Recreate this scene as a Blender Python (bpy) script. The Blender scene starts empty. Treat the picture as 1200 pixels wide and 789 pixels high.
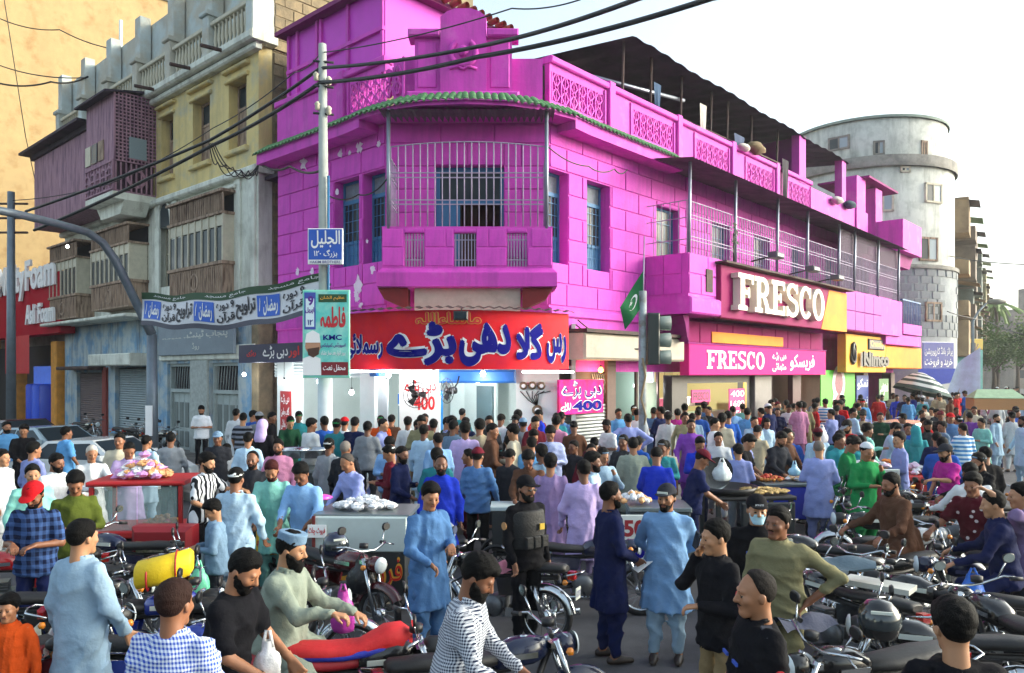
import bpy, bmesh, math, random, re, unicodedata
import numpy as np
from mathutils import Matrix, Vector
random.seed(7); rng = np.random.default_rng(5)
scene = bpy.context.scene
COL = scene.collection

# ------------------------------------------------------------------ camera
F_PX, CX, HORIZON, EYE = 900.0, 600.0, 438.0, 2.85      # lens in photo pixels, principal column, horizon row, eye height (m)
cam_data = bpy.data.cameras.new('camera')
cam_data.lens = 36.0 * F_PX / 1200.0; cam_data.sensor_width = 36.0
cam_data.shift_y = (HORIZON - 394.5) / 1200.0
cam_data.clip_start = 0.05; cam_data.clip_end = 3000
cam = bpy.data.objects.new('camera', cam_data); COL.objects.link(cam)
cam.location = (0, 0, EYE); cam.rotation_euler = (math.radians(90), 0, 0)
scene.camera = cam
scene.render.resolution_x, scene.render.resolution_y = 1024, 673

# ------------------------------------------------------------------ sky, sun, exposure
SUN_AZ, SUN_EL = math.radians(84), math.radians(17)     # azimuth clockwise from +Y
world = bpy.data.worlds.new('World'); scene.world = world; world.use_nodes = True
wn, wl = world.node_tree.nodes, world.node_tree.links
bg = wn['Background']
sky = wn.new('ShaderNodeTexSky'); sky.sky_type = 'NISHITA'; sky.sun_disc = False
sky.sun_elevation = SUN_EL; sky.sun_rotation = SUN_AZ
sky.air_density = 1.0; sky.dust_density = 4.0; sky.ozone_density = 1.0
hs = wn.new('ShaderNodeHueSaturation'); hs.inputs['Saturation'].default_value = 0.6     # tones the whole sky down to a paler tint
wl.new(sky.outputs[0], hs.inputs['Color']); tn = wn.new('ShaderNodeMix'); tn.data_type = 'RGBA'; tn.blend_type = 'MULTIPLY'; tn.inputs[0].default_value = 1; tn.inputs[7].default_value = (.93, 1, .99, 1)
wl.new(hs.outputs[0], tn.inputs[6]); wl.new(tn.outputs[2], bg.inputs[0]); bg.inputs[1].default_value = 0.15
sun_data = bpy.data.lights.new('sun', 'SUN'); sun_data.energy = 0.5; sun_data.angle = math.radians(20); sun_data.color = (1.0, 0.94, 0.86)
sun = bpy.data.objects.new('sun', sun_data); COL.objects.link(sun)
sd = Vector((math.sin(SUN_AZ) * math.cos(SUN_EL), math.cos(SUN_AZ) * math.cos(SUN_EL), math.sin(SUN_EL)))
sun.rotation_euler = (-sd).to_track_quat('-Z', 'Y').to_euler(); sun.location = sd * 60
vs = scene.view_settings
vs.view_transform = 'Standard'; vs.look = 'None'; vs.gamma = 1.0; vs.use_curve_mapping = False
vs.exposure = 1.78
scene.cycles.max_bounces = 5; scene.cycles.diffuse_bounces = 3; scene.cycles.glossy_bounces = 2
scene.cycles.transmission_bounces = 3; scene.cycles.transparent_max_bounces = 6; scene.cycles.caustics_reflective = False
scene.cycles.caustics_refractive = False; scene.cycles.use_denoising = True

# ------------------------------------------------------------------ helpers
def lin(c):
    if isinstance(c, str):
        c = c.lstrip('#'); c = [int(c[i:i + 2], 16) / 255 for i in (0, 2, 4)]
    return tuple((v / 12.92 if v <= 0.04045 else ((v + 0.055) / 1.055) ** 2.4) for v in c)

def at(px, py, d):
    """photo pixel at depth d (m along the view axis) to a world point"""
    return Vector(((px - CX) / F_PX * d, d, EYE - (py - HORIZON) / F_PX * d))

def ground(px, py):
    d = EYE * F_PX / (py - HORIZON)
    return Vector(((px - CX) / F_PX * d, d, 0.0))

class MB:
    """collects simple solids and links them as ONE mesh object"""
    def __init__(s): s.v = []; s.f = []; s.sm = []
    def add(s, vs_, fs, smooth=False):
        b = len(s.v); s.v += [tuple(v) for v in vs_]
        for f in fs: s.f.append([b + i for i in f]); s.sm.append(smooth)
        return s
    def box(s, x0, x1, y0, y1, z0, z1):
        return s.add([(x0, y0, z0), (x1, y0, z0), (x1, y1, z0), (x0, y1, z0), (x0, y0, z1), (x1, y0, z1), (x1, y1, z1), (x0, y1, z1)],
                     [(0, 3, 2, 1), (4, 5, 6, 7), (0, 1, 5, 4), (1, 2, 6, 5), (2, 3, 7, 6), (3, 0, 4, 7)])
    def cbox(s, c, sx, sy, sz): return s.box(c[0] - sx / 2, c[0] + sx / 2, c[1] - sy / 2, c[1] + sy / 2, c[2] - sz / 2, c[2] + sz / 2)
    def bevbox(s, x0, x1, y0, y1, z0, z1, b=0.01):
        """box whose front (y0) face is bevelled"""
        v = [(x0, y1, z0), (x1, y1, z0), (x1, y1, z1), (x0, y1, z1), (x0, y0 + b, z0), (x1, y0 + b, z0), (x1, y0 + b, z1), (x0, y0 + b, z1),
             (x0 + b, y0, z0 + b), (x1 - b, y0, z0 + b), (x1 - b, y0, z1 - b), (x0 + b, y0, z1 - b)]
        return s.add(v, [(0, 3, 2, 1), (0, 1, 5, 4), (1, 2, 6, 5), (2, 3, 7, 6), (3, 0, 4, 7), (4, 5, 9, 8), (5, 6, 10, 9), (6, 7, 11, 10), (7, 4, 8, 11), (8, 9, 10, 11)])
    def tube(s, pts, r, n=8, cap=True, smooth=True):
        pts = [Vector(p) for p in pts]; m = len(pts)
        rr = r if isinstance(r, (list, tuple)) else [r] * m
        b = len(s.v); up = None
        for i, p in enumerate(pts):
            t = (pts[min(i + 1, m - 1)] - pts[max(i - 1, 0)])
            t = t.normalized() if t.length > 1e-9 else Vector((0, 0, 1))
            if up is None:
                up = Vector((0, 0, 1)) if abs(t.z) < 0.9 else Vector((1, 0, 0))
            a = t.cross(up).normalized(); up = a.cross(t).normalized()
            for k in range(n):
                th = 2 * math.pi * k / n
                s.v.append(tuple(p + a * (rr[i] * math.cos(th)) + up * (rr[i] * math.sin(th))))
        for i in range(m - 1):
            for k in range(n):
                s.f.append([b + i * n + k, b + i * n + (k + 1) % n, b + (i + 1) * n + (k + 1) % n, b + (i + 1) * n + k]); s.sm.append(smooth)
        if cap:
            s.f.append([b + k for k in reversed(range(n))]); s.sm.append(False)
            s.f.append([b + (m - 1) * n + k for k in range(n)]); s.sm.append(False)
        return s
    def lathe(s, prof, c=(0, 0, 0), n=20, axis='z', smooth=True, a0=0.0, a1=2 * math.pi):
        """prof: (radius, height) pairs"""
        b = len(s.v); full = abs(a1 - a0 - 2 * math.pi) < 1e-6; m = n if full else n + 1
        for r, h in prof:
            for k in range(m):
                th = a0 + (a1 - a0) * k / n
                x, y = r * math.cos(th), r * math.sin(th)
                p = (x, y, h) if axis == 'z' else ((x, h, y) if axis == 'y' else (h, x, y))
                s.v.append((p[0] + c[0], p[1] + c[1], p[2] + c[2]))
        for i in range(len(prof) - 1):
            for k in range(n):
                k2 = (k + 1) % m
                s.f.append([b + i * m + k, b + i * m + k2, b + (i + 1) * m + k2, b + (i + 1) * m + k]); s.sm.append(smooth)
        return s
    def prism(s, poly, y0, y1):
        """polygon in x,z extruded from y0 to y1"""
        n = len(poly); v = [(x, y0, z) for x, z in poly] + [(x, y1, z) for x, z in poly]
        f = [list(range(n)), list(range(2 * n - 1, n - 1, -1))] + [[(i + 1) % n, i, n + i, n + (i + 1) % n] for i in range(n)]
        return s.add(v, f)
    def sheet(s, fn, nu, nv, smooth=True):
        b = len(s.v)
        for j in range(nv + 1):
            for i in range(nu + 1): s.v.append(tuple(fn(i / nu, j / nv)))
        for j in range(nv):
            for i in range(nu):
                q = b + j * (nu + 1) + i; s.f.append([q, q + 1, q + nu + 2, q + nu + 1]); s.sm.append(smooth)
        return s
    def mesh(s, name, mat=None):
        me = bpy.data.meshes.new(name); me.from_pydata(s.v, [], s.f)
        me.polygons.foreach_set('use_smooth', s.sm); me.update()
        for m in (mat if isinstance(mat, (list, tuple)) else [mat] if mat else []): me.materials.append(m)
        return me
    def build(s, name, mat, parent=None, fix=True):
        me = s.mesh(name, mat)
        if fix:
            bm = bmesh.new(); bm.from_mesh(me); bmesh.ops.recalc_face_normals(bm, faces=bm.faces); bm.to_mesh(me); bm.free()
        return put(name, me, parent)

def put(name, me, parent=None, mw=None):
    o = bpy.data.objects.new(name, me); COL.objects.link(o)
    if parent: o.parent = parent
    if mw is not None: o.matrix_local = mw
    return o

def empty(name, loc=(0, 0, 0), rz=0.0):
    o = bpy.data.objects.new(name, None); COL.objects.link(o); o.location = loc; o.rotation_euler = (0, 0, rz); o.empty_display_size = 0.2
    return o

def tag(o, label=None, cat=None, group=None, kind=None):
    if label: o['label'] = label
    if cat: o['category'] = cat
    if group: o['group'] = group
    if kind: o['kind'] = kind
    return o

def dup(src, loc, rz, scale=None):
    def cp(o, par):
        c = o.copy(); COL.objects.link(c); c.parent = par
        for k in o.children: cp(k, c)
        return c
    r = cp(src, None); r.location = loc; r.rotation_euler = (0, 0, rz)
    if scale: r.scale = (scale,) * 3
    return r

# ------------------------------------------------------------------ materials
MATS = {}
def mat(name, color=None, rough=0.7, metal=0.0, var=0.0, vscale=3.0, color2=None, c2lo=0.45, c2hi=0.65, bump=0.0, bscale=30.0, objcol=False,
        emit=None, estr=0.0, spec=0.5, stretch=None, grime=0.0, coords='Object', coat=0.0, alpha=None, transmission=0.0, grime_col=(0.05, 0.04, 0.03)):
    if name in MATS: return MATS[name]
    m = bpy.data.materials.new(name); m.use_nodes = True; MATS[name] = m
    N, L = m.node_tree.nodes, m.node_tree.links; b = N['Principled BSDF']
    b.inputs['Roughness'].default_value = rough; b.inputs['Metallic'].default_value = metal; b.inputs['Specular IOR Level'].default_value = spec
    if coat: b.inputs['Coat Weight'].default_value = coat; b.inputs['Coat Roughness'].default_value = 0.1
    if transmission: b.inputs['Transmission Weight'].default_value = transmission
    tc = N.new('ShaderNodeTexCoord'); src = tc.outputs[coords]
    if stretch:
        mp = N.new('ShaderNodeMapping'); mp.inputs['Scale'].default_value = stretch; L.new(src, mp.inputs[0]); src = mp.outputs[0]
    if objcol:
        oi = N.new('ShaderNodeObjectInfo'); cur = oi.outputs['Color']
    else:
        rgb = N.new('ShaderNodeRGB'); rgb.outputs[0].default_value = (*lin(color), 1) if color is not None else (0.5, 0.5, 0.5, 1); cur = rgb.outputs[0]
    def noise(sc, det=4, rgh=0.6):
        n = N.new('ShaderNodeTexNoise'); n.inputs['Scale'].default_value = sc; n.inputs['Detail'].default_value = det; n.inputs['Roughness'].default_value = rgh
        L.new(src, n.inputs[0]); return n.outputs[0]
    def ramp(v, lo, hi):
        r = N.new('ShaderNodeMapRange'); r.inputs[1].default_value = lo; r.inputs[2].default_value = hi; L.new(v, r.inputs[0]); return r.outputs[0]
    def mix(f, a, bb, mode='MIX'):
        x = N.new('ShaderNodeMix'); x.data_type = 'RGBA'; x.blend_type = mode; x.clamp_factor = True
        if isinstance(f, float): x.inputs[0].default_value = f
        else: L.new(f, x.inputs[0])
        L.new(a, x.inputs[6])
        if isinstance(bb, tuple): x.inputs[7].default_value = (*bb, 1)
        else: L.new(bb, x.inputs[7])
        return x.outputs[2]
    if color2 is not None: cur = mix(ramp(noise(vscale, 6), c2lo, c2hi), cur, lin(color2))
    if var:
        v = ramp(noise(vscale * 1.7, 5), 0.25, 0.75)
        mr = N.new('ShaderNodeMapRange'); mr.inputs[3].default_value = 1 - var; mr.inputs[4].default_value = 1 + var * 0.6; L.new(v, mr.inputs[0])
        h = N.new('ShaderNodeHueSaturation'); L.new(cur, h.inputs['Color']); L.new(mr.outputs[0], h.inputs['Value']); cur = h.outputs[0]
    if grime:
        g = ramp(noise(vscale * 0.8, 8, 0.75), 0.5, 0.8); gm = N.new('ShaderNodeMath'); gm.operation = 'MULTIPLY'; gm.inputs[1].default_value = grime; L.new(g, gm.inputs[0])
        cur = mix(gm.outputs[0], cur, grime_col)
    L.new(cur, b.inputs['Base Color'])
    if bump:
        bp = N.new('ShaderNodeBump'); bp.inputs['Strength'].default_value = bump; bp.inputs['Distance'].default_value = 0.02
        L.new(noise(bscale, 5), bp.inputs['Height']); L.new(bp.outputs[0], b.inputs['Normal'])
    if emit is not None:
        b.inputs['Emission Color'].default_value = (*lin(emit), 1); b.inputs['Emission Strength'].default_value = estr
    if alpha is not None: b.inputs['Alpha'].default_value = alpha
    m['nodes_src'] = 1
    return m

def streak(name, base, c2, c3, sx=1.2, sz=0.15, rough=0.85, lo=0.45, hi=0.62, bump=0.3, blotch=0.35):
    """weathered plaster: base with blotches of c2 and vertical runs of c3"""
    m = mat(name, base, rough, var=0.12, vscale=1.3, color2=c2, c2lo=lo, c2hi=hi, bump=bump, bscale=14)
    N, L = m.node_tree.nodes, m.node_tree.links; b = N['Principled BSDF']; tc = [n for n in N if n.type == 'TEX_COORD'][0]
    cur = b.inputs['Base Color'].links[0].from_socket
    mp = N.new('ShaderNodeMapping'); mp.inputs['Scale'].default_value = (sx, sx, sz); L.new(tc.outputs['Object'], mp.inputs[0])
    n = N.new('ShaderNodeTexNoise'); n.inputs['Scale'].default_value = 2.0; n.inputs['Detail'].default_value = 8; n.inputs['Roughness'].default_value = 0.7; L.new(mp.outputs[0], n.inputs[0])
    r = N.new('ShaderNodeMapRange'); r.inputs[1].default_value = 0.48; r.inputs[2].default_value = 0.78; r.inputs[4].default_value = blotch * 2; L.new(n.outputs[0], r.inputs[0])
    x = N.new('ShaderNodeMix'); x.data_type = 'RGBA'; L.new(r.outputs[0], x.inputs[0]); L.new(cur, x.inputs[6]); x.inputs[7].default_value = (*lin(c3), 1)
    L.new(x.outputs[2], b.inputs['Base Color'])
    return m

# ------------------------------------------------------------------ lettering (the bundled default font, Arabic letters joined by hand)
_F = {}
for cp in list(range(0xFB50, 0xFE00)) + list(range(0xFE70, 0xFEFF)):
    _d = unicodedata.decomposition(chr(cp)).split()
    if _d and _d[0] in ('<isolated>', '<final>', '<initial>', '<medial>'):
        _k = ''.join(chr(int(x, 16)) for x in _d[1:])
        if len(_k) == 1 or _k == '\u0644\u0627': _F.setdefault(_k, {})[_d[0][1:-1]] = chr(cp)
def urdu(s):
    toks, i = [], 0
    while i < len(s):
        if s[i:i + 2] == '\u0644\u0627': toks.append(s[i:i + 2]); i += 2
        else: toks.append(s[i]); i += 1
    out = []
    for i, t in enumerate(toks):
        if t not in _F: out.append(t); continue
        p = i > 0 and 'initial' in _F.get(toks[i - 1], {})
        n = i + 1 < len(toks) and toks[i + 1] in _F and 'final' in _F[toks[i + 1]] and 'initial' in _F[t]
        f = 'medial' if p and n else 'final' if p else 'initial' if n else 'isolated'
        out.append(_F[t].get(f, _F[t].get('isolated', t)))
    r = ''.join(reversed(out))
    return re.sub(r'[0-9\u06f0-\u06f9]+', lambda m: m.group(0)[::-1], r)

def text_mesh(txt, bold=0.0, shear=0.0, ext=0.0):
    c = bpy.data.curves.new('lettering', 'FONT'); c.body = txt; c.size = 1.0; c.offset = bold; c.shear = shear; c.resolution_u = 3; c.align_x = 'LEFT'
    if ext: c.extrude = ext
    o = bpy.data.objects.new('lettering', c); COL.objects.link(o)
    dg = bpy.context.evaluated_depsgraph_get()
    me = bpy.data.meshes.new_from_object(o.evaluated_get(dg)); bpy.data.objects.remove(o); bpy.data.curves.remove(c)
    return me

def lettering(txt, parent, x0, x1, z0, z1, y, m, bold=0.0, shear=0.0, ext=0.0, bend=None, name='lettering', ref_bold=0.0):
    """text fitted into the box x0..x1, z0..z1 of the parent's x-z plane, facing -y; strokes are thickened by shifted copies"""
    ar = any('\u0600' <= ch <= '\u06ff' for ch in txt)
    if ar: txt = urdu(txt)
    src = text_mesh(txt, 0 if ar else bold, shear, ext); n = len(src.vertices)
    if n == 0: return None
    co = np.empty(n * 3, np.float32); src.vertices.foreach_get('co', co); co = co.reshape(-1, 3)
    par = np.arange(n); e = np.empty(len(src.edges) * 2, np.int32); src.edges.foreach_get('vertices', e); e = e.reshape(-1, 2)
    for _ in range(60):      # glyph islands get a hair of extra depth in turn so that overlapping strokes never share a plane
        lo = np.minimum(par[e[:, 0]], par[e[:, 1]]); p0 = par.copy(); np.minimum.at(par, e[:, 0], lo); np.minimum.at(par, e[:, 1], lo); par = par[par]
        if (p0 == par).all(): break
    u, inv = np.unique(par, return_inverse=True); lo, hi = co.min(0) - ref_bold, co.max(0) + ref_bold
    sx, sz = (x1 - x0) / (hi[0] - lo[0]), (z1 - z0) / (hi[1] - lo[1]); fc = [tuple(p.vertices) for p in src.polygons]; V = []; Fc = []
    sh_ = [(0, 0)] + ([(bold * math.cos(k * math.pi / 4), bold * math.sin(k * math.pi / 4)) for k in range(8)] if ar and bold > .012 else [])
    for k, (dx, dz) in enumerate(sh_):
        out = np.empty_like(co); out[:, 0] = x0 + (co[:, 0] + dx - lo[0]) * sx; out[:, 2] = z0 + (co[:, 1] + dz - lo[1]) * sz; out[:, 1] = y - co[:, 2] - (inv % 3) * 0.0012 - k * .00035
        b = len(V); V += [tuple(bend(p)) if bend else tuple(p) for p in out]; Fc += [tuple(b + i for i in f) for f in fc]
    bpy.data.meshes.remove(src); me = bpy.data.meshes.new(name); me.from_pydata(V, [], Fc); me.materials.append(m); me.update()
    return put(name, me, parent)
# ------------------------------------------------------------------ facade frames: x along the wall (left to right), y into the wall, z up
class Frame:
    def __init__(s, ox, oy, deg):
        a = math.radians(deg); s.o = (ox, oy); s.u = (math.cos(a), math.sin(a)); s.n = (math.sin(a), -math.cos(a)); s.rz = a
        s.M = Matrix.Translation((ox, oy, 0)) @ Matrix.Rotation(a, 4, 'Z')
    def s(s, px, out=0.0):
        k = (px - CX) / F_PX
        return (k * (s.o[1] + s.n[1] * out) - (s.o[0] + s.n[0] * out)) / (s.u[0] - k * s.u[1])
    def d(s, x, out=0.0): return s.o[1] + s.u[1] * x + s.n[1] * out
    def z(s, px, py, out=0.0): return EYE - (py - HORIZON) / F_PX * s.d(s.s(px, out), out)
    def p(s, x, out=0.0, z=0.0): return Vector((s.o[0] + s.u[0] * x + s.n[0] * out, s.o[1] + s.u[1] * x + s.n[1] * out, z))
FL = Frame(-3.1, 19.0, -42.2)     # street to the left
FC = Frame(0.0, 19.0, 0.0)        # the cut corner
FR = Frame(0.9, 19.0, 47.8)       # street to the right

def cut_rects(r, holes):
    out = [r]
    for h in holes:
        nxt = []
        for (a, b, c, d) in out:
            if h[0] >= b or h[1] <= a or h[2] >= d or h[3] <= c: nxt.append((a, b, c, d)); continue
            x0, x1 = max(a, h[0]), min(b, h[1])
            if a < h[0]: nxt.append((a, h[0], c, d))
            if b > h[1]: nxt.append((h[1], b, c, d))
            if c < h[2]: nxt.append((x0, x1, c, h[2]))
            if d > h[3]: nxt.append((x0, x1, h[3], d))
        out = nxt
    return out

def thing(name, loc, label, cat, group=None, rz=0.0):
    return tag(empty(name, loc, rz), label, cat, group)

def fpart(name, mb, m, root, F, parent=None):
    """a part of ROOT (an Empty without rotation) drawn in facade frame F"""
    o = mb.build(name, m, parent or root)
    if parent is None: o.matrix_local = Matrix.Translation(root.location).inverted() @ F.M
    return o

def wall(root, F, x0, x1, z0, z1, holes, m, thick=0.35, name='wall'):
    mb = MB()
    for (a, b, c, d) in cut_rects((x0, x1, z0, z1), holes): mb.box(a, b, 0, thick, c, d)
    return fpart(name, mb, m, root, F)

def blocks(parent, x0, x1, z0, z1, dz, bw, holes, m, proud=0.03, joint=0.035, off=0, name='stone_block', minw=0.06):
    z, r = z0, off; cache = {}
    while z < z1 - 0.1:
        zt = min(z + dz, z1); x = x0 - (bw / 2 if r % 2 else 0)
        while x < x1:
            a, b = max(x, x0), min(x + bw, x1)
            if b - a > 0.05:
                for (p, q, s_, t) in cut_rects((a, b, z, zt), holes):
                    w, h = q - p - joint, t - s_ - joint
                    if w > minw and h > minw:
                        key = (round(w, 2), round(h, 2))
                        if key not in cache: cache[key] = MB().bevbox(-w / 2, w / 2, -proud, 0.01, -h / 2, h / 2, 0.008).mesh('stone_block', m)
                        put(name, cache[key], parent, Matrix.Translation(((p + q) / 2, random.uniform(0, 0.006), (s_ + t) / 2)))
            x += bw
        z += dz; r += 1

# ------------------------------------------------------------------ shared materials
M_road = mat('asphalt', '#4b4b50', 0.85, var=0.3, vscale=1.1, color2='#35353a', grime=0.55, bump=0.4, bscale=60)
M_pave = mat('pavement_concrete', '#7d7a77', 0.9, var=0.2, vscale=1.2, color2='#5d5a58', grime=0.4, bump=0.4, bscale=25)
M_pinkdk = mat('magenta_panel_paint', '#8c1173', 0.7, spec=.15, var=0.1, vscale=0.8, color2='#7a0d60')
M_chip = mat('bare_plaster_chip', '#e6d3e4', 0.9, var=0.1)
M_tile = mat('green_glazed_tile', '#3f7a44', 0.6, var=0.3, vscale=4, color2='#8fb98a', c2lo=0.5, c2hi=0.7)
M_blue = mat('blue_window_paint', '#2d6f9c', 0.6, var=0.15, vscale=5)
M_dark = mat('dark_opening', '#14121a', 0.9)
M_glass = mat('window_glass', '#1c2a34', 0.3, spec=0.25, var=0.2, vscale=2)
M_steel = mat('galvanised_pipe', '#8d94a3', 0.45, metal=0.7, var=0.15, vscale=6)
M_bar = mat('painted_bar', '#a79cb4', 0.7, spec=.2, var=0.15, vscale=6)
M_rust = mat('rusty_sheet', '#4a3430', 0.8, var=0.3, vscale=3, color2='#2e2628', bump=0.3)
M_tarp = mat('dark_roof_sheet', '#3b2b3c', 0.85, var=0.3, vscale=1.5, color2='#241c28')
M_white = mat('white_wall_tile', '#e4ece8', 0.45, var=0.06, vscale=2)
M_whitep = mat('white_sign_paint', '#efefef', 0.7, spec=.2)
M_red = mat('red_sign_vinyl', '#dd1020', 0.6, spec=.2, bump=.35, bscale=2.2, grime=.12, var=0.06, vscale=1.5, color2='#c00f3c', c2lo=0.4, c2hi=0.8)
M_navy = mat('navy_sign_paint', '#10107c', 0.8, spec=.1)
M_conc = mat('bare_concrete', '#8d8982', 0.9, var=0.2, vscale=1.5, color2='#6d6a66', bump=0.4, bscale=20, grime=0.35)
M_shut = mat('steel_shutter', '#9aa0a0', 0.5, metal=0.5, var=0.2, vscale=2, grime=0.35)
M_black = mat('black_paint', '#111114', 0.5)
M_lamp = mat('lit_bulb', '#ffffff', 0.4, emit='#f4fbff', estr=4)
M_lampo = mat('lit_orange_bulb', '#ffb040', 0.4, emit='#ff9a2e', estr=8)

M_pink = streak('pink_paint_worn', '#d442bc', '#de6cc8', '#8a2c84', sx=1.0, sz=.12, rough=.75, lo=.55, hi=.75, bump=.25, blotch=.42)
M_pinkblk = streak('pink_block_paint_worn', '#d846c2', '#c238ae', '#903090', sx=.9, sz=.12, rough=.75, lo=.5, hi=.72, bump=.3, blotch=.42)
# ------------------------------------------------------------------ ground: road sheet, pavements with kerbs
g = MB().sheet(lambda u, v: ((u - 0.5) * 460, -40 + v * 350, 0), 4, 4).build('road', M_road); tag(g, kind='structure')
def pavement(F, x0, x1, w, name, back=0.3):
    o = MB().box(x0, x1, -w, back, -0.05, 0.2).build(name, M_pave); o.matrix_world = F.M; tag(o, kind='structure')
    k = MB()
    x = x0; i = 0
    while x < x1:
        s_ = MB().bevbox(x + 0.006, min(x + 0.9, x1) - 0.006, -w - 0.14, -w - 0.004, -0.04, 0.205 + 0.004 * (i % 2), 0.02).build('kerb_stone', M_conc, o); x += 0.9; i += 1
pavement(FL, -60, 0.0, 4.0, 'pavement_left'); pavement(FR, 0.0, 70, 4.0, 'pavement_right')
pv = MB().add([(x_, y_, z_) for z_ in (.2, -.05) for x_, y_ in ((-3.1, 19.3), (-5.79, 16.04), (-1.1, 13.5), (3.86, 16.31), (.9, 19.3))],
              [(0, 1, 2, 3, 4), (1, 6, 7, 2), (2, 7, 8, 3)]).build('pavement_corner', M_pave); tag(pv, kind='structure')

def on_pave(x, y):
    for F in (FL, FR):
        dx, dy = x - F.o[0], y - F.o[1]; lx_ = dx * F.u[0] + dy * F.u[1]; out = dx * F.n[0] + dy * F.n[1]
        if (F is FL and lx_ < .5 or F is FR and lx_ > -.5) and out < 3.9: return True
    return y > 13.6 + .55 * abs(x + 1.1) and -6 < x < 4
# litter and stains are too small to count
lt = MB()
for i in range(160):
    x, y = random.uniform(-8, 8), random.uniform(6, 16); a = random.uniform(0, 6.28); w, l = random.uniform(.02, .06), random.uniform(.03, .11)
    c, s_ = math.cos(a), math.sin(a); z = 0.006 + random.uniform(0, .01)
    lt.add([(x + c * l, y + s_ * l, z), (x - s_ * w, y + c * w, z + .012), (x - c * l, y - s_ * l, z), (x + s_ * w, y - c * w, z + .006)], [(0, 1, 2), (0, 2, 3)])
tag(lt.build('litter', mat('paper_litter', '#b9b2a6', 0.9, var=0.3, vscale=0.7), fix=False), kind='stuff')

# ================================================================== THE PINK CORNER BUILDING
PB = thing('corner_building', (-1.1, 19.0, 0), 'bright pink two-storey corner building with balconies above the crowded shops', 'building')
ZB, ZC, DZ = 4.55, 9.11, 0.57
def window_unit(F, x0, x1, z0, z1, depth=0.28, root=PB, m=M_blue, fan=True, cols=4, rows=6):
    fm = MB(); w = 0.07; zf = z1 - 0.55 if fan else z1
    fm.box(x0, x0 + w, depth, depth + .07, z0, z1).box(x1 - w, x1, depth, depth + .07, z0, z1).box(x0 + w, x1 - w, depth, depth + .07, z0, z0 + w).box(x0 + w, x1 - w, depth, depth + .07, z1 - w, z1)
    zm = z0 + (zf - z0) * 0.38
    fm.box(x0 + w, x1 - w, depth + .002, depth + .068, zm - .05, zm + .05)
    if fan: fm.box(x0 + w, x1 - w, depth - .02, depth + .066, zf - .05, zf + .05)
    o = fpart('window', fm, m, root, F)
    MB().box(x0 + w, x1 - w, depth + .03, depth + .04, zm + .05, zf - .05).build('pane', M_glass, o)
    MB().box(x0 + w, x1 - w, depth + .03, depth + .04, z0 + w, zm - .05).build('shutter_panel', m, o)
    if fan: MB().box(x0 + w, x1 - w, depth + .03, depth + .04, zf + .05, z1 - w).build('fanlight', mat('old_fanlight', '#6f7a86', 0.7, var=0.3, vscale=4), o)
    gr = MB()
    for i in range(1, cols + 1):
        x = x0 + w + (x1 - x0 - 2 * w) * i / (cols + 1); gr.box(x - .008, x + .008, depth - .02, depth - .004, z0 + w, zf)
    for j in range(1, rows):
        z = z0 + w + (zf - z0) * j / rows; gr.box(x0 + w, x1 - w, depth - .03, depth - .02, z - .008, z + .008)
    gr.build('grille', m, o)
    return o
# right street wall
wR = [(-0.02, 0.78, 5.62, 7.95), (1.58, 2.60, 5.60, 7.95), (5.0, 6.3, 5.2, 7.85), (8.4, 9.7, 5.2, 7.85), (11.6, 12.9, 5.2, 7.85), (14.9, 16.1, 5.2, 7.85), (18.5, 19.8, 5.2, 7.85), (23, 24, 5.6, 7.9)]
wl_ = wall(PB, FR, 0.02, 28.0, 4.3, 9.05, wR, M_pink); blocks(wl_, 0.04, 28.0, ZB, ZC - .1, DZ, 1.33, wR, M_pinkblk, off=1)
MB().bevbox(0.0, 4.6, -.09, 0, 4.28, 4.50, .03).build('moulding', M_pink, wl_)
for w in wR[:2]: window_unit(FR, w[0], w[1], w[2], w[3])
for i, w in enumerate(wR[2:]): window_unit(FR, w[0], w[1], w[2], w[3], 0.2, fan=False, rows=5)
# left street wall
def L(px): return FL.s(px)
wL = [(L(392), L(421), 5.65, 7.95), (-0.95, -0.05, 5.65, 7.95)]
wlL = wall(PB, FL, -5.0, -0.02, 4.3, 9.05, wL, M_pink); blocks(wlL, -5.0, -0.04, ZB, ZC - .1, DZ, 1.33, wL, M_pinkblk)
MB().bevbox(-5.0, 0, -.09, 0, 4.1, 4.45, .03).build('moulding', M_pink, wlL)
for w in wL: window_unit(FL, *w)
# cut corner wall
wC = [(-1.9, -0.2, 5.1, 8.0)]
wlC = wall(PB, FC, -3.1, 0.9, 4.3, 9.05, wC, M_pink); blocks(wlC, -3.1, 0.9, ZB, ZC - .1, DZ, 1.33, wC, M_pinkblk, off=1)
dr = fpart('balcony_door', MB().box(-1.9, -1.8, .2, .3, 5.1, 8.0).box(-.3, -.2, .2, .3, 5.1, 8).box(-1.8, -.3, .2, .3, 7.9, 8.0).box(-1.8, -.3, .202, .298, 7.1, 7.2), M_blue, PB, FC)
MB().box(-1.8, -.3, .25, .26, 7.2, 7.9).build('fanlight', M_glass, dr)
MB().box(-1.8, -1.3, .24, .28, 5.1, 7.1).build('door_leaf', M_blue, dr)
fpart('room', MB().box(-1.95, -.15, 1.6, 1.7, 5.0, 8.1).box(-2.05, -1.95, .36, 1.6, 5, 8.1).box(-.15, -.05, .36, 1.6, 5, 8.1), mat('dim_room_wall', '#5e3a36', 0.9), PB, FC)
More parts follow.
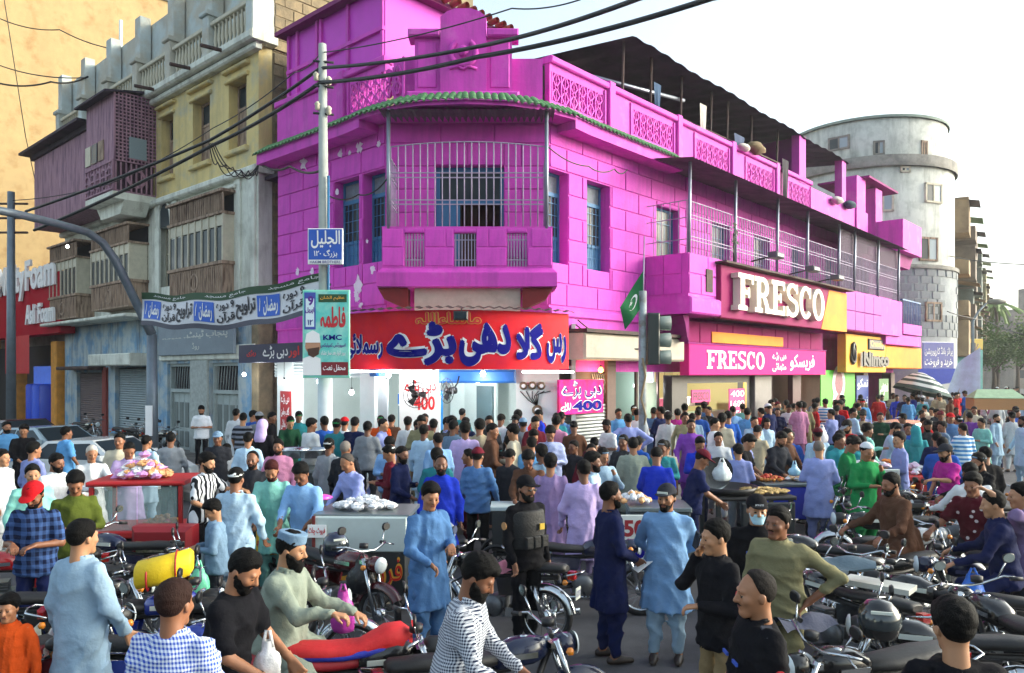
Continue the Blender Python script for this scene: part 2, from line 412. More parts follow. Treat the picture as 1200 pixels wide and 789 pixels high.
# left end wall in the alley, mass behind
def poly_slab(name, pts, z0, z1, m):
    n = len(pts); mb = MB(); mb.add([(x, y, z0) for x, y in pts] + [(x, y, z1) for x, y in pts], [list(range(n)), list(range(n, 2 * n))] + [[i, (i + 1) % n, n + (i + 1) % n, n + i] for i in range(n)])
    o = mb.build(name, m, PB); o.matrix_local = Matrix.Translation(PB.location).inverted(); return o
pl = FL.p(-5.0, -0.0); pl2 = FL.p(-5.0, -12); pr = FR.p(28, 0); pr2 = FR.p(28, -9); pm = Vector((-1.1, 34, 0))
inset = [FL.p(-4.9, -.4), Vector((-2.9, 19.5, 0)), Vector((.7, 19.5, 0)), FR.p(27.9, -.4), pr2, pm, pl2]
poly_slab('roof_slab', [(p.x, p.y) for p in inset], 8.9, 9.3, M_conc)
poly_slab('floor_slab', [(p.x, p.y) for p in inset], 4.1, 4.4, M_conc)
fpart('side_wall', MB().box(-5.0, -4.75, .36, 12, 0, 9.3), M_pink, PB, FL)
fpart('end_wall', MB().box(27.75, 28.0, .36, 9, 0, 9.3), M_pink, PB, FR)
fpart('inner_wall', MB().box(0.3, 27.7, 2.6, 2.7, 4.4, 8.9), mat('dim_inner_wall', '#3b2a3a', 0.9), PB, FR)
# paint chips, each with its own ragged outline
def chips(parent, lst):
    for (x, z, r) in lst:
        n = 17; r *= .8; pts = [(x + r * random.uniform(.3, 1.15) * math.cos(6.283 * i / n), z + r * random.uniform(.35, 1.25) * math.sin(6.283 * i / n)) for i in range(n)]
        MB().prism(pts, -.038, -.028).build('plaster_chip', M_chip, parent)
chips(wlL, [(FL.s(px), FL.z(px, py), r) for px, py, r in ((357, 193, .3), (400, 181, .17), (411, 180, .1), (422, 173, .2), (445, 169, .12), (420, 335, .3), (419, 348, .2), (350, 318, .15), (367, 319, .14), (438, 316, .16), (424, 358, .12), (431, 283, .08), (396, 225, .12))])
# cornice band and the green tile edge
tp = [FL.p(-5.25, .55), FL.p(-4, .55), FL.p(-2.5, .55), FL.p(-1.0, .56), FL.p(-0.3, .62), Vector((-2.75, 18.02, 0)), Vector((-2.1, 17.78, 0)), Vector((-1.1, 17.66, 0)), Vector((-.1, 17.78, 0)), Vector((.6, 18.05, 0)), FR.p(.3, .62), FR.p(1.0, .56), FR.p(2.4, .55), FR.p(4, .55), FR.p(5.6, .55)]
def path_pts(pts, step):
    out, acc = [], 0.0
    for a, b in zip(pts, pts[1:]):
        l = (b - a).length; t = acc
        while t < l: out.append((a.lerp(b, t / l), (b - a).normalized())); t += step
        acc = t - l
    return out
cb = MB(); NN = len(tp)
inn = [FL.p(-5.25, -.05), FL.p(-4, -.05), FL.p(-2.5, -.05), FL.p(-1, -.05), FL.p(-.3, -.05), Vector((-2.75, 19.0, 0)), Vector((-2.1, 19, 0)), Vector((-1.1, 19, 0)), Vector((-.1, 19, 0)), Vector((.6, 19, 0)), FR.p(.3, -.05), FR.p(1.0, -.05), FR.p(2.4, -.05), FR.p(4, -.05), FR.p(5.6, -.05)]
for i in range(NN - 1):
    a, b, c, d = tp[i], tp[i + 1], inn[i + 1], inn[i]; zz = (8.86, 9.16)
    mid = 5 <= i <= 8 or i in (4, 9)
    if mid: zz = (9.06, 9.16)
    cb.add([(q.x, q.y, z) for z in zz for q in (a, b, c, d)], [(3, 2, 1, 0), (4, 5, 6, 7), (0, 1, 5, 4), (2, 3, 7, 6), (1, 2, 6, 5), (3, 0, 4, 7)])
co = cb.build('cornice', M_pink, PB); co.matrix_local = Matrix.Translation(PB.location).inverted()
tb = MB()
tb.sheet(lambda u, v: (0.085 * math.cos(math.pi * u), -.1 + v * .36, .075 * math.sin(math.pi * u) - .06 + v * .27), 6, 1)
tb.sheet(lambda u, v: (0.06 * math.cos(math.pi * u), -.098 + v * .35, .05 * math.sin(math.pi * u) - .06 + v * .27 - .004), 6, 1)
tile_me = tb.mesh('roof_tile', M_tile)
for p, t in path_pts(tp, 0.172):
    put('roof_tile', tile_me, co, Matrix.Translation((p.x, p.y, 9.165)) @ Matrix.Rotation(math.atan2(t.y, t.x), 4, 'Z') @ Matrix.Scale(random.uniform(.94, 1.05), 4))
# parapets with pierced panels
def lattice(parent, x0, x1, z0, z1, y0=-.02, y1=.06):
    mb = MB(); n = max(2, int(round((x1 - x0) / .36))); w = (x1 - x0) / n; zm = (z0 + z1) / 2; h = z1 - z0
    for i in range(n):
        cx = x0 + (i + .5) * w
        mb.box(cx - w / 2, cx - w / 2 + .035, y0, y1, z0, z1)
        for sx in (-1, 1):
            for sz in (-1, 1):
                mb.prism([(cx + sx * .01, zm + sz * h * .5), (cx + sx * .05, zm + sz * h * .5), (cx + sx * (w / 2 - .02), zm + sz * h * .26), (cx + sx * (w / 2 - .05), zm + sz * h * .22)], y0 + .004, y1 - .004)
                mb.prism([(cx + sx * .012, zm + sz * h * .06), (cx + sx * .05, zm + sz * h * .05), (cx + sx * (w / 2 - .02), zm + sz * h * .25), (cx + sx * (w / 2 - .06), zm + sz * h * .27)], y0 + .008, y1 - .008)
        mb.lathe([(.045, y0 - .002), (.075, y0 - .002), (.075, y1), (.045, y1), (.045, y0 - .002)], (cx, 0, zm), 10, 'y', False)
        mb.box(cx - .012, cx + .012, y0 + .01, y1 - .01, z0, zm - .07).box(cx - .012, cx + .012, y0 + .01, y1 - .01, zm + .07, z1)
    return mb.build('pierced_panel', M_pink, parent)
def parapet(F, x0, x1, lat, posts, z0=9.32, z1=10.56):
    hol = [(a, b, 9.66, 10.36) for a, b in lat]
    o = wall(PB, F, x0, x1, z0, z1, hol, M_pink, 0.16, 'parapet')
    MB().bevbox(x0 - .03, x1 + .03, -.10, .24, z1, z1 + .17, .03).build('coping', M_pink, o)
    for a, b in lat:
        lattice(o, a, b, 9.66, 10.36)
        MB().box(a - .12, a - .05, -.04, 0, 9.5, 10.5).box(b + .05, b + .12, -.04, 0, 9.5, 10.5).build('panel_border', M_pink, o)
    for x in posts: MB().bevbox(x - .14, x + .14, -.12, .2, z0, z1 + .22, .02).build('pier', M_pink, o)
    return o
latR = [(.12 + 3.62 * i, 2.3 + 3.62 * i) for i in range(5)]
parapet(FR, 0.05, 16.9, latR, [2.62 + 3.62 * i for i in range(4)])
parapet(FL, -5.05, -.05, [(L(411), L(474) - .1)], [L(402)])
# central pediment on the cut corner
pd = fpart('pediment', MB().box(-2.35, -.0, .0, .35, 9.32, 11.0).prism([(-1.72, 10.9), (-.62, 10.9), (-.62, 11.42), (-.78, 11.55), (-1.0, 11.62), (-1.35, 11.62), (-1.56, 11.55), (-1.72, 11.42)], -.12, .34).box(-1.72, -.62, -.12, 0, 9.32, 10.9), M_pink, PB, Frame(0, 18.55, 0))
for a, b in ((-2.5, -1.74), (-.6, .16)): MB().bevbox(a, b, -.16, .4, 10.95, 11.13, .03).build('coping', M_pink, pd)
MB().bevbox(-2.52, .18, -.2, .4, 9.3, 9.62, .05).build('plinth', M_pink, pd)
for a, b in ((-2.28, -1.82), (-.52, -.06)): MB().bevbox(a, b, -.03, .01, 9.75, 10.85, .02).build('raised_panel', M_pink, pd)
wr = MB().lathe([(.30 + .07 * math.cos(t), -.14 + -.06 * math.sin(t)) for t in [i * 6.283 / 8 for i in range(9)]], (-1.17, 0, 10.55), 20, 'y', True, math.radians(125), math.radians(415))
wr.build('wreath', M_pink, pd)
MB().lathe([(.001, -.26), (.08, -.24), (.13, -.19), (.14, -.11)], (-1.17, 0, 10.58), 14, 'y').build('boss', M_pink, pd)
MB().tube([(-1.5, -.13, 10.16), (-1.3, -.15, 10.22), (-1.17, -.16, 10.14), (-1.04, -.15, 10.22), (-.84, -.13, 10.16)], .035, 6).build('scroll', M_pink, pd)
for a, b in ((-2.9, -2.35), (0, .75)): fpart('parapet_return', MB().box(a, b, .1, .3, 9.32, 10.56), M_pink, PB, Frame(0, 18.7, 0))
# roof-top sheet room on the left
rm = fpart('roof_room', MB().box(-5.0, -.5, .35, .45, 10.4, 12.75).box(-.6, -.5, .45, 4.5, 10.4, 12.75).box(-5, -.6, 4.4, 4.5, 9.3, 12.75), mat('pink_sheet', '#c92cc0', 0.6, var=0.1, vscale=1.2), PB, FL)
for x in (-5.0, -4.55, -3.55, -3.35, -2.1, -.62): MB().box(x, x + .1, .28, .352, 10.4, 12.75).build('batten', M_pink, rm)
for z in (11.62,): MB().box(-5.0, -.5, .26, .352, z, z + .1).build('rail', M_pink, rm)
MB().box(-5.3, -.2, .05, 4.8, 12.75, 12.87).build('room_roof', mat('dark_pink_roof', '#7d1d63', 0.8, var=0.2), rm)
for i in range(15): MB().lathe([(.09, 0), (.09, .32)], (-.22, .3 + i * .3, 12.9), 8, 'x').build('ridge_tile', mat('clay_tile', '#9a4a3a', 0.8, var=0.2), rm)
# roof shed on the right
sh = fpart('roof_shed', MB().sheet(lambda u, v: (3.6 + u * 17.6, -.1 + v * 5.0, 12.35 + .5 * v + .03 * math.sin(u * 23) + .025 * math.sin(u * 130)), 90, 2), M_tarp, PB, FR)
MB().sheet(lambda u, v: (3.6 + u * 17.6, 4.8, 9.3 + v * 3.5), 6, 1).build('back_sheet', mat('dark_shed_back', '#2c2430', 0.9, var=0.2), sh)
MB().sheet(lambda u, v: (.9 + u * 3.4, 1.2 + v * 3.5, 11.0 + 1.4 * u * (1 - .5 * v) + .1 * math.sin(7 * v)), 8, 8).build('tarpaulin', M_tarp, sh)
for x in (3.9, 5.4, 7.2, 9.2, 10.4, 12.3, 14.6): MB().tube([(x, .5, 9.3), (x, .4, 12.5)], .045, 6).build('post', M_rust, sh)
MB().tube([(3.0, .9, 11.3), (7.5, .5, 11.7)], .06, 6).build('pole', M_steel, sh)
MB().tube([(5.2, .3, 10.95), (14.6, .3, 11.05)], .03, 5).build('rail', M_rust, sh)
for (x0, x1) in ((15.7, 16.35), (20.5, 21.0)): MB().box(x0, x1, -.02, .3, 10.5, 12.4).build('pier', M_pink, sh)
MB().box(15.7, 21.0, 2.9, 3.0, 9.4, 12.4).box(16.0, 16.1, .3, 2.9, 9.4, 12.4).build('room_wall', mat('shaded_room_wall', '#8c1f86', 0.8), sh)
def hung(x, z, w, h, colr, y=.1, F=FR, label='', name='laundry'):
    m_ = MB().sheet(lambda u, v: (x + (u - .5) * w * (1 - .3 * v), y + .05 * math.sin(9 * u) * v - .03, z - h * v), 8, 6)
    o = m_.build(name, mat('laundry_' + colr, colr, .9, var=.2, vscale=4)); o.matrix_world = F.M; tag(o, label, 'laundry', 'washing hung along the roof shed')
hung(5.2, 11.5, .4, .9, '#2b4a6b', label='dark blue cloth hung under the roof shed tarpaulin')
hung(8.0, 11.6, .45, 1.25, '#b9b2ad', label='pale grey cloth hung tall from the roof shed')
hung(10.6, 11.2, .8, .7, '#3a4a6a', label='blue jeans hung over the shed rail above the pierced parapet')
hung(14.0, 11.0, .6, 1.5, '#2a2230', label='black cloth draped over the parapet coping of the pink building', y=-.13)
def bundle(px, py, out, r, colr, label, F=FR):
    x = F.s(px, out); z = F.z(px, py, out); mb = MB()
    mb.lathe([(.001, -r), (r * .5, -r * .8), (r * .95, -r * .3), (r, .1 * r), (r * .7, .7 * r), (.001, r * .95)], (0, 0, 0), 12)
    rj = random.Random(px); mb.v = [tuple(q * (1 + rj.uniform(-.16, .16)) for q in v_) for v_ in mb.v]; me = mb.mesh('cloth_bundle', mat('bundle_' + colr, colr, .9, var=.3, vscale=5, bump=.6, bscale=12))
    o = put('cloth_bundle', me); o.matrix_world = F.M @ Matrix.Translation((x, -out, z)) @ Matrix.Diagonal((1.7, .8, .6, 1)); tag(o, label, 'bundle')
bundle(885, 174, .15, .36, '#7b6a4e', 'tan sacking bundle standing on the parapet under the roof shed')
bundle(872, 173, .15, .22, '#c9c3bd', 'pale cloth bundle beside the tan sacking on the parapet')
bundle(981, 235, .2, .28, '#c8bdbb', 'pale rolled quilt lying on the roof edge of the pink building')
bundle(996, 240, .2, .3, '#3d5560', 'blue-grey rolled quilt lying on the roof edge of the pink building')
fpart('roof_wall', MB().box(16.9, 24.0, -.02, .2, 9.3, 10.5), M_pink, PB, FR)
for (x0, x1, z1) in ((22.2, 23.4, 12.0), (24.9, 25.9, 11.9)): fpart('roof_pier', MB().box(x0, x1, -.1, .4, 9.3, z1), M_pink, PB, FR)
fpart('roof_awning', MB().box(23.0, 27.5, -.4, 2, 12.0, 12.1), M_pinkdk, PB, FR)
bx_ = fpart('box_balcony', MB().box(25.0, 28.2, -1.3, 0, 8.75, 10.25), M_pink, PB, FR)
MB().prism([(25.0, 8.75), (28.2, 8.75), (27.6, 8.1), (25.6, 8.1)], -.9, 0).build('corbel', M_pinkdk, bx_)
# ---- corner balcony
BC = Frame(0, 18.0, 0)
bal = fpart('balcony', MB().box(-3.0, .9, .02, 1.05, 4.9, 5.0), M_pink, PB, BC)
hb = [(-2.52, -2.05, 5.36, 6.15), (-1.36, -.84, 5.36, 6.15), (-.12, .36, 5.36, 6.15)]
mb = MB()
for (a, b, c, d) in cut_rects((-3.05, .95, 5.3, 6.3), hb): mb.box(a, b, 0, .14, c, d)
mb.box(-3.05, -2.91, .14, 1.1, 5.3, 6.3).box(.81, .95, .14, 1.1, 5.3, 6.3)
bp = mb.build('balcony_parapet', M_pink, bal)
blocks(bp, -3.05, .95, 5.36, 6.26, .45, 1.0, hb, M_pinkblk, proud=.02)
for (a, b, c, d) in hb:
    gb = MB()
    for i in range(7): x = a + (b - a) * (i + .5) / 7; gb.box(x - .012, x + .012, .05, .07, c, d)
    gb.box(a, b, .04, .05, c + .15, c + .17).box(a, b, .04, .05, d - .17, d - .15)
    gb.build('grille', M_bar, bp)
fl2 = MB().add([(-3.05, -.0, 5.32), (.95, 0, 5.32), (1.05, -.16, 5.2), (-3.15, -.16, 5.2), (1.05, -.16, 4.88), (-3.15, -.16, 4.88), (.95, .1, 4.86), (-3.05, .1, 4.86), (1.05, 1.1, 5.2), (-3.15, 1.1, 5.2), (1.05, 1.1, 4.88), (-3.15, 1.1, 4.88), (.95, 1.1, 5.32), (-3.05, 1.1, 5.32)],
               [(0, 1, 2, 3), (3, 2, 4, 5), (5, 4, 6, 7), (2, 8, 10, 4), (3, 5, 11, 9), (1, 12, 8, 2), (0, 3, 9, 13), (6, 4, 10), (7, 11, 5)]).build('flared_base', M_pink, bal)
MB().box(-2.3, .2, .1, 1.0, 4.35, 4.88).build('console_beam', mat('white_cement', '#b9b3a8', .9, var=.15, grime=.3), bal)
for sx in (-1, 1):
    MB().prism([(-1.1 + sx * 1.35, 4.86), (-1.1 + sx * 2.05, 4.86), (-1.1 + sx * 1.9, 4.6), (-1.1 + sx * 1.5, 4.42), (-1.1 + sx * 1.35, 4.38)], .0, .5).build('bracket', mat('red_lit_bracket_paint', '#7a1a22', .8, var=.2), bal)  # red glow under the balcony is put into the bracket colour
# cage of bars
cg = MB(); z0, z1 = 6.3, 8.25
fx0, fx1 = -2.85, .78
for i in range(22):
    x = fx0 + (fx1 - fx0) * i / 21; zt = z1 - .12 * (2 * i / 21 - 1) ** 2 + .05
    cg.tube([(x, .06, z0), (x, .06, zt)], .015, 5)
for z in (7.45, 7.56, 6.82, 6.92): cg.box(fx0, fx1, .045, .075, z, z + .022)
cg.tube([(fx0 + (fx1 - fx0) * i / 12, .06, z1 - .12 * (2 * i / 12 - 1) ** 2 + .05) for i in range(13)], .016, 5)
for sx in (fx0, fx1):
    for k in range(1, 5): cg.tube([(sx, .06 + k * .2, z0), (sx, .06 + k * .2, 7.9)], .011, 5)
    for z in (7.45, 7.56, 6.82, 6.92, 7.9): cg.box(sx - .012, sx + .012, .06, 1.0, z, z + .022)
cg.build('grille', M_bar, bal)
for x in (fx0 - .05, fx1 + .03): MB().tube([(x, .03, 6.25), (x, .03, 9.06)], .045, 8).build('pipe_post', M_steel, bal)
MB().sheet(lambda u, v: (-3.1 + 4.1 * u, -.2 + v * 1.2, 8.98 + .1 * v + .02 * math.sin(u * 180)), 120, 1).build('canopy_sheet', mat('corrugated_asbestos', '#6b6266', .9, var=.25, vscale=2, color2='#3f6b52', c2lo=.55, c2hi=.7), bal)
# ---- long balcony on the right street
lb = fpart('long_balcony', MB().box(4.4, 24.5, -1.4, 0, 4.6, 4.75), M_pink, PB, FR)
lp = MB().box(4.4, 24.5, -1.4, -1.27, 4.75, 6.22).box(4.4, 4.53, -1.27, 0, 4.75, 6.22).build('balcony_parapet', M_pink, lb)
for (a, b, zz) in [(4.42, 5.1, 5.1), (5.1, 6.0, 5.1), (4.42, 5.5, 5.67), (5.5, 6.0, 5.67)]:
    w, h = b - a - .035, .53
    MB().bevbox(a, a + w, -1.43, -1.39, zz, zz + h, .008).build('stone_block', M_pinkblk, lp)
for i in range(2):
    for (y0, y1) in ((-1.2, -.65), (-.61, -.05)): MB().add([(4.37, y0, 5.1 + .57 * i), (4.37, y1, 5.1 + .57 * i), (4.37, y1, 5.63 + .57 * i), (4.37, y0, 5.63 + .57 * i), (4.41, y0, 5.1 + .57 * i), (4.41, y1, 5.1 + .57 * i), (4.41, y1, 5.63 + .57 * i), (4.41, y0, 5.63 + .57 * i)], [(0, 1, 2, 3), (0, 4, 5, 1), (1, 5, 6, 2), (2, 6, 7, 3), (3, 7, 4, 0)]).build('stone_block', M_pinkblk, lp)
MB().box(5.35, 5.72, -1.46, -1.42, 5.2, 5.85).build('dark_slot', M_rust, lp)
MB().bevbox(4.3, 6.1, -1.55, 0, 4.52, 5.0, .05).build('base_moulding', M_pink, lb)
for x in (4.45, ): MB().prism([(x, 4.5), (x + .35, 4.5), (x + .35, 3.75), (x + .25, 3.9), (x + .15, 4.25)], -1.2, -.05).build('bracket', M_pinkdk, lb)
for i in range(4):
    for j in range(2): MB().bevbox(16.75 + i * 1.15, 17.87 + i * 1.15, -1.45, -1.39, 4.62 + j * .78, 5.36 + j * .78, .01).build('stone_block', mat('purple_block_paint', '#9a2b9e', .7, var=.12, vscale=1.0), lp)
lg = MB()
x = 4.45
while x < 24.4:
    lg.tube([(x, -1.33, 6.22), (x, -1.33, 7.7)], .015, 4, False); x += .17
for z in (6.6, 6.7, 7.2, 7.3, 7.68): lg.box(4.45, 24.4, -1.345, -1.32, z, z + .022)
for k in range(1, 5): lg.tube([(4.46, -1.33 + k * .27, 6.22), (4.46, -1.33 + k * .27, 7.7)], .012, 4, False)
for z in (6.6, 7.2, 7.68): lg.box(4.45, 4.47, -1.33, 0, z, z + .022)
lg.build('grille', M_bar, lb)
for x in (4.5, 7.3, 10.4, 13.0, 16.2, 18.0, 21.0, 24.0): MB().tube([(x, -1.36, 6.1), (x, -1.4, 8.75)], .05, 8).build('pipe_post', M_steel, lb)
MB().sheet(lambda u, v: (4.0 + 20.4 * u, -1.75 + v * 1.8, 8.72 + .28 * v + .02 * math.sin(u * 700) - .12 * u * (1 - v)), 240, 1).build('canopy_sheet', mat('old_roof_sheet', '#54424f', .9, var=.3, vscale=1.5, color2='#352a33'), lb)
MB().box(16.5, 24.3, -1.3, -1.25, 6.3, 8.6).build('screen_panel', mat('smoky_mesh_screen', '#4d3a55', .8, var=.3, vscale=2, alpha=.62), lb)
leaf = MB()
for k in range(16):
    a = random.uniform(0, 6.28); r = random.uniform(.08, .26); zc = 6.95 + random.uniform(-.25, .3)
    leaf.add([(7.05, -1.46, zc), (7.05 + r * math.cos(a), -1.5, zc + r * math.sin(a)), (7.05 + r * math.cos(a + .5), -1.47, zc + r * math.sin(a + .5))], [(0, 1, 2)])
leaf.tube([(7.05, -1.45, 6.25), (7.05, -1.45, 7.1)], .03, 5)
o = leaf.build('hanging_plant', mat('dark_leaf', '#1f2a1c', .8), fix=False); o.matrix_world = FR.M; tag(o, 'dark spiky plant tied to the grille of the long pink balcony', 'plant')
# small end balcony with blue rails
eb = fpart('end_balcony', MB().box(24.9, 28.0, -1.35, 0, 4.75, 5.25), M_pink, PB, FR)
MB().prism([(24.9, 4.75), (28, 4.75), (27.4, 4.4), (25.4, 4.4)], -1.0, 0).build('corbel', M_pinkdk, eb)
rb = MB()
for i in range(12): rb.tube([(24.95 + i * .27, -1.3, 5.25), (24.95 + i * .27, -1.3, 6.4)], .02, 4)
for k in range(5): rb.tube([(24.95, -1.3 + k * .26, 5.25), (24.95, -1.3 + k * .26, 6.4)], .02, 4)
rb.box(24.9, 28, -1.32, -1.28, 6.36, 6.42).box(24.93, 24.97, -1.3, 0, 6.36, 6.42)
rb.build('grille', mat('blue_rail_paint', '#3d6c9e', .6), eb)
# ================================================================== ground floor of the pink building
M_whiteint = mat('white_shop_interior', '#dfe9e4', 0.5, var=0.05, vscale=1.5)
M_beige = mat('beige_facing', '#b3aa9c', 0.8, var=0.15, vscale=1.2, grime=0.35)
def slat_shutter(F, x0, x1, z0, z1, out, m, name='roller_shutter', pitch=0.09, root=PB):
    mb = MB(); n = int((z1 - z0) / pitch)
    for i in range(n):
        z = z0 + i * pitch
        mb.add([(x0, -out, z), (x1, -out, z), (x1, -out - .025, z + pitch * .5), (x0, -out - .025, z + pitch * .5), (x1, -out, z + pitch), (x0, -out, z + pitch)], [(0, 1, 2, 3), (3, 2, 4, 5)])
    return fpart(name, mb, m, root, F)
# lintel band above shops
fpart('lintel', MB().box(-5.0, -.02, -.02, .3, 3.3, 4.3), M_pink, PB, FL)
fpart('lintel', MB().box(-3.1, .9, .02, .32, 2.95, 4.3), M_white, PB, FC)
fpart('lintel', MB().box(.02, 28, -.02, .3, 2.9, 4.29), M_pink, PB, FR)
# open white shop behind the cut corner and the left street
fpart('shop_back_wall', MB().box(-5.0, .3, 3.6, 3.7, .1, 4.1), M_whiteint, PB, FL)
fpart('shop_back_wall', MB().box(-1.79, 1.6, 3.3, 3.4, .1, 4.1).box(1.5, 1.6, .3, 3.3, .1, 4.1), M_whiteint, PB, FC)
fpart('shop_side_wall', MB().box(-4.74, -4.69, .3, 3.6, .1, 3.3), M_whiteint, PB, FL)
fpart('shop_ceiling', MB().box(-3.3, 1.5, .35, 3.3, 2.98, 3.05), M_whiteint, PB, FC)
fpart('shop_ceiling', MB().box(-4.7, -.2, .35, 3.6, 3.32, 3.4), M_whiteint, PB, FL)
fpart('pier', MB().box(-2.78, -1.79, -.05, .3, .1, 2.95), M_white, PB, FC)
pe = fpart('pier', MB().box(.1, 1.16, -.08, .3, .1, 2.95), M_white, PB, FC)
fpart('pier', MB().box(L(327), L(345), -.06, .3, .1, 3.3), M_white, PB, FL)
fpart('pier', MB().box(L(424), L(441), -.06, .3, .1, 3.3), M_white, PB, FL)
fpart('door_leaf', MB().box(L(441), -.05, .05, .1, .1, 2.7), mat('pale_steel_door', '#b9c1c4', .5, var=.1), PB, FL)
M_bshut = mat('blue_roller_box', '#2a6fc0', .45, var=.1)
fpart('shutter_box', MB().bevbox(-1.79, .1, -.25, .02, 2.62, 2.94, .05), M_bshut, PB, FC)
fpart('shutter_box', MB().bevbox(L(441), -.05, -.25, .0, 2.78, 3.08, .05), M_bshut, PB, FL)
sl = slat_shutter(FL, L(323), L(424), 2.75, 3.3, .02, mat('pale_shutter', '#c9d2d0', .5, metal=.2))
lettering('400', pe, .35, .85, 1.35, 1.65, -.09, mat('red_lettering', '#d01820', .5), .03)
p400 = [c for c in PB.children if c.name.startswith('pier')][0]
lettering('400', p400, -2.42, -1.9, 1.95, 2.3, -.056, MATS['red_lettering'], .03)
lettering('دہی بڑے', p400, -2.65, -1.88, 2.35, 2.7, -.056, MATS['red_lettering'], .02)
# shop window glass, fridge, meter boxes, wall fan: things of the shop
def boxthing(name, F, x0, x1, y0, y1, z0, z1, m, label, cat, parts=(), group=None):
    t = thing(name, F.p((x0 + x1) / 2, -(y0 + y1) / 2, z0), label, cat, group, F.rz)
    w, d, h = (x1 - x0) / 2, (y1 - y0) / 2, z1 - z0
    MB().bevbox(-w, w, -d, d, 0, h, .02).build('body', m, t)
    for nm, (a, b, c, e), mm, pr in parts: MB().bevbox(-w + a * 2 * w, -w + b * 2 * w, -d - pr, -d - .002, c * h, e * h, .008).build(nm, mm, t)
    return t
M_frb = mat('fridge_blue', '#1f7fc4', .35); M_frw = mat('fridge_white', '#dfe5e6', .35); M_frg = mat('fridge_glass', '#56707a', .1, var=.3, vscale=5)
fr = boxthing('drink_fridge', FL, -1.9, -1.2, 1.9, 2.5, .1, 2.3, M_frw, 'upright glass-fronted drinks fridge inside the white corner shop', 'fridge', [('header', (.02, .98, .86, .99), M_bshut, .01), ('door', (.06, .94, .04, .84), M_frg, .02)])
fr = boxthing('drink_fridge', FL, -1.0, -.45, 1.7, 2.3, .1, 2.4, M_frb, 'tall light blue fridge inside the white corner shop', 'fridge', [('door', (.06, .94, .04, .96), mat('fridge_sky', '#3aa0dc', .3), .02)])
fpart('barred_window', MB().box(-.35, .25, 3.5, 3.58, 1.2, 2.5), mat('grey_window', '#5f7377', .4), PB, FL)
bd = MB().box(L(332), L(344), -.1, -.07, 1.2, 2.35).build('hanging_board', mat('dark_red_board', '#9e1a20', .6)); bd.matrix_world = FL.M
tag(bd, 'dark red menu board with white writing hung on the left white pillar', 'menu board')
for i, t_ in enumerate(('دہی بڑے', 'گلاب جامن', 'رس ملائی')): lettering(t_, bd, L(332) + .06, L(344) - .06, 1.98 - i * .36, 2.26 - i * .36, -.104, M_whitep, .02)
for i, (x, z) in enumerate(((.28, 2.55), (.5, 2.56), (.72, 2.55), (.62, 1.95))):
    c = FC.p(x, .12, z); r = .1 if i < 3 else .13; t = thing('electric_meter', c, ['round electricity meter on the white pier, first in its row of three', 'middle round electricity meter of the row on the white pier', 'last round electricity meter of the row, beside the pink wall', 'larger single electricity meter below the row of three meters'][i], 'meter', 'meters on the shop pier')
    MB().lathe([(.001, -.1), (r * .7, -.09), (r, -.04), (r, .04)], (0, 0, 0), 14, 'y').build('case', mat('meter_case', '#6b5a44', .5, var=.2), t)
    MB().lathe([(.001, -.115), (r * .5, -.105)], (0, 0, 0), 12, 'y').build('dial', M_whitep, t)
wc = MB()
for k in range(6): wc.tube([(.2 + .15 * k, -.1, 2.42), (.4 + .05 * k, -.12, 2.2 + .03 * k), (.62, -.11, 2.05)], .012, 4)
o = wc.build('meter_wiring', M_black); o.matrix_world = FC.M; tag(o, 'tangle of black wires joining the electricity meters on the pier', 'wires')
def fan(p, label, rz=0):
    t = thing('wall_fan', p, label, 'fan', 'fans over the corner shop', rz)
    cg = MB()
    for r in (.1, .2, .3): cg.lathe([(r - .008, -.06), (r, -.07), (r + .008, -.06), (r, -.05), (r - .008, -.06)], (0, 0, 0), 18, 'y')
    for k in range(12): a = k * math.pi / 6; cg.tube([(0, -.08, 0), (.3 * math.cos(a), -.05, .3 * math.sin(a))], .005, 4)
    cg.build('cage', M_black, t)
    for k in range(3):
        a = k * 2.094; MB().add([(.03 * math.cos(a), -.02, .03 * math.sin(a)), (.25 * math.cos(a - .4), -.03, .25 * math.sin(a - .4)), (.27 * math.cos(a + .3), 0, .27 * math.sin(a + .3)), (.1 * math.cos(a + .7), .01, .1 * math.sin(a + .7))], [(0, 1, 2, 3)]).build('blade', mat('fan_blade', '#2c2c30', .4), t)
    MB().lathe([(.001, -.1), (.06, -.08), (.09, .05), (.08, .2), (.001, .22)], (0, 0, 0), 12, 'y').build('motor', M_black, t)
    MB().tube([(0, .1, 0), (0, .25, .18), (0, .3, .35)], .02, 6).build('bracket', M_black, t)
fan(at(487, 463, 17.9), 'black pedestal-style fan in front of the white pier with red lettering', .3); fan(at(526, 458, 18.4), 'black wall fan tilted beside the blue shutter box', -.9)
# lit bulbs: globes with a cap, a flex and their own small light
def bulb(p, label, r=.07, m=M_lamp, power=12, colr=(.92, .97, 1), flex=.5):
    t = thing('light_bulb', p, label, 'light bulb')
    MB().lathe([(.001, -r), (r * .7, -r * .72), (r, 0), (r * .7, r * .7), (r * .4, r * 1.1)], (0, 0, 0), 12).build('globe', m, t)
    MB().lathe([(r * .42, r * 1.1), (r * .42, r * 1.8), (.01, r * 1.9)], (0, 0, 0), 8).build('cap', M_black, t)
    MB().tube([(0, 0, r * 1.8), (0, 0, r * 1.8 + flex)], .006, 4).build('flex', M_black, t)
    if power:
        l = bpy.data.lights.new('bulb_light', 'POINT'); l.energy = power * .42; l.color = colr; l.shadow_soft_size = r
        lo = bpy.data.objects.new('bulb_light', l); COL.objects.link(lo); lo.location = Vector(p) - Vector((0, 0, .16))
bulb(at(333, 448, 21), 'white bulb hung at the left pillar of the white shop', power=40); bulb(at(374, 447, 20.5), 'white bulb hung behind the poster pole', power=40)
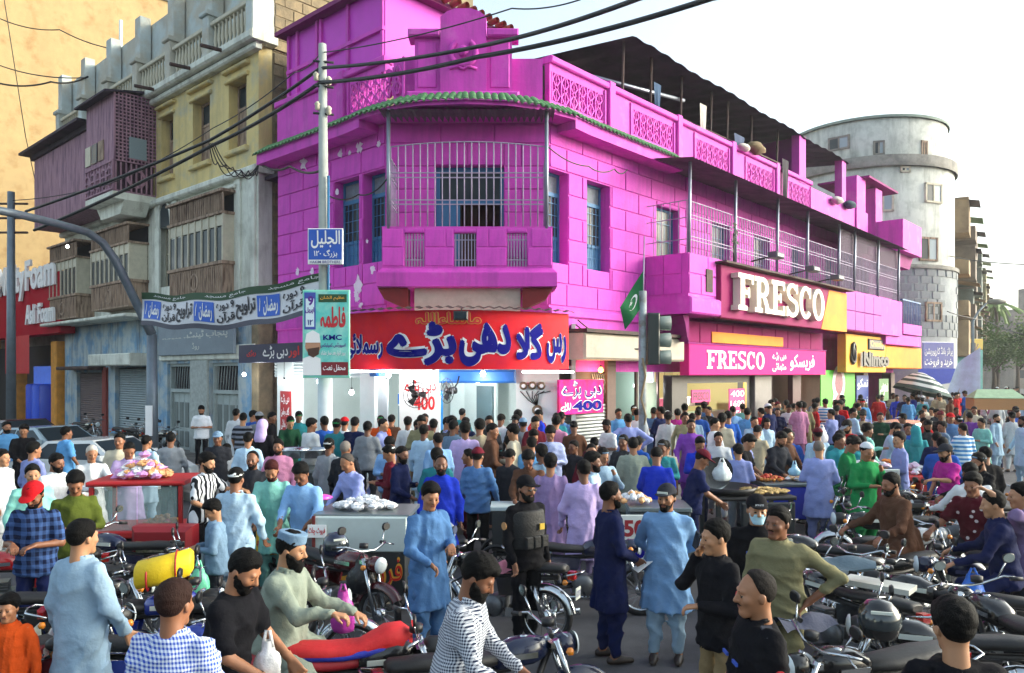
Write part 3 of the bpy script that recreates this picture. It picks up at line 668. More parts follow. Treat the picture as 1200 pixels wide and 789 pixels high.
bulb(at(412, 460, 20.5), 'white bulb hung by the barred window of the corner shop', power=40)
bulb(at(455, 440, 18.8), 'white bulb under the red curved sign beside the narrow grey door', power=30, flex=.1)
bulb(at(508, 438, 18.2), 'white bulb under the middle of the red curved sign', power=30, flex=.1); bulb(at(566, 438, 18.2), 'white bulb under the red curved sign near its floodlight', power=30, flex=.1)
bulb(at(560, 447, 20.3), 'white bulb inside the white corner shop behind the blue shutter box', power=70, flex=.3)
bulb(at(704, 434, 20.0), 'glowing orange bulb above the pink 400 board', .07, M_lampo, 25, (1, .6, .25), .15)
bulb(at(745, 452, 22.5), 'white bulb hung in the glazed shop, nearer the traffic pole', power=30); bulb(at(763, 450, 22.8), 'white bulb in the middle of the glazed shop', power=30); bulb(at(779, 450, 23.4), 'small white bulb at the end of the glazed shop', .05, power=0)
bulb(at(286, 439, 22.5), 'white bulb hung before the grey carved doors', .06, power=15, flex=.2)
bulb(at(79, 289, 27), 'small lit lamp fixed high on the old building corner', .055, power=8, flex=.1)
tl = MB().tube([at(405, 435, 17.6), at(470, 436, 17.4)], .025, 6).build('tube_light', M_lamp); tag(tl, 'white tube light under the poster end of the red sign', 'tube light')
tl = MB().tube([at(612, 436, 17.3), at(672, 436, 17.6)], .025, 6).build('tube_light', M_lamp); tag(tl, 'white tube light under the end of the red sign beside the beige beam', 'tube light')

# ground floor along the right street
fpart('pier', MB().box(2.35, 2.75, -.12, .3, .1, 3.3), mat('brown_pier', '#5b4640', .7, var=.2, grime=.3), PB, FR)
slat_shutter(FR, .35, 2.35, .15, 2.1, .05, M_shut)
fpart('fold_gate', MB().box(.35, 2.35, .0, .02, 2.1, 2.9), mat('dark_gate', '#3a2a28', .8), PB, FR)
gt = MB()
for i in range(7):
    x = 1.75 + i * .1; gt.tube([(x, -.03, 2.1), (x + .3, -.03, 2.85)], .01, 4).tube([(x + .3, -.045, 2.1), (x, -.045, 2.85)], .01, 4)
fpart('gate_lattice', gt, M_shut, PB, FR)
fpart('awning_beam', MB().bevbox(.3, 5.1, -.9, 0, 3.2, 3.85, .05), M_beige, PB, FR)
fpart('awning_lip', MB().box(.25, 5.15, -1.0, -.0, 3.86, 3.95), M_rust, PB, FR)
fpart('shop_room', MB().box(2.75, 5.4, 2.6, 2.7, .1, 3.3).box(2.75, 2.85, .3, 2.6, .1, 3.3).box(5.3, 5.4, .3, 2.6, .1, 3.3), mat('greenish_interior', '#a7bcae', .6), PB, FR)
gl = fpart('shop_glazing', MB().box(2.8, 2.88, .0, .08, .1, 3.1).box(5.1, 5.18, 0, .08, .1, 3.1).box(2.88, 5.1, 0, .08, 3.0, 3.1).box(3.95, 4.03, .002, .078, .1, 3.0), M_rust, PB, FR)
MB().box(4.05, 5.08, .03, .035, .3, 2.6).build('pane', mat('etched_green_glass', '#8fa79a', .3, var=.1), gl)
# the sweet shop: lit display window, column, doorway
fpart('shop_room', MB().box(5.4, 11.2, 3.0, 3.1, .1, 2.9).box(11.1, 11.2, .3, 3.0, .1, 2.9), mat('warm_interior', '#c6c08a', .6), PB, FR)
fpart('window_surround', MB().box(5.4, 6.3, -.3, .0, .1, 2.8).box(10.3, 10.7, -.3, 0, .1, 2.8).box(6.3, 10.3, -.3, 0, 2.55, 2.8).box(6.3, 10.3, -.3, 0, .1, .5), mat('dark_frame', '#2e2a2c', .5, var=.2), PB, FR)
fpart('frame_trim', MB().box(10.1, 10.28, -.34, -.3, .5, 2.55), mat('gold_trim', '#a98a3a', .4, metal=.5), PB, FR)
fpart('column', MB().bevbox(10.7, 12.1, -.45, .0, .1, 2.85, .03), mat('grey_marble', '#6e6a6c', .4, var=.2, vscale=2), PB, FR)
dw = fpart('doorway', MB().box(12.1, 12.5, -.2, 0, .1, 2.8).box(14.6, 15.4, -.2, 0, .1, 2.8).box(12.5, 14.6, .6, .7, .1, 2.8), mat('maroon_joinery', '#4a1020', .5, var=.2), PB, FR)
lettering('FRESCO', dw, 12.75, 14.3, 1.75, 2.0, .59, mat('pink_lettering', '#ff6aa8', .5), .02)
MB().box(12.7, 14.4, .56, .6, 1.2, 2.2).build('door_panel', mat('pink_glow_board', '#8a1440', .4), dw)
cs = thing('display_counter', FR.p(8.2, -.6, .1), 'lit glass sweet counter with trays inside the shop window', 'counter', rz=FR.rz)
MB().box(-1.8, 1.8, -.3, .3, 0, .8).build('base', M_frw, cs); MB().box(-1.8, 1.8, -.28, .28, .8, 1.5).build('glass_case', mat('case_glass', '#9fc0ae', .15, alpha=.55), cs)
for i in range(6): MB().bevbox(-1.7 + i * .58, -1.2 + i * .58, -.2, .2, .85, .97, .02).build('sweet_tray', mat('sweets_%d' % (i % 3), ['#c98a3a', '#e7e0c9', '#5a8a3c'][i % 3], .7), cs)
for i in range(7):
    x = 6.6 + i * .5
    b_ = MB().bevbox(x, x + .38, .9, 1.2, 1.75, 2.05, .02).build('sweet_box', mat('sweet_box_%d' % (i % 3), ['#b3135f', '#d8d0bc', '#2e2a2c'][i % 3], .6)); b_.matrix_world = FR.M
    tag(b_, 'cardboard sweet box on the shelf behind the lit shop window, ' + ['first', 'second', 'third', 'fourth', 'fifth', 'sixth', 'seventh'][i] + ' from the dark pier', 'box', 'sweet boxes on the shop shelf')
def poster(F, x0, x1, z0, z1, out, colr, label, cat='poster', lines=(), lc='#ffffff'):
    o = MB().bevbox(x0, x1, -out - .03, -out, z0, z1, .008).build('poster', mat('poster_' + colr, colr, .6, var=.1)); o.matrix_world = F.M; tag(o, label, cat)
    n = len(lines)
    for i, t in enumerate(lines):
        h = (z1 - z0) / n; lettering(t, o, x0 + .08 * (x1 - x0), x1 - .08 * (x1 - x0), z1 - (i + .82) * h, z1 - (i + .2) * h, -out - .034, mat('ink_' + lc, lc, .6), .015)
    return o
poster(FR, 9.0, 10.2, 1.0, 2.35, .31, '#c4157a', 'pink price list pasted on the lit sweet shop window', lines=('400', '1600', '650', '320'))
poster(FR, 6.5, 7.7, 1.95, 2.35, .31, '#c4157a', 'pink shop name strip hung inside the lit window', lines=('FRESCO',), lc='#5a0a3a')
bulb(FR.p(8.3, -1.2, 2.6), 'white bulb over the sweet counter in the lit window', power=220, colr=(1, .95, .75), flex=.1)
gp = poster(FR, FR.s(961, .5), FR.s(1001, .5), FR.z(980, 492, .5), FR.z(980, 434, .5), .5, '#4fbf2a', 'bright green food poster with two white plates beside the shop doorway')
for k in range(2):
    xx = (FR.s(961, .5) + FR.s(1001, .5)) / 2; zz = FR.z(980, 449 + 26 * k, .5)
    MB().lathe([(.001, -.56), (.75, -.54)], (xx, 0, zz), 20, 'y', False).build('plate', mat('plate_print', '#e3dfe6', .5), gp); MB().lathe([(.001, -.565), (.48, -.55)], (xx, 0, zz), 16, 'y', False).build('food', mat('food_print', '#8a4a5a', .6, var=.4, vscale=6), gp)
bp_ = poster(FR, FR.s(1003, .5), FR.s(1017, .5), FR.z(1010, 480, .5), FR.z(1010, 440, .5), .5, '#24408f', 'blue and white snack poster next to the green food poster', lines=('نمکو', 'نمکو'))
fpart('shop_room', MB().box(15.4, 27.5, 2.0, 2.1, .1, 2.9), mat('brown_interior', '#6a4a38', .7, var=.3, vscale=.8), PB, FR)
for x in (19.5, 23.0, 27.2): fpart('pier', MB().box(x, x + .6, -.15, .3, .1, 2.9), mat('brown_pier', '#5b4640'), PB, FR)
for i, (x, c_) in enumerate(((17.8, '#5a2a1c'), (21.5, '#c9a05a'), (25.0, '#3f7a3a'))): poster(FR, x, x + 1.5, 1.5, 2.6, .2, c_, ['brown hanging board', 'tan hanging board', 'green hanging board'][i] + ' in the snack shop front under the yellow sign', lines=(['نمکو', 'چپس', 'سموسے'][i],))
bulb(FR.p(21, -.6, 2.4), 'warm bulb in the snack shop under the yellow sign', .06, M_lampo, 20, (1, .75, .5), .2)

# ================================================================== signs
RS = thing('curved_sign', (-1.3, 17.1, 2.95), 'big red curved shop sign with navy white-edged writing under the corner balcony', 'sign')
HB = 1.32
def rs(x, y, z): return (x, y + 1.2 * (x / 2.65) ** 2, z)
MB().sheet(lambda u, v: rs(-2.7 + 5.35 * u, 0, HB * v), 40, 1).sheet(lambda u, v: rs(-2.7 + 5.35 * u, .25, HB * v), 40, 1).sheet(lambda u, v: rs(-2.7 + 5.35 * u, .25 * v, HB), 40, 1).sheet(lambda u, v: rs(-2.7 + 5.35 * u, .25 * v, 0), 40, 1).sheet(lambda u, v: rs(2.65, .25 * u, HB * v), 1, 1).build('sign_panel', M_red, RS)
MB().sheet(lambda u, v: rs(-2.8 + 5.6 * u, -.22 + .75 * v, HB + .03 + .1 * v + .02 * math.sin(u * 150)), 100, 1).build('sheet_cover', M_rust, RS)
bend = lambda p: rs(p[0], p[1], p[2])
def outlined(t, x0, x1, z0, z1, m1, m2, b1, b2):
    lettering(t, RS, x0, x1, z0, z1, -.012, m2, b2, bend=bend, name='lettering_edge', ref_bold=b1); lettering(t, RS, x0, x1, z0, z1, -.03, m1, b1, bend=bend)
outlined('دھی', 0.15, 1.25, .12, 1.0, M_navy, M_whitep, .05, .105); outlined('بڑے', -1.52, .02, .12, 1.02, M_navy, M_whitep, .05, .105)
outlined('رس', 2.12, 2.58, .18, .82, M_navy, M_whitep, .042, .095); outlined('گلا', 1.42, 2.0, .26, 1.02, M_navy, M_whitep, .05, .105); outlined('رسملائی', -2.66, -1.66, .25, .82, M_navy, M_whitep, .04, .09)
outlined('ماشاءاللہ', -.85, .6, 1.0, 1.26, MATS['red_lettering'], mat('gold_edge', '#e2a93a', .5), .02, .07)
fl_t = thing('floodlight', at(540, 370, 16.75), 'small black floodlight fixed over the top edge of the red curved sign', 'floodlight')
MB().bevbox(-.16, .16, -.06, .06, -.1, .1, .03).build('housing', M_black, fl_t); MB().box(-.13, .13, -.075, -.062, -.07, .07).build('glass', M_glass, fl_t); MB().tube([(0, .05, .08), (0, .3, .2)], .015, 5).build('bracket', M_black, fl_t)

def slab_letter(ch):
    w, s_, b = .74, .2, .13         # width, stem, bar
    def ring(cx, cz, rx, rz_, a0, a1, t, tz=None, n=14):
        out = []
        for i in range(n):
            p, q = math.radians(a0 + (a1 - a0) * i / n), math.radians(a0 + (a1 - a0) * (i + 1) / n); tz_ = tz or b
            out.append([(cx + rx * math.cos(p), cz + rz_ * math.sin(p)), (cx + rx * math.cos(q), cz + rz_ * math.sin(q)), (cx + (rx - t) * math.cos(q), cz + (rz_ - tz_) * math.sin(q)), (cx + (rx - t) * math.cos(p), cz + (rz_ - tz_) * math.sin(p))])
        return out
    def R(x0, x1, z0, z1): return [(x0, z0), (x1, z0), (x1, z1), (x0, z1)]
    if ch == 'F': return [R(.1, .1 + s_, 0, 1), R(0, .1, 0, b), R(.1 + s_, .42, 0, b), R(0, .1, 1 - b, 1), R(.1 + s_, w, 1 - b, 1), R(w - .1, w, .74, 1 - b), R(.1 + s_, .55, .44, .56), R(.46, .55, .36, .44), R(.46, .55, .56, .64)]
    if ch == 'E': return [R(.1, .1 + s_, 0, 1), R(0, .1, 0, b), R(.1 + s_, w, 0, b), R(0, .1, 1 - b, 1), R(.1 + s_, w, 1 - b, 1), R(w - .1, w, .74, 1 - b), R(w - .1, w, b, .28), R(.1 + s_, .55, .44, .56), R(.46, .55, .36, .44), R(.46, .55, .56, .64)]
    if ch == 'R': return [R(.1, .1 + s_, 0, 1), R(0, .1, 0, b), R(.1 + s_, .38, 0, b), R(0, .1, 1 - b, 1), R(.1 + s_, .42, 1 - b, 1), R(.1 + s_, .42, .42, .42 + b)] + ring(.42, .71, .3, .29, -90, 90, .19) + [[(.40, .42), (.6, .42), (.74, b), (.56, b)], R(.54, .84, 0, b)]
    if ch == 'O': return ring(.4, .5, .4, .52, 0, 360, .2, n=26)
    if ch == 'C': return ring(.4, .5, .4, .52, 40, 320, .2, n=22) + [R(.62, .72, .66, .98)]
    if ch == 'S': return ring(.37, .74, .34, .28, 20, 270, .17) + ring(.37, .27, .36, .29, -160, 90, .17) + [R(.6, .69, .72, 1.0), R(.03, .12, .0, .3)]
    return []
def slab_word(word, parent, x0, x1, z0, z1, y0, y1, m, each=True):
    adv = {'F': .80, 'R': .88, 'E': .82, 'S': .80, 'C': .84, 'O': .86}; tot = sum(adv[c] for c in word); sx = (x1 - x0) / tot; sz = z1 - z0; x = x0
    for c in word:
        mb = MB()
        for k, pg in enumerate(slab_letter(c)): mb.prism([(x + p * sx, z0 + q * sz) for p, q in pg], y0 + .0007 * (k % 5), y1)
        mb.build('letter', m, parent); x += adv[c] * sx
FS = thing('shop_sign', FR.p(11.3, 1.5, 4.49), 'large magenta fascia sign with raised cream letters FRESCO and amber light painted across its end', 'sign', rz=FR.rz)
M_fres = mat('fresco_fascia', '#8c1058', .65, var=.08, vscale=.8, spec=.12); M_amber = mat('amber_paint_and_glow', '#f0921e', .6, spec=.15, var=.12, vscale=.6, color2='#e2741c', c2lo=.45, c2hi=.8)
MB().bevbox(-5.26, 2.6, -.05, .2, 0, 1.56, .02).build('fascia_panel', M_fres, FS); MB().add([(2.605, -.045, 0), (5.3, -.045, 0), (5.3, -.045, 1.5), (3.4, -.045, 1.5), (2.605, .2, 0), (5.3, .2, 0), (5.3, .2, 1.5), (3.4, .2, 1.5)], [(0, 1, 2, 3), (4, 5, 6, 7), (1, 5, 6, 2), (2, 6, 7, 3), (0, 4, 5, 1), (0, 3, 7, 4)]).build('amber_paint_and_glow', M_amber, FS)  # slanted amber piece paints warm light on the end of the fascia
MB().bevbox(2.605, 3.5, -.03, .2, 0, 1.5, .01).build('fascia_panel', M_fres, FS)
MB().box(-5.4, 5.4, -.3, .25, 1.58, 1.64).build('top_sheet', M_rust, FS)
xa, xb = FR.s(862, 1.7) - 11.3, FR.s(964, 1.7) - 11.3
slab_word('FRESCO', FS, xa, xb, .26, 1.36, -.3, -.05, mat('cream_letter', '#e8e2d0', .4, var=.05))
for i, px in enumerate((906, 949, 978)):
    c = FR.p(FR.s(px, 2.2), 2.3, FR.z(px, [300, 316, 326][i], 2.2)); t = thing('floodlight', c, ['first grey floodlight on an arm above the raised letter R', 'middle grey floodlight on an arm above the raised letter S', 'last grey floodlight on an arm above the painted amber light'][i], 'floodlight', 'floodlights over the big fascia', FR.rz)
    MB().bevbox(-.28, .28, -.15, .15, -.09, .09, .04).build('housing', mat('grey_metal', '#55565c', .5, metal=.5), t); MB().tube([(0, .1, 0), (0, .8, -.1)], .025, 5).build('arm', M_black, t)
LS = thing('shop_sign', FR.p(10.6, .9, 2.8), 'long pink lower sign lettered FRESCO in white above the sweet shop window', 'sign', rz=FR.rz)
MB().bevbox(-5.35, 5.4, -.05, .25, 0, .92, .02).build('sign_panel', mat('pink_lightbox', '#d3187f', .65, spec=.12, var=.06, vscale=.5), LS)
MB().box(-5.4, 5.45, -.06, .26, .92, .97).build('top_edge', M_pinkdk, LS)
slab_word('FRESCO', LS, FR.s(828, .95) - 10.6, FR.s(896, .95) - 10.6, .2, .76, -.07, -.05, M_whitep)
lettering('فریسکو', LS, FR.s(926, .95) - 10.6, FR.s(954, .95) - 10.6, .16, .74, -.056, M_whitep, .02); lettering('دہی بڑے', LS, FR.s(905, .95) - 10.6, FR.s(921, .95) - 10.6, .5, .8, -.056, M_whitep, .02); lettering('مٹھائی', LS, FR.s(905, .95) - 10.6, FR.s(921, .95) - 10.6, .12, .42, -.056, M_whitep, .02)
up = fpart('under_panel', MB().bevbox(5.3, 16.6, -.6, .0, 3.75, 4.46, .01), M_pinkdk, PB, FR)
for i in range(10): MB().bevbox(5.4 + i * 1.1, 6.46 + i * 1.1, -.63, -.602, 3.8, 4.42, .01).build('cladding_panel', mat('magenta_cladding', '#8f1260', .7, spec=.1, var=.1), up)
ab = MB().bevbox(7.2, 12.6, -.66, -.635, 3.82, 4.16, .008).build('amber_glow_strip', M_amber, up)  # sunlit part of the cladding, painted as an amber strip
NS = thing('snack_sign', FR.p(FR.s(1014, 1.0), 1.0, 2.9), 'yellow-orange snack shop sign with bold black letters beside the pink fascia', 'sign', rz=FR.rz)
nx0, nx1 = FR.s(990, 1.0) - FR.s(1014, 1.0), FR.s(1037, 1.0) - FR.s(1014, 1.0); nz1 = FR.z(990, 391, 1.0) - 2.9
MB().bevbox(nx0, nx1, -.05, .3, .0, nz1, .03).build('sign_panel', mat('yellow_panel', '#e8b048', .65, spec=.12, var=.1), NS)
lettering('Nimco', NS, nx0 + 1.5, nx1 - .3, .25, nz1 - .75, -.16, M_whitep, .05, ext=.03); lettering('Nimco', NS, nx0 + 1.6, nx1 - .2, .28, nz1 - .7, -.22, M_black, .05, ext=.03)
MB().bevbox(nx0 + 2.7, nx1 - .4, -.12, -.05, nz1 - .6, nz1 - .12, .05).build('name_plate', M_black, NS)
lettering('Crunchy', NS, nx0 + 2.9, nx1 - .6, nz1 - .52, nz1 - .2, -.125, mat('gold_edge', '#e2a93a'), .02)
for k_ in range(2): MB().tube([(nx0 + .75 + (.5 - .06 * t_) * math.cos(t_ * .7 + 3.14 * k_) * .7, -.1, nz1 * .5 + (.5 - .04 * t_) * math.sin(t_ * .7 + 3.14 * k_)) for t_ in range(8)], [.02, .06, .08, .09, .09, .07, .05, .02], 6).build('swirl', M_black, NS)
OB = tag(MB().bevbox(FR.s(1038, 1.06), FR.s(1080, 1.06), -1.06, -.2, FR.z(1060, 432, 1.3), FR.z(1060, 406, 1.3), .04).build('fascia_box', M_amber), 'plain amber fascia box past the yellow snack sign', 'sign'); OB.matrix_world = FR.M
OB2 = fpart('ledge', MB().bevbox(FR.s(1037, 1.2), FR.s(1078, 1.2), -1.25, 0, FR.z(1060, 406, 1.2) + .02, FR.z(1060, 393, 1.2), .03), M_pink, PB, FR)
PS = thing('price_board', FR.p(FR.s(681, .4), .4, FR.z(681, 485, .4)), 'pink price board reading 400 in dark blue hung above the grey shutter', 'sign', rz=FR.rz)
pw = (FR.s(707, .4) - FR.s(655, .4)) / 2; ph = FR.z(681, 445, .4) - FR.z(681, 485, .4)
MB().bevbox(-pw, pw, -.03, .03, 0, ph, .01).build('board', mat('hot_pink_board', '#e0218f', .65, spec=.12, var=.08, color2='#d31860'), PS)
lettering('دہی بڑے', PS, -pw + .1, pw - .1, ph * .45, ph * .95, -.036, M_whitep, .04); lettering('دہی بڑے', PS, -pw + .13, pw - .13, ph * .48, ph * .92, -.046, M_navy, .01); lettering('400', PS, -pw * .45, pw * .92, .06, ph * .4, -.036, M_whitep, .06); lettering('400', PS, -pw * .43, pw * .9, .08, ph * .38, -.046, M_navy, .04); lettering('روپے', PS, -pw + .06, -pw * .5, .08, ph * .36, -.036, M_whitep, .02)
BS = thing('shop_board', FL.p(L(318), .5, 0), 'dark blue shop board with white and red writing left of the poster pole', 'sign', rz=FL.rz)
bx0, bx1 = FL.s(281, .5) - L(318), FL.s(357, .5) - L(318); bz0, bz1 = FL.z(318, 425, .5), FL.z(318, 403, .5)
MB().bevbox(bx0, bx1, -.04, .04, bz0, bz1, .01).build('board', mat('night_blue_board', '#16164a', .4, var=.3, vscale=9), BS)
lettering('دہی بڑے', BS, bx0 + 1.4, bx0 + 2.7, bz0 + .1, bz1 - .06, -.046, M_whitep, .02); lettering('ربڑی', BS, bx0 + .5, bx0 + 1.0, bz0 + .18, bz1 - .16, -.046, MATS['red_lettering'], .03); lettering('اور', BS, bx1 - .7, bx1 - .2, bz0 + .12, bz1 - .1, -.046, MATS['red_lettering'], .03)
# ================================================================== THE OLD BUILDING ON THE LEFT STREET
M_ochre = streak('ochre_plaster', '#d8c284', '#b9b294', '#8a8068', lo=.5, hi=.68, blotch=.3)
M_pale = streak('pale_blue_plaster', '#dde0d4', '#c0c2b6', '#7c7466', lo=.48, hi=.66, blotch=.4)
M_blueg = streak('blue_ground_plaster', '#aab6b8', '#6f98b8', '#565a5c', lo=.45, hi=.6, blotch=.6)
M_greyp = mat('grey_render', '#bcb8aa', .9, var=.15, vscale=.9, color2='#c0cac8', c2lo=.45, c2hi=.6, bump=.3, grime=.3)
M_stone = mat('buff_stone', '#8f7f63', .95, var=.25, vscale=1.6, color2='#6f6552', bump=.6, bscale=14, grime=.3)
M_wood = mat('weathered_wood', '#a68e7a', .85, var=.25, vscale=3, color2='#5f4a3c', stretch=(3, 3, .5))
M_purple = mat('faded_purple_wood', '#a37c8c', .85, var=.25, vscale=2, color2='#7a5a6e', stretch=(4, 4, .5))
M_cream = mat('cream_frame', '#c9c2ad', .8, var=.15, grime=.2)
OL, OR = L(76), L(303)
OBD = thing('old_building', FL.p((OL + OR) / 2, 0, 0), 'weathered three-storey old building with ochre top floor and pale blue first floor', 'building')
def ow(name, mb, m, parent=None): return fpart(name, mb, m, OBD, FL, parent)
Z1, Z2, Z3 = 5.0, 9.0, 12.75
w2 = []
for a, b, t, bt in ((189, 203, 137, 212), (226, 246, 119, 196), (268, 289, 100, 178)):
    w2.append((L(a), L(b), 9.85, 12.0))
w1 = [(L(186), L(201), 5.95, 8.1), (L(214), L(277), 5.5, 8.35), (L(129), L(174), 5.5, 8.2), (L(79), L(113), 5.5, 8.2)]
g0 = [(L(90), L(121), .15, 2.9), (L(135), L(174), .15, 3.1), (L(196), L(224), .15, 3.2), (L(246), L(279), .15, 3.2)]
u2 = wall(OBD, FL, OL, OR, Z2 + .12, Z3, w2, M_ochre, .45); u1 = wall(OBD, FL, OL, OR, Z1 + .1, Z2 - .1, w1, M_pale, .45); u0 = wall(OBD, FL, OL, OR, 0, Z1 - .12, g0, M_blueg, .45)
MB().bevbox(OL - .1, OR + .12, -.22, .45, Z2 - .1, Z2 + .12, .05).build('ledge', M_pale, u1); MB().bevbox(OL - .1, OR + .1, -.3, .45, Z1 - .12, Z1 + .1, .05).build('ledge', M_pale, u0)
MB().bevbox(OL, L(180), -1.0, -.3, Z1 - .1, Z1 + .02, .03).build('balcony_slab', M_pale, u0)
cn = ow('cornice', MB().bevbox(OL - .2, OR + .35, -.45, .45, Z3, Z3 + .28, .06).bevbox(OL - .1, OR + .2, -.25, .0, Z3 - .2, Z3, .05), M_pale)
for (a, b, c, d) in w2:
    o = ow('window', MB().box(a, a + .09, .3, .38, c, d).box(b - .09, b, .3, .38, c, d).box(a + .09, b - .09, .3, .38, d - .09, d).box(a + .09, b - .09, .302, .378, c + 1.35, c + 1.43).box((a + b) / 2 - .03, (a + b) / 2 + .03, .302, .378, c, d - .09), M_wood)
    MB().box(a + .09, b - .09, .34, .35, c + 1.43, d - .09).build('pane', M_glass, o)
    MB().box(a + .09, (a + b) / 2 - .03, .33, .36, c, c + 1.35).build('shutter_leaf', M_wood, o); MB().box((a + b) / 2 + .03, b - .09, .33, .36, c, c + 1.35).build('shutter_leaf', M_wood, o)
    MB().bevbox(a - .15, b + .15, -.1, 0, d, d + .12, .03).bevbox(a - .22, b + .22, -.16, 0, d + .32, d + .42, .03).build('hood', M_ochre, u2); MB().bevbox(a - .12, b + .12, -.14, .0, c - .16, c, .03).build('sill', M_ochre, u2)
# arched window
a, b, c, d = w1[0]
o = ow('arched_window', MB().box(a, a + .08, .25, .33, c, d).box(b - .08, b, .25, .33, c, d).box((a + b) / 2 - .03, (a + b) / 2 + .03, .25, .33, c, d).box(a + .08, b - .08, .252, .328, c + 1.2, c + 1.27), M_cream)
MB().box(a, b, .3, .31, c, d).build('pane', M_glass, o)
rr = (b - a) / 2; xm = (a + b) / 2
MB().prism([(xm + rr * math.cos(t), d - .02 + 1.6 * rr * math.sin(t)) for t in [math.pi * i / 10 for i in range(11)]], -.02, .0).build('arch_head', M_glass, o)
ar = MB().tube([(xm + (rr + .06) * math.cos(t), -.04, d + 1.6 * (rr + .06) * math.sin(t)) for t in [math.pi * i / 12 for i in range(13)]], .06, 6); ar.box(a - .12, a, -.06, 0, c, d).box(b, b + .12, -.06, 0, c, d); ar.build('arch_moulding', M_pale, u1)
# wooden bays
def bay(x0, x1, z0, z1, out, m, name='bay_window'):
    o = ow(name, MB().box(x0, x1, -out, 0, z0, z0 + .9).box(x0 - .06, x1 + .06, -out - .06, 0, z0 + .9, z0 + 1.0).box(x0 - .06, x1 + .06, -out - .06, 0, z1 - .7, z1 - .62).box(x0 - .1, x1 + .1, -out - .1, 0, z1 - .02, z1 + .06), m)
    n = max(3, int((x1 - x0) / .45))
    for i in range(n + 1):
        x = x0 + (x1 - x0) * i / n; MB().box(x - .035, x + .035, -out - .02, -out + .06, z0 + 1.0, z1 - .7).build('mullion', M_cream, o)
        if i < n: MB().box(x + .04, x + (x1 - x0) / n - .04, -out + .02, -out + .04, z0 + 1.0, z1 - 1.1).build('pane', M_glass, o); MB().box(x + .04, x + (x1 - x0) / n - .04, -out + .01, -out + .04, z1 - 1.06, z1 - .72).build('pane', M_cream, o)
    sl_ = MB(); s2_ = MB(); x = x0 + .05
    while x < x1: sl_.box(x, x + .05, -out - .02, -out + .03, z1 - .6, z1 - .05); s2_.box(x, x + .04, -out - .02, -out, z0 + .06, z0 + .84); x += .13
    sl_.build('lattice', m, o); s2_.build('lattice', m, o)
    MB().box(x1 - .06, x1, -out, 0, z0 + 1.0, z1 - .7).build('side_frame', M_cream, o)
    MB().box(x0, x1, -.05, -.02, z0 + .9, z1).build('inner_board', M_dark, o)
    MB().lathe([(.22, -out - .03), (.26, -out - .045), (.3, -out - .03)], ((x0 + x1) / 2, 0, z0 + .45), 14, 'y').build('roundel', m, o)
bay(w1[1][0], w1[1][1], 5.35, 8.5, .45, M_wood); bay(w1[2][0], w1[2][1], 5.3, 8.3, .7, M_wood); bay(w1[3][0], w1[3][1] - .2, 5.15, 8.3, .7, M_wood)
MB().bevbox(L(213) - .1, L(277) + .15, -.18, .0, 8.62, 8.74, .03).build('hood', M_pale, u1)
# enclosed purple balcony on a slab
x1p = L(183); x0p = FL.s(100, 1.5); pz0, pz1 = 9.25, 12.75
pbk = ow('enclosed_balcony', MB().box(x0p, x1p, -1.5, 0, pz0 - .25, pz0), M_pale)
MB().box(x0p, x1p, -1.48, -1.42, pz0, pz0 + 1.1).box(x0p, x1p, -1.46, -1.42, pz0 + 1.1, pz1).box(x1p - .06, x1p, -1.42, 0, pz0, pz0 + .06).build('front_screen', M_purple, pbk)
pn = MB()
i = 0; x = x0p + .05
while x < x1p: pn.box(x, x + .05, -1.52, -1.48, pz0 + .05, pz0 + 1.05); x += .28
for z in (pz0 + .05, pz0 + 1.02, pz0 + .55): pn.box(x0p, x1p, -1.53, -1.5, z, z + .06)
for k in range(5):
    cxk = x0p + (x1p - x0p) * (k + .5) / 5; pn.lathe([(.26, -1.53), (.3, -1.55), (.34, -1.53)], (cxk, 0, pz0 + .55), 12, 'y')
pn.build('fretwork', M_purple, pbk)
for k in range(3): MB().box(x1p - 2.6 + k * .62, x1p - 2.1 + k * .62, -1.5, -1.47, pz0 + 1.25, pz0 + 1.95).build('small_window', [M_cream, M_glass, M_wood][k], pbk)
lt_ = MB(); n = 11
for k in range(n + 1): y = -1.42 + 1.42 * k / n; lt_.box(x1p - .05, x1p + .01, y - .022, y + .022, pz0 + 1.1, pz1)
for k in range(20): z = pz0 + 1.1 + (pz1 - pz0 - 1.1) * k / 19; lt_.box(x1p - .04, x1p + .016, -1.42, 0, z - .022, z + .022)
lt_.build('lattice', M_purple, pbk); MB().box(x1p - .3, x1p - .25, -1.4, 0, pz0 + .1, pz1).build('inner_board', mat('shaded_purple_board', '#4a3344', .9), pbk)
MB().box(x1p - .02, x1p + .03, -.95, -.35, pz0 + 1.25, pz0 + 2.0).build('side_window', mat('grey_cooler', '#7a8a90', .5), pbk)
rg = MB()
for k in range(9): y = -1.4 + 1.4 * k / 8; rg.box(x1p - .01, x1p + .03, y - .025, y + .025, pz0 + .05, pz0 + 1.05)
rg.lathe([(.25, x1p + .02), (.3, x1p + .045), (.35, x1p + .02)], (0, -.7, pz0 + .55), 14, 'x'); rg.build('railing', M_purple, pbk)
MB().add([(x0p - .3, -1.8, pz1 - .05), (x1p + .1, -1.8, pz1 - .05), (x1p + .1, 0, pz1 + .3), (x0p - .3, 0, pz1 + .3), (x0p - .3, -1.8, pz1 - .12), (x1p + .1, -1.8, pz1 - .12), (x1p + .1, 0, pz1 + .23), (x0p - .3, 0, pz1 + .23)], [(0, 1, 2, 3), (7, 6, 5, 4), (0, 4, 5, 1), (1, 5, 6, 2), (0, 3, 7, 4)]).build('tin_roof', M_tarp, pbk)
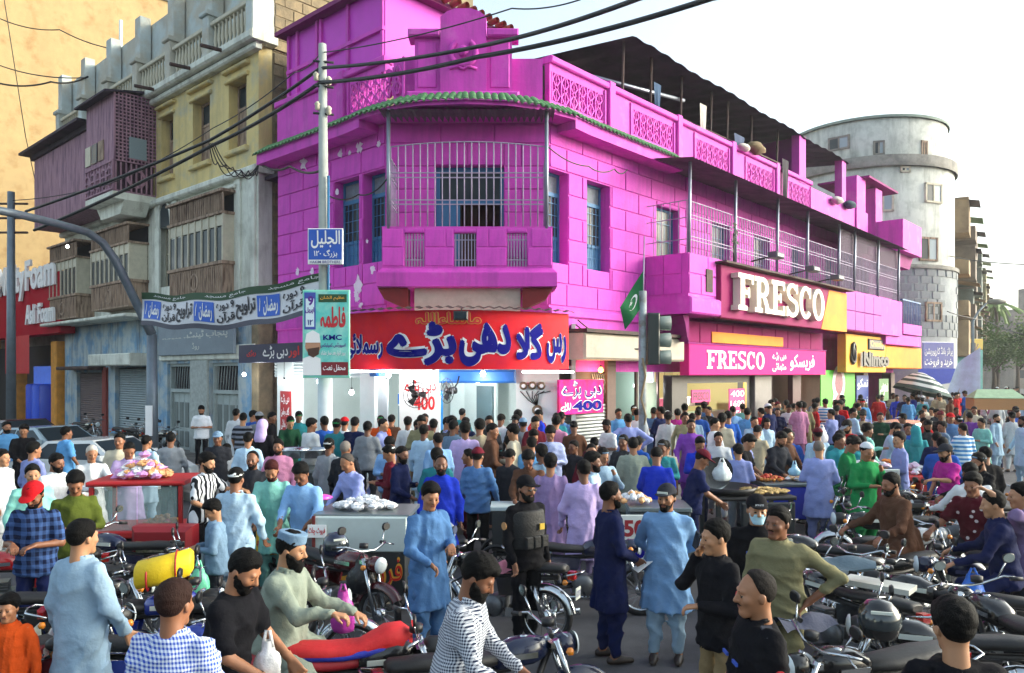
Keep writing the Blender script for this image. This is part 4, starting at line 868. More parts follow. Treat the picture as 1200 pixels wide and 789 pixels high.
MB().prism([(x0p, 9.0), (x1p, 9.0), (x1p - .4, 8.55), (x0p + .4, 8.55)], -1.1, -.2).build('corbel', M_pale, pbk)
xl = OL; ow('low_purple_bay', MB().box(xl, x0p - .35, -1.2, 0, 9.1, 12.1), M_purple)
ow('low_bay_roof', MB().box(xl - .4, x0p - .3, -1.7, 0, 12.3, 12.4).box(xl - .2, x0p - .4, -1.3, 0, 12.11, 12.3), M_tarp)
# balustrade, piers and the cement upper wall
ow('upper_wall', MB().box(OL, OR + .1, .25, .5, Z3 + .28, 15.9), M_greyp)
nb = 7; piers = [OL + (OR - OL) * i / (nb - 1) for i in range(nb)]
bal_me = MB().lathe([(.05, 0), (.05, .06), (.03, .1), (.07, .25), (.045, .42), (.03, .55), (.05, .6), (.05, .66)], (0, 0, 0), 7).mesh('baluster', M_cream)
for i, x in enumerate(piers):
    pr_ = ow('pier', MB().bevbox(x - .2, x + .2, -.32, .2, Z3 + .28, 14.35, .03).bevbox(x - .28, x + .28, -.4, .22, 14.35, 14.5, .03).bevbox(x - .23, x + .23, -.2, .2, 14.5, 16.1, .02), M_greyp)
    if i < nb - 1:
        rl = ow('balustrade', MB().bevbox(x + .2, piers[i + 1] - .2, -.24, -.02, 14.0, 14.14, .02).bevbox(x + .2, piers[i + 1] - .2, -.24, -.02, Z3 + .28, Z3 + .4, .02), M_cream)
        k = x + .36
        while k < piers[i + 1] - .25: put('baluster', bal_me, rl, Matrix.Translation((k, -.13, Z3 + .4)) @ Matrix.Diagonal((1, 1, 1.38, 1))); k += .24
for px in (150, 195, 238, 275): ow('waterspout', MB().tube([(L(px), -.4, Z3 + .1), (L(px), -1.1, Z3 + .05)], .06, 6), M_rust)
# alley side wall, stone courses and tall block wall behind
sw = ow('side_wall', MB().box(OR - .4, OR, .46, 9, 0, Z3).box(OR - .4, OR + .1, .46, 9, Z3, 20.5), M_stone)
sm = {}
z = .1; r = 0
while z < 20.2:
    y = .5 - (.3 if r % 2 else 0)
    while y < 4.3:
        h = .34; y0, y1 = max(y, .47), min(y + .62, 4.4)
        x = OR + (.1 if z > Z3 else 0)
        if y1 - y0 > .1 and not (9.6 < z < 11.9 and y0 > 1.4 and y0 < 3.0) :
            put('stone', MB().box(0, .02 + .02 * random.random(), y0 + .012, y1 - .012, 0, h - .025).mesh('stone', M_stone), sw, Matrix.Translation((x, 0, z)))
        y += .62
    z += .36; r += 1
o = ow('side_window', MB().box(OR - .05, OR + .06, 1.5, 2.9, 9.7, 9.8).box(OR - .05, OR + .06, 1.5, 1.6, 9.8, 11.8).box(OR - .05, OR + .06, 2.8, 2.9, 9.8, 11.8).box(OR - .05, OR + .06, 1.5, 2.9, 11.8, 11.9), M_wood); MB().box(OR, OR + .03, 1.6, 2.8, 9.8, 11.8).build('pane', mat('dusty_pane', '#6a7a80', .4), o)
MB().bevbox(OR - .02, OR + .25, 1.3, 3.1, 11.95, 12.1, .03).build('hood', M_conc, sw)
ow('alley_awning', MB().box(OR - .1, OR + 1.3, .2, 4, 8.7, 8.8), M_tarp); ow('drain_pipe', MB().tube([(OR + .35, .6, 0), (OR + .35, .6, 8.6)], .06, 6), M_white)
o = ow('alley_arch', MB().prism([(OR - .02, 5.5), (OR + .0, 5.5), (OR + .0, 8), (OR - .02, 8)], 1.2, 3.0), M_dark)
ow('back_block', MB().box(OL, OR - .45, .6, 9, 0, 15.5), M_conc)
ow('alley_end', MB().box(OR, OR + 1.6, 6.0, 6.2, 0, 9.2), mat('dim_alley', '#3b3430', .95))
# ground floor fittings
for i, (a, b, c, d) in enumerate(g0[:2]): slat_shutter(FL, a, b, c, d, -.15, mat(['maroon_grey_shutter', 'blue_grey_shutter'][i], ['#6d5f60', '#8d9a9e'][i], .55, metal=.4, grime=.4), root=OBD)
ow('red_post', MB().box(L(122.5), L(127), -.1, .1, .15, 3.1), mat('red_oxide', '#7a2f28', .8)); ow('shop_hood', MB().bevbox(L(128), L(178), -.8, 0, 3.15, 3.6, .04), M_pale); ow('shop_hood', MB().bevbox(L(86), L(124), -.7, 0, 3.0, 3.15, .04), M_rust)
M_dgrey = mat('grey_carved_door', '#a5b0ae', .8, var=.2, vscale=2, grime=.3)
for (a, b, c, d) in g0[2:]:
    o = ow('carved_door', MB().box(a, a + .1, .1, .3, c, d).box(b - .1, b, .1, .3, c, d).box(a + .1, b - .1, .1, .3, d - .1, d).box(a + .1, b - .1, .1, .3, 2.2, 2.32), M_dgrey)
    n = 4
    for k in range(n):
        xx0 = a + .1 + (b - a - .2) * k / n; xx1 = a + .1 + (b - a - .2) * (k + 1) / n
        lf = MB().box(xx0 + .01, xx1 - .01, .2, .26, c, 2.2).build('door_leaf', M_dgrey, o)
        for (zz0, zz1) in ((.3, .85), (.98, 1.85)): MB().bevbox(xx0 + .07, xx1 - .07, .175, .2, zz0, zz1, .02).build('raised_panel', mat('dark_grey_panel', '#6d7674', .8), lf)
    gr = MB()
    for k in range(9): xx = a + .1 + (b - a - .2) * (k + .5) / 9; gr.tube([(xx - .06, .2, 2.32), (xx + .06, .2, d - .1)], .015, 4)
    gr.build('fan_grille', M_dgrey, o); MB().box(a + .1, b - .1, .27, .29, 2.3, d - .1).build('pane', M_dark, o)
ow('pilaster', MB().bevbox(L(225), L(245), -.08, .0, .1, 3.4, .02), mat('poster_pasted_plaster', '#a9b0ac', .9, var=.3, vscale=5)); ow('beam', MB().bevbox(L(190), L(301), -.12, 0, 3.3, 3.75, .03), M_pale)
ow('corner_pillar', MB().bevbox(OR - .35, OR + .05, -.05, .45, 0, Z1 - .13, .03), M_stone)
for x in (L(186), L(206), L(280), OR - .3): ow('pilaster', MB().bevbox(x - .18, x + .18, -.08, 0, Z1 + .1, Z2 - .1, .02), M_pale)
PT = thing('shop_board', FL.p(L(236), .12, 0), 'long grey board lettered PUNJAB TENT over the grey carved doors', 'sign', rz=FL.rz)
x0, x1 = L(193) - L(236), L(281) - L(236); z0, z1 = FL.z(236, 416), FL.z(236, 379)
MB().bevbox(x0, x1, -.1, 0, z0, z1, .02).build('board', mat('slate_grey_board', '#7d8a94', .6, var=.12, vscale=1.2, grime=.25), PT)
lettering('PUNJAB TENT', PT, x0 + .35, x0 + 3.0, z0 + .55, z1 - .45, -.104, mat('faded_lettering', '#c3c6c0', .7), .02); lettering('پنجاب ٹینٹ', PT, x1 - 3.1, x1 - .35, z0 + .5, z1 - .25, -.104, MATS['faded_lettering'], .025); lettering('روڈ', PT, -.2, .3, z0 + .15, z0 + .4, -.104, MATS['faded_lettering'], .02)

# ================================================================== FOAM SHOP, TALL BLANK BUILDING
MF = thing('foam_shop', FL.p(L(40), 0, 0), 'low foam mattress shop with a crimson sign at the street edge', 'shop', rz=FL.rz)
cx0 = L(40); e0, e1 = L(-30) - cx0, L(74) - cx0
MB().box(e0, e1, .4, 6, 0, 6.6).build('shop_block', M_conc, MF); MB().box(e0, e1, .3, .4, 0, 4.2).build('shop_front', mat('dark_shopfront', '#2a2e38', .6), MF)
MB().bevbox(L(68) - cx0, L(74) - cx0, -.3, .3, .1, 4.3, .04).build('orange_pillar_sign', mat('orange_board', '#d6902c', .5, var=.3, vscale=2), MF)
MB().bevbox(L(18) - cx0, L(24) - cx0, -.3, .3, .1, 4.3, .04).build('orange_pillar_sign', mat('orange_board', '#d6902c'), MF)
MB().box(L(34) - cx0, L(66) - cx0, .2, .3, .2, 3.2).build('shop_window', mat('blue_window_glow', '#2c4f9c', .2, var=.4, vscale=1.5, emit='#3a62c0', estr=.25), MF)
for a, c_ in ((37, '#1a46c8'), (44, '#2a58d8'), (53, '#1a3aa8')): MB().lathe([(.32, 0), (.36, .1), (.36, 2.1), (.3, 2.2), (.001, 2.22)], (L(a) - cx0 + .4, .0, .15), 12).build('foam_roll', mat('foam_' + c_, c_, .5), MF)
FSG = thing('shop_sign', FL.p(L(36), .6, 0), 'crimson shop sign with raised white letters MoltyFoam', 'sign', rz=FL.rz)
q0, q1 = FL.s(-40, .6) - L(36), FL.s(73, .6) - L(36); qz0, qz1 = FL.z(36, 394, .6), FL.z(36, 327, .6)
MB().bevbox(q0, q1, -.1, .5, qz0, qz1, .03).build('sign_panel', mat('crimson_panel', '#a80f28', .75, spec=.1, var=.06, vscale=.8), FSG)
def sx(px): return FL.s(px, .85) - L(36)
lettering('MoltyFoam', FSG, sx(-3), sx(63), qz0 + 1.65, qz0 + 3.45, -.2, M_whitep, .03, ext=.05); lettering('Asli Foam', FSG, sx(29), sx(62), qz0 + .5, qz0 + 1.4, -.2, M_whitep, .025, ext=.05)
rbn = MB().sheet(lambda u, v: (L(31) + (L(62) - L(31)) * u, -.9 + .06 * math.sin(5 * u), FL.z(46, 395) - 1.75 * v), 8, 2).build('banner', mat('red_banner', '#c22430', .6, var=.15)); rbn.matrix_world = FL.M; tag(rbn, 'red advertising banner hung under the crimson foam shop sign', 'banner')
M_beigew = streak('tall_beige_plaster', '#ad9468', '#9c7d52', '#8c6c46', sx=.25, sz=.06, lo=.52, hi=.7, blotch=.2, bump=.15)
TW = thing('tall_building', FL.p(-34, 0, 0), 'tall blank beige building with rain stains rising behind the old building', 'building')
fpart('side_wall', MB().box(-34.5, -34.0, -8, 34, 0, 26.5), M_beigew, TW, FL); fpart('roof_ledge', MB().box(-34.6, -33.85, -8, 34, 26.5, 26.9), M_conc, TW, FL); fpart('block', MB().box(-50, -34.5, -2, 34, 0, 26.4), M_beigew, TW, FL)
fpart('water_tank', MB().box(-37.5, -35, 12, 15, 26.9, 31), M_conc, TW, FL)
dpm = ow('vent_pipe', MB().tube([(OL + 1, 2, 15.5), (OL + 1, 2, 19)], .08, 6), M_white)

# ================================================================== ROUND WHITE BUILDING AND THE STREET BEYOND
M_rw = streak('white_round_plaster', '#c6c7c0', '#aaaca5', '#73746e', sx=.8, sz=.12, lo=.5, hi=.68, blotch=.45)
RBc = Vector(((1014 - 600) / 900 * 54, 54, 0)); RBD = thing('round_building', RBc, 'tall grey-white building with a rounded corner beyond the pink one', 'building')
R_ = 5.6
def cyl(name, r, z0, z1, m, cap=True, holes=None): 
    mb = MB().lathe([(r, z0), (r, z1)] + ([(.01, z1)] if cap else []), (0, 0, 0), 48); return mb.build(name, m, RBD)
cyl('round_wall', R_, 0, 9.6, mat('grey_block_wall', '#8b8f92', .9, var=.15, vscale=.8, color2='#a0a4a4', grime=.25)); cyl('round_wall', R_ - .15, 9.6, 16.6, M_rw)
cyl('string_course', R_ + .12, 9.5, 9.75, M_conc); cyl('string_course', R_ + .05, 16.0, 16.7, M_conc); cyl('round_wall', R_ - .55, 16.7, 19.2, M_rw); cyl('roof_slab', R_ - .42, 19.2, 19.38, mat('grey_green_slab', '#7d8a80', .9, var=.15))
cb_ = {}
for j in range(9):
    for i in range(20):
        a = math.radians(180 + (i + (.5 if j % 2 else 0)) * 9); z = 5.2 + j * .48
        if 6.2 < z < 8.6 and -62 < math.degrees(a) - 360 < -40: continue
        if 'b' not in cb_: cb_['b'] = MB().bevbox(-.34, .34, -.03, .02, .01, .45, .01).mesh('block', MATS['grey_block_wall'])
        put('block', cb_['b'], RBD, Matrix.Translation((R_ * math.cos(a), R_ * math.sin(a), z)) @ Matrix.Rotation(a + math.pi / 2, 4, 'Z'))
def rwin(px, py0, py1, wpx, r, m, name='window', panes=2):
    kx = (px - 600) / 900; # ray meets cylinder
    a_ = kx * kx + 1; b2 = -2 * (kx * RBc.x + RBc.y); c2 = RBc.x ** 2 + RBc.y ** 2 - r * r; disc = b2 * b2 - 4 * a_ * c2
    if disc <= 0: return
    y = (-b2 - math.sqrt(disc)) / (2 * a_); x = kx * y; ang = math.atan2(y - RBc.y, x - RBc.x); wm = wpx / 900 * y / max(.45, abs(math.sin(ang))); z0 = EYE - (py1 - HORIZON) / 900 * y; z1 = EYE - (py0 - HORIZON) / 900 * y
    o = MB().box(-wm / 2, wm / 2, -.06, .12, z0, z0 + .12).box(-wm / 2, wm / 2, -.06, .12, z1 - .12, z1).box(-wm / 2, -wm / 2 + .12, -.06, .12, z0, z1).box(wm / 2 - .12, wm / 2, -.06, .12, z0, z1).box(-.05, .05, -.05, .11, z0, z1).build(name, m, RBD)
    o.matrix_local = Matrix.Translation((x - RBc.x, y - RBc.y, 0)) @ Matrix.Rotation(ang + math.pi / 2, 4, 'Z')
    for s_ in (0, 1): MB().box(-wm / 2 + .12 if s_ == 0 else .05, -.05 if s_ == 0 else wm / 2 - .12, -.02, .05, z0 + .12, z1 - .12).build('pane', [M_glass, mat('pale_pane', '#93a3ab', .2)][s_ if panes == 2 else 0], o)
rwin(1094, 215, 238, 25, R_ - .15, M_cream); rwin(1088, 278, 306, 26, R_ - .15, M_wood); rwin(1094, 354, 377, 24, R_, M_wood, panes=1); rwin(983, 160, 176, 18, R_ - .55, M_conc); rwin(1083, 165, 184, 9, R_ - .55, M_wood, panes=1); rwin(1061, 195, 202, 12, R_ - .15, M_cream); rwin(1035, 225, 248, 22, R_ - .15, M_cream); rwin(1040, 290, 312, 20, R_ - .15, M_wood); rwin(1030, 165, 182, 12, R_ - .55, M_conc)
ZBs = thing('blue_sign', at(1098, 418, 47), 'blue sign with white writing on the round grey building', 'sign', rz=math.radians(20))
MB().bevbox(-1.25, 1.3, -.1, .1, -.85, .85, .03).build('board', mat('royal_blue_board', '#24348f', .5, var=.1), ZBs); MB().box(-1.3, 1.35, -.06, .12, -.9, .9).build('edge', M_whitep, ZBs)
for i, t in enumerate(('پرائز بانڈ کارپوریشن', 'خرید و فروخت')): lettering(t, ZBs, -1.1, 1.15, .0 - i * .65, .6 - i * .65, -.106, M_whitep, .02)
aw = MB().sheet(lambda u, v: (at(1076 + 46 * u, 432 + (22 - 6 * u) * v, 46.5 - 1.8 * v)), 8, 3).build('blue_awning', mat('blue_awning_cloth', '#2a3f9a', .7, var=.15)); tag(aw, 'sloping blue cloth awning with faint writing below the blue sign', 'awning')
# receding row of balconied buildings at the end of the street
M_far = [mat('far_wall_%d' % i, c, .9, var=.25, vscale=.35, color2=c2, grime=.4) for i, (c, c2) in enumerate((('#8f8a6a', '#6a6a50'), ('#a08a6c', '#7a6450'), ('#8a7f74', '#6c625a'), ('#7f8a84', '#66706a')))]
FF = Frame(32.6, 58, 57.0)
for i in range(4):
    x0 = i * 15.5; hgt = [17.5, 16.5, 15.0, 16.0][i]; t = thing('street_building', FF.p(x0 + 6, -1, 0), ['green-edged narrow block right behind the round building', 'sunlit narrow block with stacked balconies past the green-edged block', 'third block of the far row, brownish with balconies', 'last hazy block at the far end of the row'][i], 'building', 'row of balconied blocks down the street')
    f_ = FF
    fpart('wall', MB().box(x0, x0 + 12.3, 0, 9, 0, hgt), M_far[i], t, f_)
    for lv in range(4):
        z = 4.2 + lv * 3.1
        if z > hgt - 1: break
        for k in range(3):
            xx = x0 + .8 + k * 3.9
            b_ = fpart('balcony', MB().box(xx, xx + 3.0, -1.6 - .3 * (k % 2), 0, z, z + (1.1 if (k + lv) % 3 else 2.7)), M_far[(i + k + 1) % 4], t, f_)
            fpart('window', MB().box(xx + .6, xx + 2.2, -.06, .02, z + .4, z + 2.5), [M_glass, M_wood, M_cream][(k + lv) % 3], t, f_)
            if (k + lv) % 2: fpart('awning', MB().add([(xx - .1, -2.3, z + 2.3), (xx + 3.1, -2.3, z + 2.3), (xx + 3.1, 0, z + 2.8), (xx - .1, 0, z + 2.8), (xx - .1, -2.3, z + 2.2), (xx + 3.1, -2.3, z + 2.2)], [(0, 1, 2, 3), (0, 4, 5, 1)]), [M_rust, M_far[1], mat('faded_green', '#6f8a4c', .8)][(k + lv) % 3], t, f_)
    fpart('shop_front', MB().box(x0 + .3, x0 + 12, -.2, .0, .2, 3.2), [M_rust, M_dark, M_bshut, M_wood][i], t, f_)
sb = thing('street_sign', at(1133, 432, 62), 'faded teal and yellow double-sided sign standing out over the far pavement', 'sign', rz=.2)
MB().bevbox(-1.2, 1.4, -.15, .15, -2.2, 1.5, .05).build('board', mat('teal_board', '#5aa7a5', .5, var=.3, vscale=1), sb); MB().bevbox(-1.2, 1.4, -.17, .17, 1.52, 2.4, .05).build('top_panel', mat('yellow_top', '#d8b84a', .5), sb); MB().tube([(0, 0, -2.2), (0, 0, -5)], .1, 6).build('post', M_steel, sb)
# far hazy blocks closing the street
for i, (px, w, h, d, lab) in enumerate(((1216, 16, 15, 150, 'pale hazy apartment block beyond the trees at the street end'), (1290, 30, 22, 170, 'tall hazy apartment block beside the pale one beyond the trees'))):
    t = thing('far_block', Vector(((px - 600) / 900 * d, d, 0)), lab, 'building'); MB().box(-w / 2, w / 2, -5, 5, 0, h).build('wall', M_far[2], t)
    for a in range(int(w / 2.6)):
        for b in range(int(h / 3) - 1): MB().box(-w / 2 + .6 + a * 2.6, -w / 2 + 2.0 + a * 2.6, -5.05, -4.95, 2 + b * 3, 3.5 + b * 3).build('window', M_glass, t)

# ---- trees
M_leaf = mat('street_tree_leaf', '#5c7a3e', .7, var=.35, vscale=.4, color2='#3f5a2c'); M_leaf2 = mat('sunlit_tree_leaf', '#7f9a4e', .7, var=.3, vscale=.4, color2='#56753a'); M_bark = mat('bark', '#5a4a3c', .9, var=.3, vscale=4)
def tree(px, d, h, r, label, m, seed):
    rs_ = random.Random(seed); t = thing('street_tree', Vector(((px - 600) / 900 * d, d, 0)), label, 'tree', 'trees at the street end')
    tk = MB().tube([(0, 0, 0), (.1, 0, h * .25), (.05, .1, h * .5)], [.28, .2, .12], 8)
    for k in range(6): a = rs_.uniform(0, 6.28); tk.tube([(.08, .05, h * (.28 + .04 * k)), (r * .4 * math.cos(a), r * .4 * math.sin(a), h * .55), (r * .7 * math.cos(a), r * .7 * math.sin(a), h * .7)], [.1, .06, .03], 5)
    tk.build('trunk', M_bark, t); cr = MB(); cl = []
    for k in range(26):
        a = rs_.uniform(0, 6.28); q = rs_.random() ** .5 * r; cl.append((q * math.cos(a), q * math.sin(a), h * (.42 + .5 * rs_.random() * (1 - .5 * q / r)), rs_.uniform(.6, 1.3)))
    for (x, y, z, rr_) in cl:
        for k in range(90):
            v = Vector((rs_.gauss(0, 1), rs_.gauss(0, 1), rs_.gauss(0, 1))).normalized() * rr_ * rs_.random() ** .4; p = Vector((x, y, z)) + v; s_ = rs_.uniform(.09, .2); a1 = Vector((rs_.gauss(0, 1), rs_.gauss(0, 1), rs_.gauss(0, .6))).normalized() * s_; a2 = a1.cross(Vector((rs_.random(), rs_.random(), rs_.random()))).normalized() * s_ * .6
            cr.add([p - a1, p + a2, p + a1, p - a2], [(0, 1, 2, 3)])
    cr.build('crown', m, t, fix=False)
tree(1164, 78, 9, 4.0, 'leafy green tree standing beyond the far awning stall', M_leaf, 1); tree(1192, 92, 11, 5.5, 'big rounded green tree at the hazy end of the street', M_leaf2, 2); tree(1226, 72, 9, 4.5, 'dark green tree cut off by the photo edge at the street end', M_leaf, 3); tree(1150, 120, 11, 5, 'small distant tree between the balconied row and the rounded tree', M_leaf2, 4)
pt = thing('palm_tree', Vector(((1168 - 600) / 900 * 95, 95, 0)), 'tall palm with drooping fronds rising over the far trees', 'tree')
MB().tube([(0, 0, 0), (.2, 0, 6), (0, .2, 11.5)], [.3, .22, .18], 8).build('trunk', M_bark, pt); pc = MB()
for k in range(18):
    a = k * 2.4; l = random.uniform(2.2, 3.2); dz = random.uniform(-.6, 1.0)
    pts = [Vector((l * t_ * math.cos(a), l * t_ * math.sin(a), 11.5 + dz * t_ * 1.5 - 1.9 * t_ * t_)) for t_ in (0, .25, .5, .75, 1)]; side = Vector((-math.sin(a), math.cos(a), 0))
    for j in range(4):
        p, q = pts[j], pts[j + 1]; w_ = .45 * (1 - j / 5)
        for s_ in (-1, 1): pc.add([p, q, q + side * s_ * w_ - Vector((0, 0, .25)), p + side * s_ * w_ - Vector((0, 0, .2))], [(0, 1, 2, 3)])
pc.build('crown', M_leaf2, pt, fix=False)
# ================================================================== POLES, WIRES, BANNERS, STREET FURNITURE
M_conpole = mat('concrete_pole', '#a7ada8', .85, var=.2, vscale=2, grime=.3)
M_lamppole = mat('grey_lamp_pole', '#76828c', .5, metal=.5, var=.2, vscale=2, grime=.25)
dP = 17.0; pole = thing('utility_pole', at(381, 438, dP) * Vector((1, 1, 0)), 'grey concrete utility pole carrying the poster and the blue sign', 'pole')
MB().tube([(0, 0, 0), (-.02, 0, 5), (-.06, 0, at(376, 52, dP).z)], [.15, .12, .085], 10).build('shaft', M_conpole, pole)
MB().tube([(0, 0, .1), (0, 0, 2.9)], .165, 12).build('white_base', mat('white_pole_paint', '#cfd8dc', .6, var=.1), pole)
for z in (9.75, 9.2, 8.6): MB().tube([(-.25, -.05, z), (.2, -.05, z - .04)], .03, 5).build('bracket', M_black, pole)
for z, x in ((9.3, -.18), (9.2, .1), (8.65, -.15), (8.55, .1)): MB().lathe([(.02, 0), (.06, .03), (.05, .1), (.07, .14), (.02, .2)], (x, -.08, z), 8).build('insulator', M_cream, pole)
MB().tube([(.1, -.1, 7.2), (.1, -.1, 4.3), (.1, -.1, 3)], .03, 5).build('blue_conduit', M_blue, pole)
PO = thing('street_poster', at(382.5, 443, 16.6), 'pale green event poster with a bearded portrait tied to the utility pole', 'poster')
pw = 55 / 900 * 16.6 / 2; ph = 103 / 900 * 16.6
MB().bevbox(-pw, pw, -.03, .03, 0, ph, .01).build('frame', mat('mint_frame', '#8fe0c4', .5), PO); MB().box(-pw + .03, pw - .03, -.036, -.032, .03, ph - .03).build('print', mat('aqua_print', '#5cc9c0', .5, var=.12, vscale=2, color2='#a9e4d4'), PO)
def inset(a, b, c, d, colr, nm, k=1): return MB().box(-pw + a * 2 * pw, -pw + b * 2 * pw, -.04 - .003 * k, -.037, c * ph, d * ph).build(nm, mat('print_' + colr, colr, .6), PO)
inset(.04, .28, .55, .97, '#3b4fa8', 'date_panel'); inset(.07, .25, .58, .9, '#d9ecf4', 'date_card', 2); inset(.34, .94, .86, .95, '#1f4a2a', 'title_strip'); inset(.4, .97, .03, .18, '#7a1420', 'name_strip')
lettering('9', PO, -pw + .12, -pw + .24, ph * .82, ph * .93, -.05, mat('ink_purple', '#5a1a8c', .6), .04); lettering('اپریل', PO, -pw + .07, -pw + .25, ph * .73, ph * .8, -.05, MATS['ink_purple'], .03); lettering('۱۲', PO, -pw + .12, -pw + .22, ph * .6, ph * .66, -.05, M_navy, .02)
lettering('فاطمہ', PO, -pw * .22, pw * .82, ph * .58, ph * .8, -.042, mat('ink_red', '#c22430', .6), .035); lettering('KMC', PO, -.06, .34, ph * .43, ph * .49, -.042, M_navy, .03); lettering('اسپورٹس کمپلیکس', PO, -.12, .42, ph * .34, ph * .4, -.042, MATS['ink_purple'], .02); lettering('بروز اتوار بعد نماز عشاء', PO, -.1, .42, ph * .25, ph * .31, -.042, M_whitep, .015)
lettering('عظیم الشان', PO, -.12, .4, ph * .88, ph * .93, -.045, mat('gold_edge', '#e2a93a'), .02); lettering('محفل نعت', PO, -.06, .42, ph * .07, ph * .15, -.045, M_whitep, .02)
pp = MB().lathe([(.001, -.045), (.17, -.043)], (-.28, 0, ph * .36), 16, 'y', False).build('portrait_face', mat('print_skin', '#b98a6c', .6), PO)
MB().prism([(-.45, ph * .4), (-.12, ph * .4), (-.14, ph * .5), (-.28, ph * .54), (-.42, ph * .5)], -.053, -.048).build('portrait_turban', M_whitep, PO); MB().prism([(-.4, ph * .33), (-.14, ph * .35), (-.15, ph * .27), (-.27, ph * .23), (-.38, ph * .26)], -.053, -.048).build('portrait_beard', mat('print_brown', '#4a2f24', .7), PO); MB().prism([(-.5, ph * .03), (-.1, ph * .03), (-.12, ph * .22), (-.3, ph * .26), (-.5, ph * .22)], -.046, -.04).build('portrait_robe', M_whitep, PO)
BSG = thing('blue_street_sign', at(381.5, 310, 16.7), 'small blue sign with white script high on the utility pole', 'sign')
bw, bh = 41 / 900 * 16.7 / 2, 42 / 900 * 16.7
MB().bevbox(-bw, bw, -.03, .03, 0, bh, .01).build('border', M_whitep, BSG); MB().box(-bw + .02, bw - .02, -.036, -.032, .1, bh - .02).build('blue_panel', mat('sign_blue', '#1f55b8', .5), BSG)
lettering('الجلیل', BSG, -bw + .08, bw - .06, bh * .45, bh * .93, -.042, M_whitep, .02); lettering('بزرگ ۱۲۰', BSG, -bw + .14, bw - .12, bh * .18, bh * .4, -.042, M_whitep, .015); lettering('HAKIM BROTHERS', BSG, -bw + .05, bw - .05, .02, .075, -.036, M_navy, .01)
# traffic signal with flag
ts = thing('traffic_light', at(753, 438, 17.2) * Vector((1, 1, 0)), 'weathered traffic signal pole with three hooded lamps turned aside', 'traffic light')
MB().tube([(0, 0, 0), (.0, 0, 4.7)], .09, 10).build('pole', mat('peeling_grey_paint', '#8d979c', .6, var=.3, vscale=4, color2='#6d6a66', grime=.4), ts)
sg = MB().bevbox(.1, .36, -.18, .2, 3.05, 4.2, .03).build('signal_housing', mat('black_green_metal', '#1f2a2a', .5, var=.2), ts)
for k in range(3):
    z = 3.98 - k * .38; MB().lathe([(.15, .33), (.165, .62), (.15, .62), (.13, .36), (.001, .35)], (0, 0, z), 14, 'x').build('visor', mat('grey_visor', '#5a6a68', .5), sg)
MB().tube([(-.02, -.02, 1.5), (.06, -.1, 1.9), (-.05, -.1, 2.3), (.05, -.11, 2.8), (-.02, -.11, 3.2)], .025, 5).build('tied_rope', mat('frayed_rope', '#8a7a60', .9), ts)
fg = thing('green_flag', at(752, 345, 17.15), 'green flag with a white crescent and star hanging limp on the signal pole', 'flag')
MB().tube([(.02, 0, -.6), (.06, 0, 1.3)], .014, 5).build('flag_pole', M_steel, fg)
def flag_fn(u, v):
    x = -.55 * u * (1 - .25 * v) ; z = .55 - .95 * u * .9 - .75 * v * (1 - .35 * u) ; return (.05 + x, .12 * math.sin(5 * u + 2 * v) * u, z)
MB().sheet(flag_fn, 16, 14).build('flag_cloth', mat('flag_green', '#14703c', .8, var=.1), fg)
fm_ = MB(); P2 = lambda u, v: Vector(flag_fn(u, v)) + Vector((0, -.012, 0))
for i in range(12):
    def cr(t, r, off): return (.5 + off + r * math.cos(t), .5 + r * math.sin(t))
    t0, t1 = math.radians(20 + 27 * i), math.radians(47 + 27 * i)
    q = [cr(t0, .2, 0), cr(t1, .2, 0)]; i0 = cr(t0, .17, .045); i1 = cr(t1, .17, .045)
    fm_.add([P2(*q[0]), P2(*q[1]), P2(*i1), P2(*i0)], [(0, 1, 2, 3)])
for k in range(5):
    a = k * 1.2566; fm_.add([P2(.6, .42), P2(.6 + .03 * math.cos(a - .5), .42 + .03 * math.sin(a - .5)), P2(.6 + .08 * math.cos(a), .42 + .08 * math.sin(a)), P2(.6 + .03 * math.cos(a + .5), .42 + .03 * math.sin(a + .5))], [(0, 1, 2, 3)])
fm_.build('crescent_and_star', M_whitep, fg, fix=False)
# street lamp with a long bent arm, plain pole at the left edge
lx = FL.s(178, 2.2); lb_ = FL.p(lx, 2.2); lamp = thing('street_lamp', lb_, 'grey street lamp whose long arm bends over to the edge of the photo', 'street lamp')
dl = lb_.y; armp = [at(178, 392, dl), at(168, 372, dl - .3), at(150, 335, dl - .8), at(135, 305, dl - 1.2), at(120, 284, dl - 1.5), at(102, 272, dl - 2), at(70, 263, dl - 3), at(20, 251, dl - 4), at(-20, 243, dl - 5)]
MB().tube([Vector((0, 0, 0)), Vector((0, 0, armp[0].z))], [.19, .14], 10).build('pole', M_lamppole, lamp); MB().tube([p - lb_ for p in armp], [.14, .13, .12, .12, .11, .11, .1, .1, .1], 8).build('arm', M_lamppole, lamp)
MB().box(-.1, .1, -.21, -.17, 1.0, 1.9).build('pasted_paper', M_whitep, lamp)
p2 = ground(13, 520); p2 = FL.p(FL.s(13, 2.3), 2.3); t = thing('electric_pole', p2, 'plain grey electric pole in front of the crimson foam sign', 'pole')
MB().tube([(0, 0, 0), (0, 0, EYE + (438 - 225) / 900 * p2.y)], [.2, .14], 10).build('shaft', M_lamppole, t)
for dz in (.5, 1.1, 1.7): MB().tube([(-.7, 0, EYE + 213 / 900 * p2.y - dz), (.7, 0, EYE + 213 / 900 * p2.y - dz)], .05, 5).build('cross_arm', M_rust, t)
fl = thing('street_lamp', Vector(((1140 - 600) / 900 * 55, 55, 0)), 'distant street lamp with an oval head over the far street', 'street lamp')
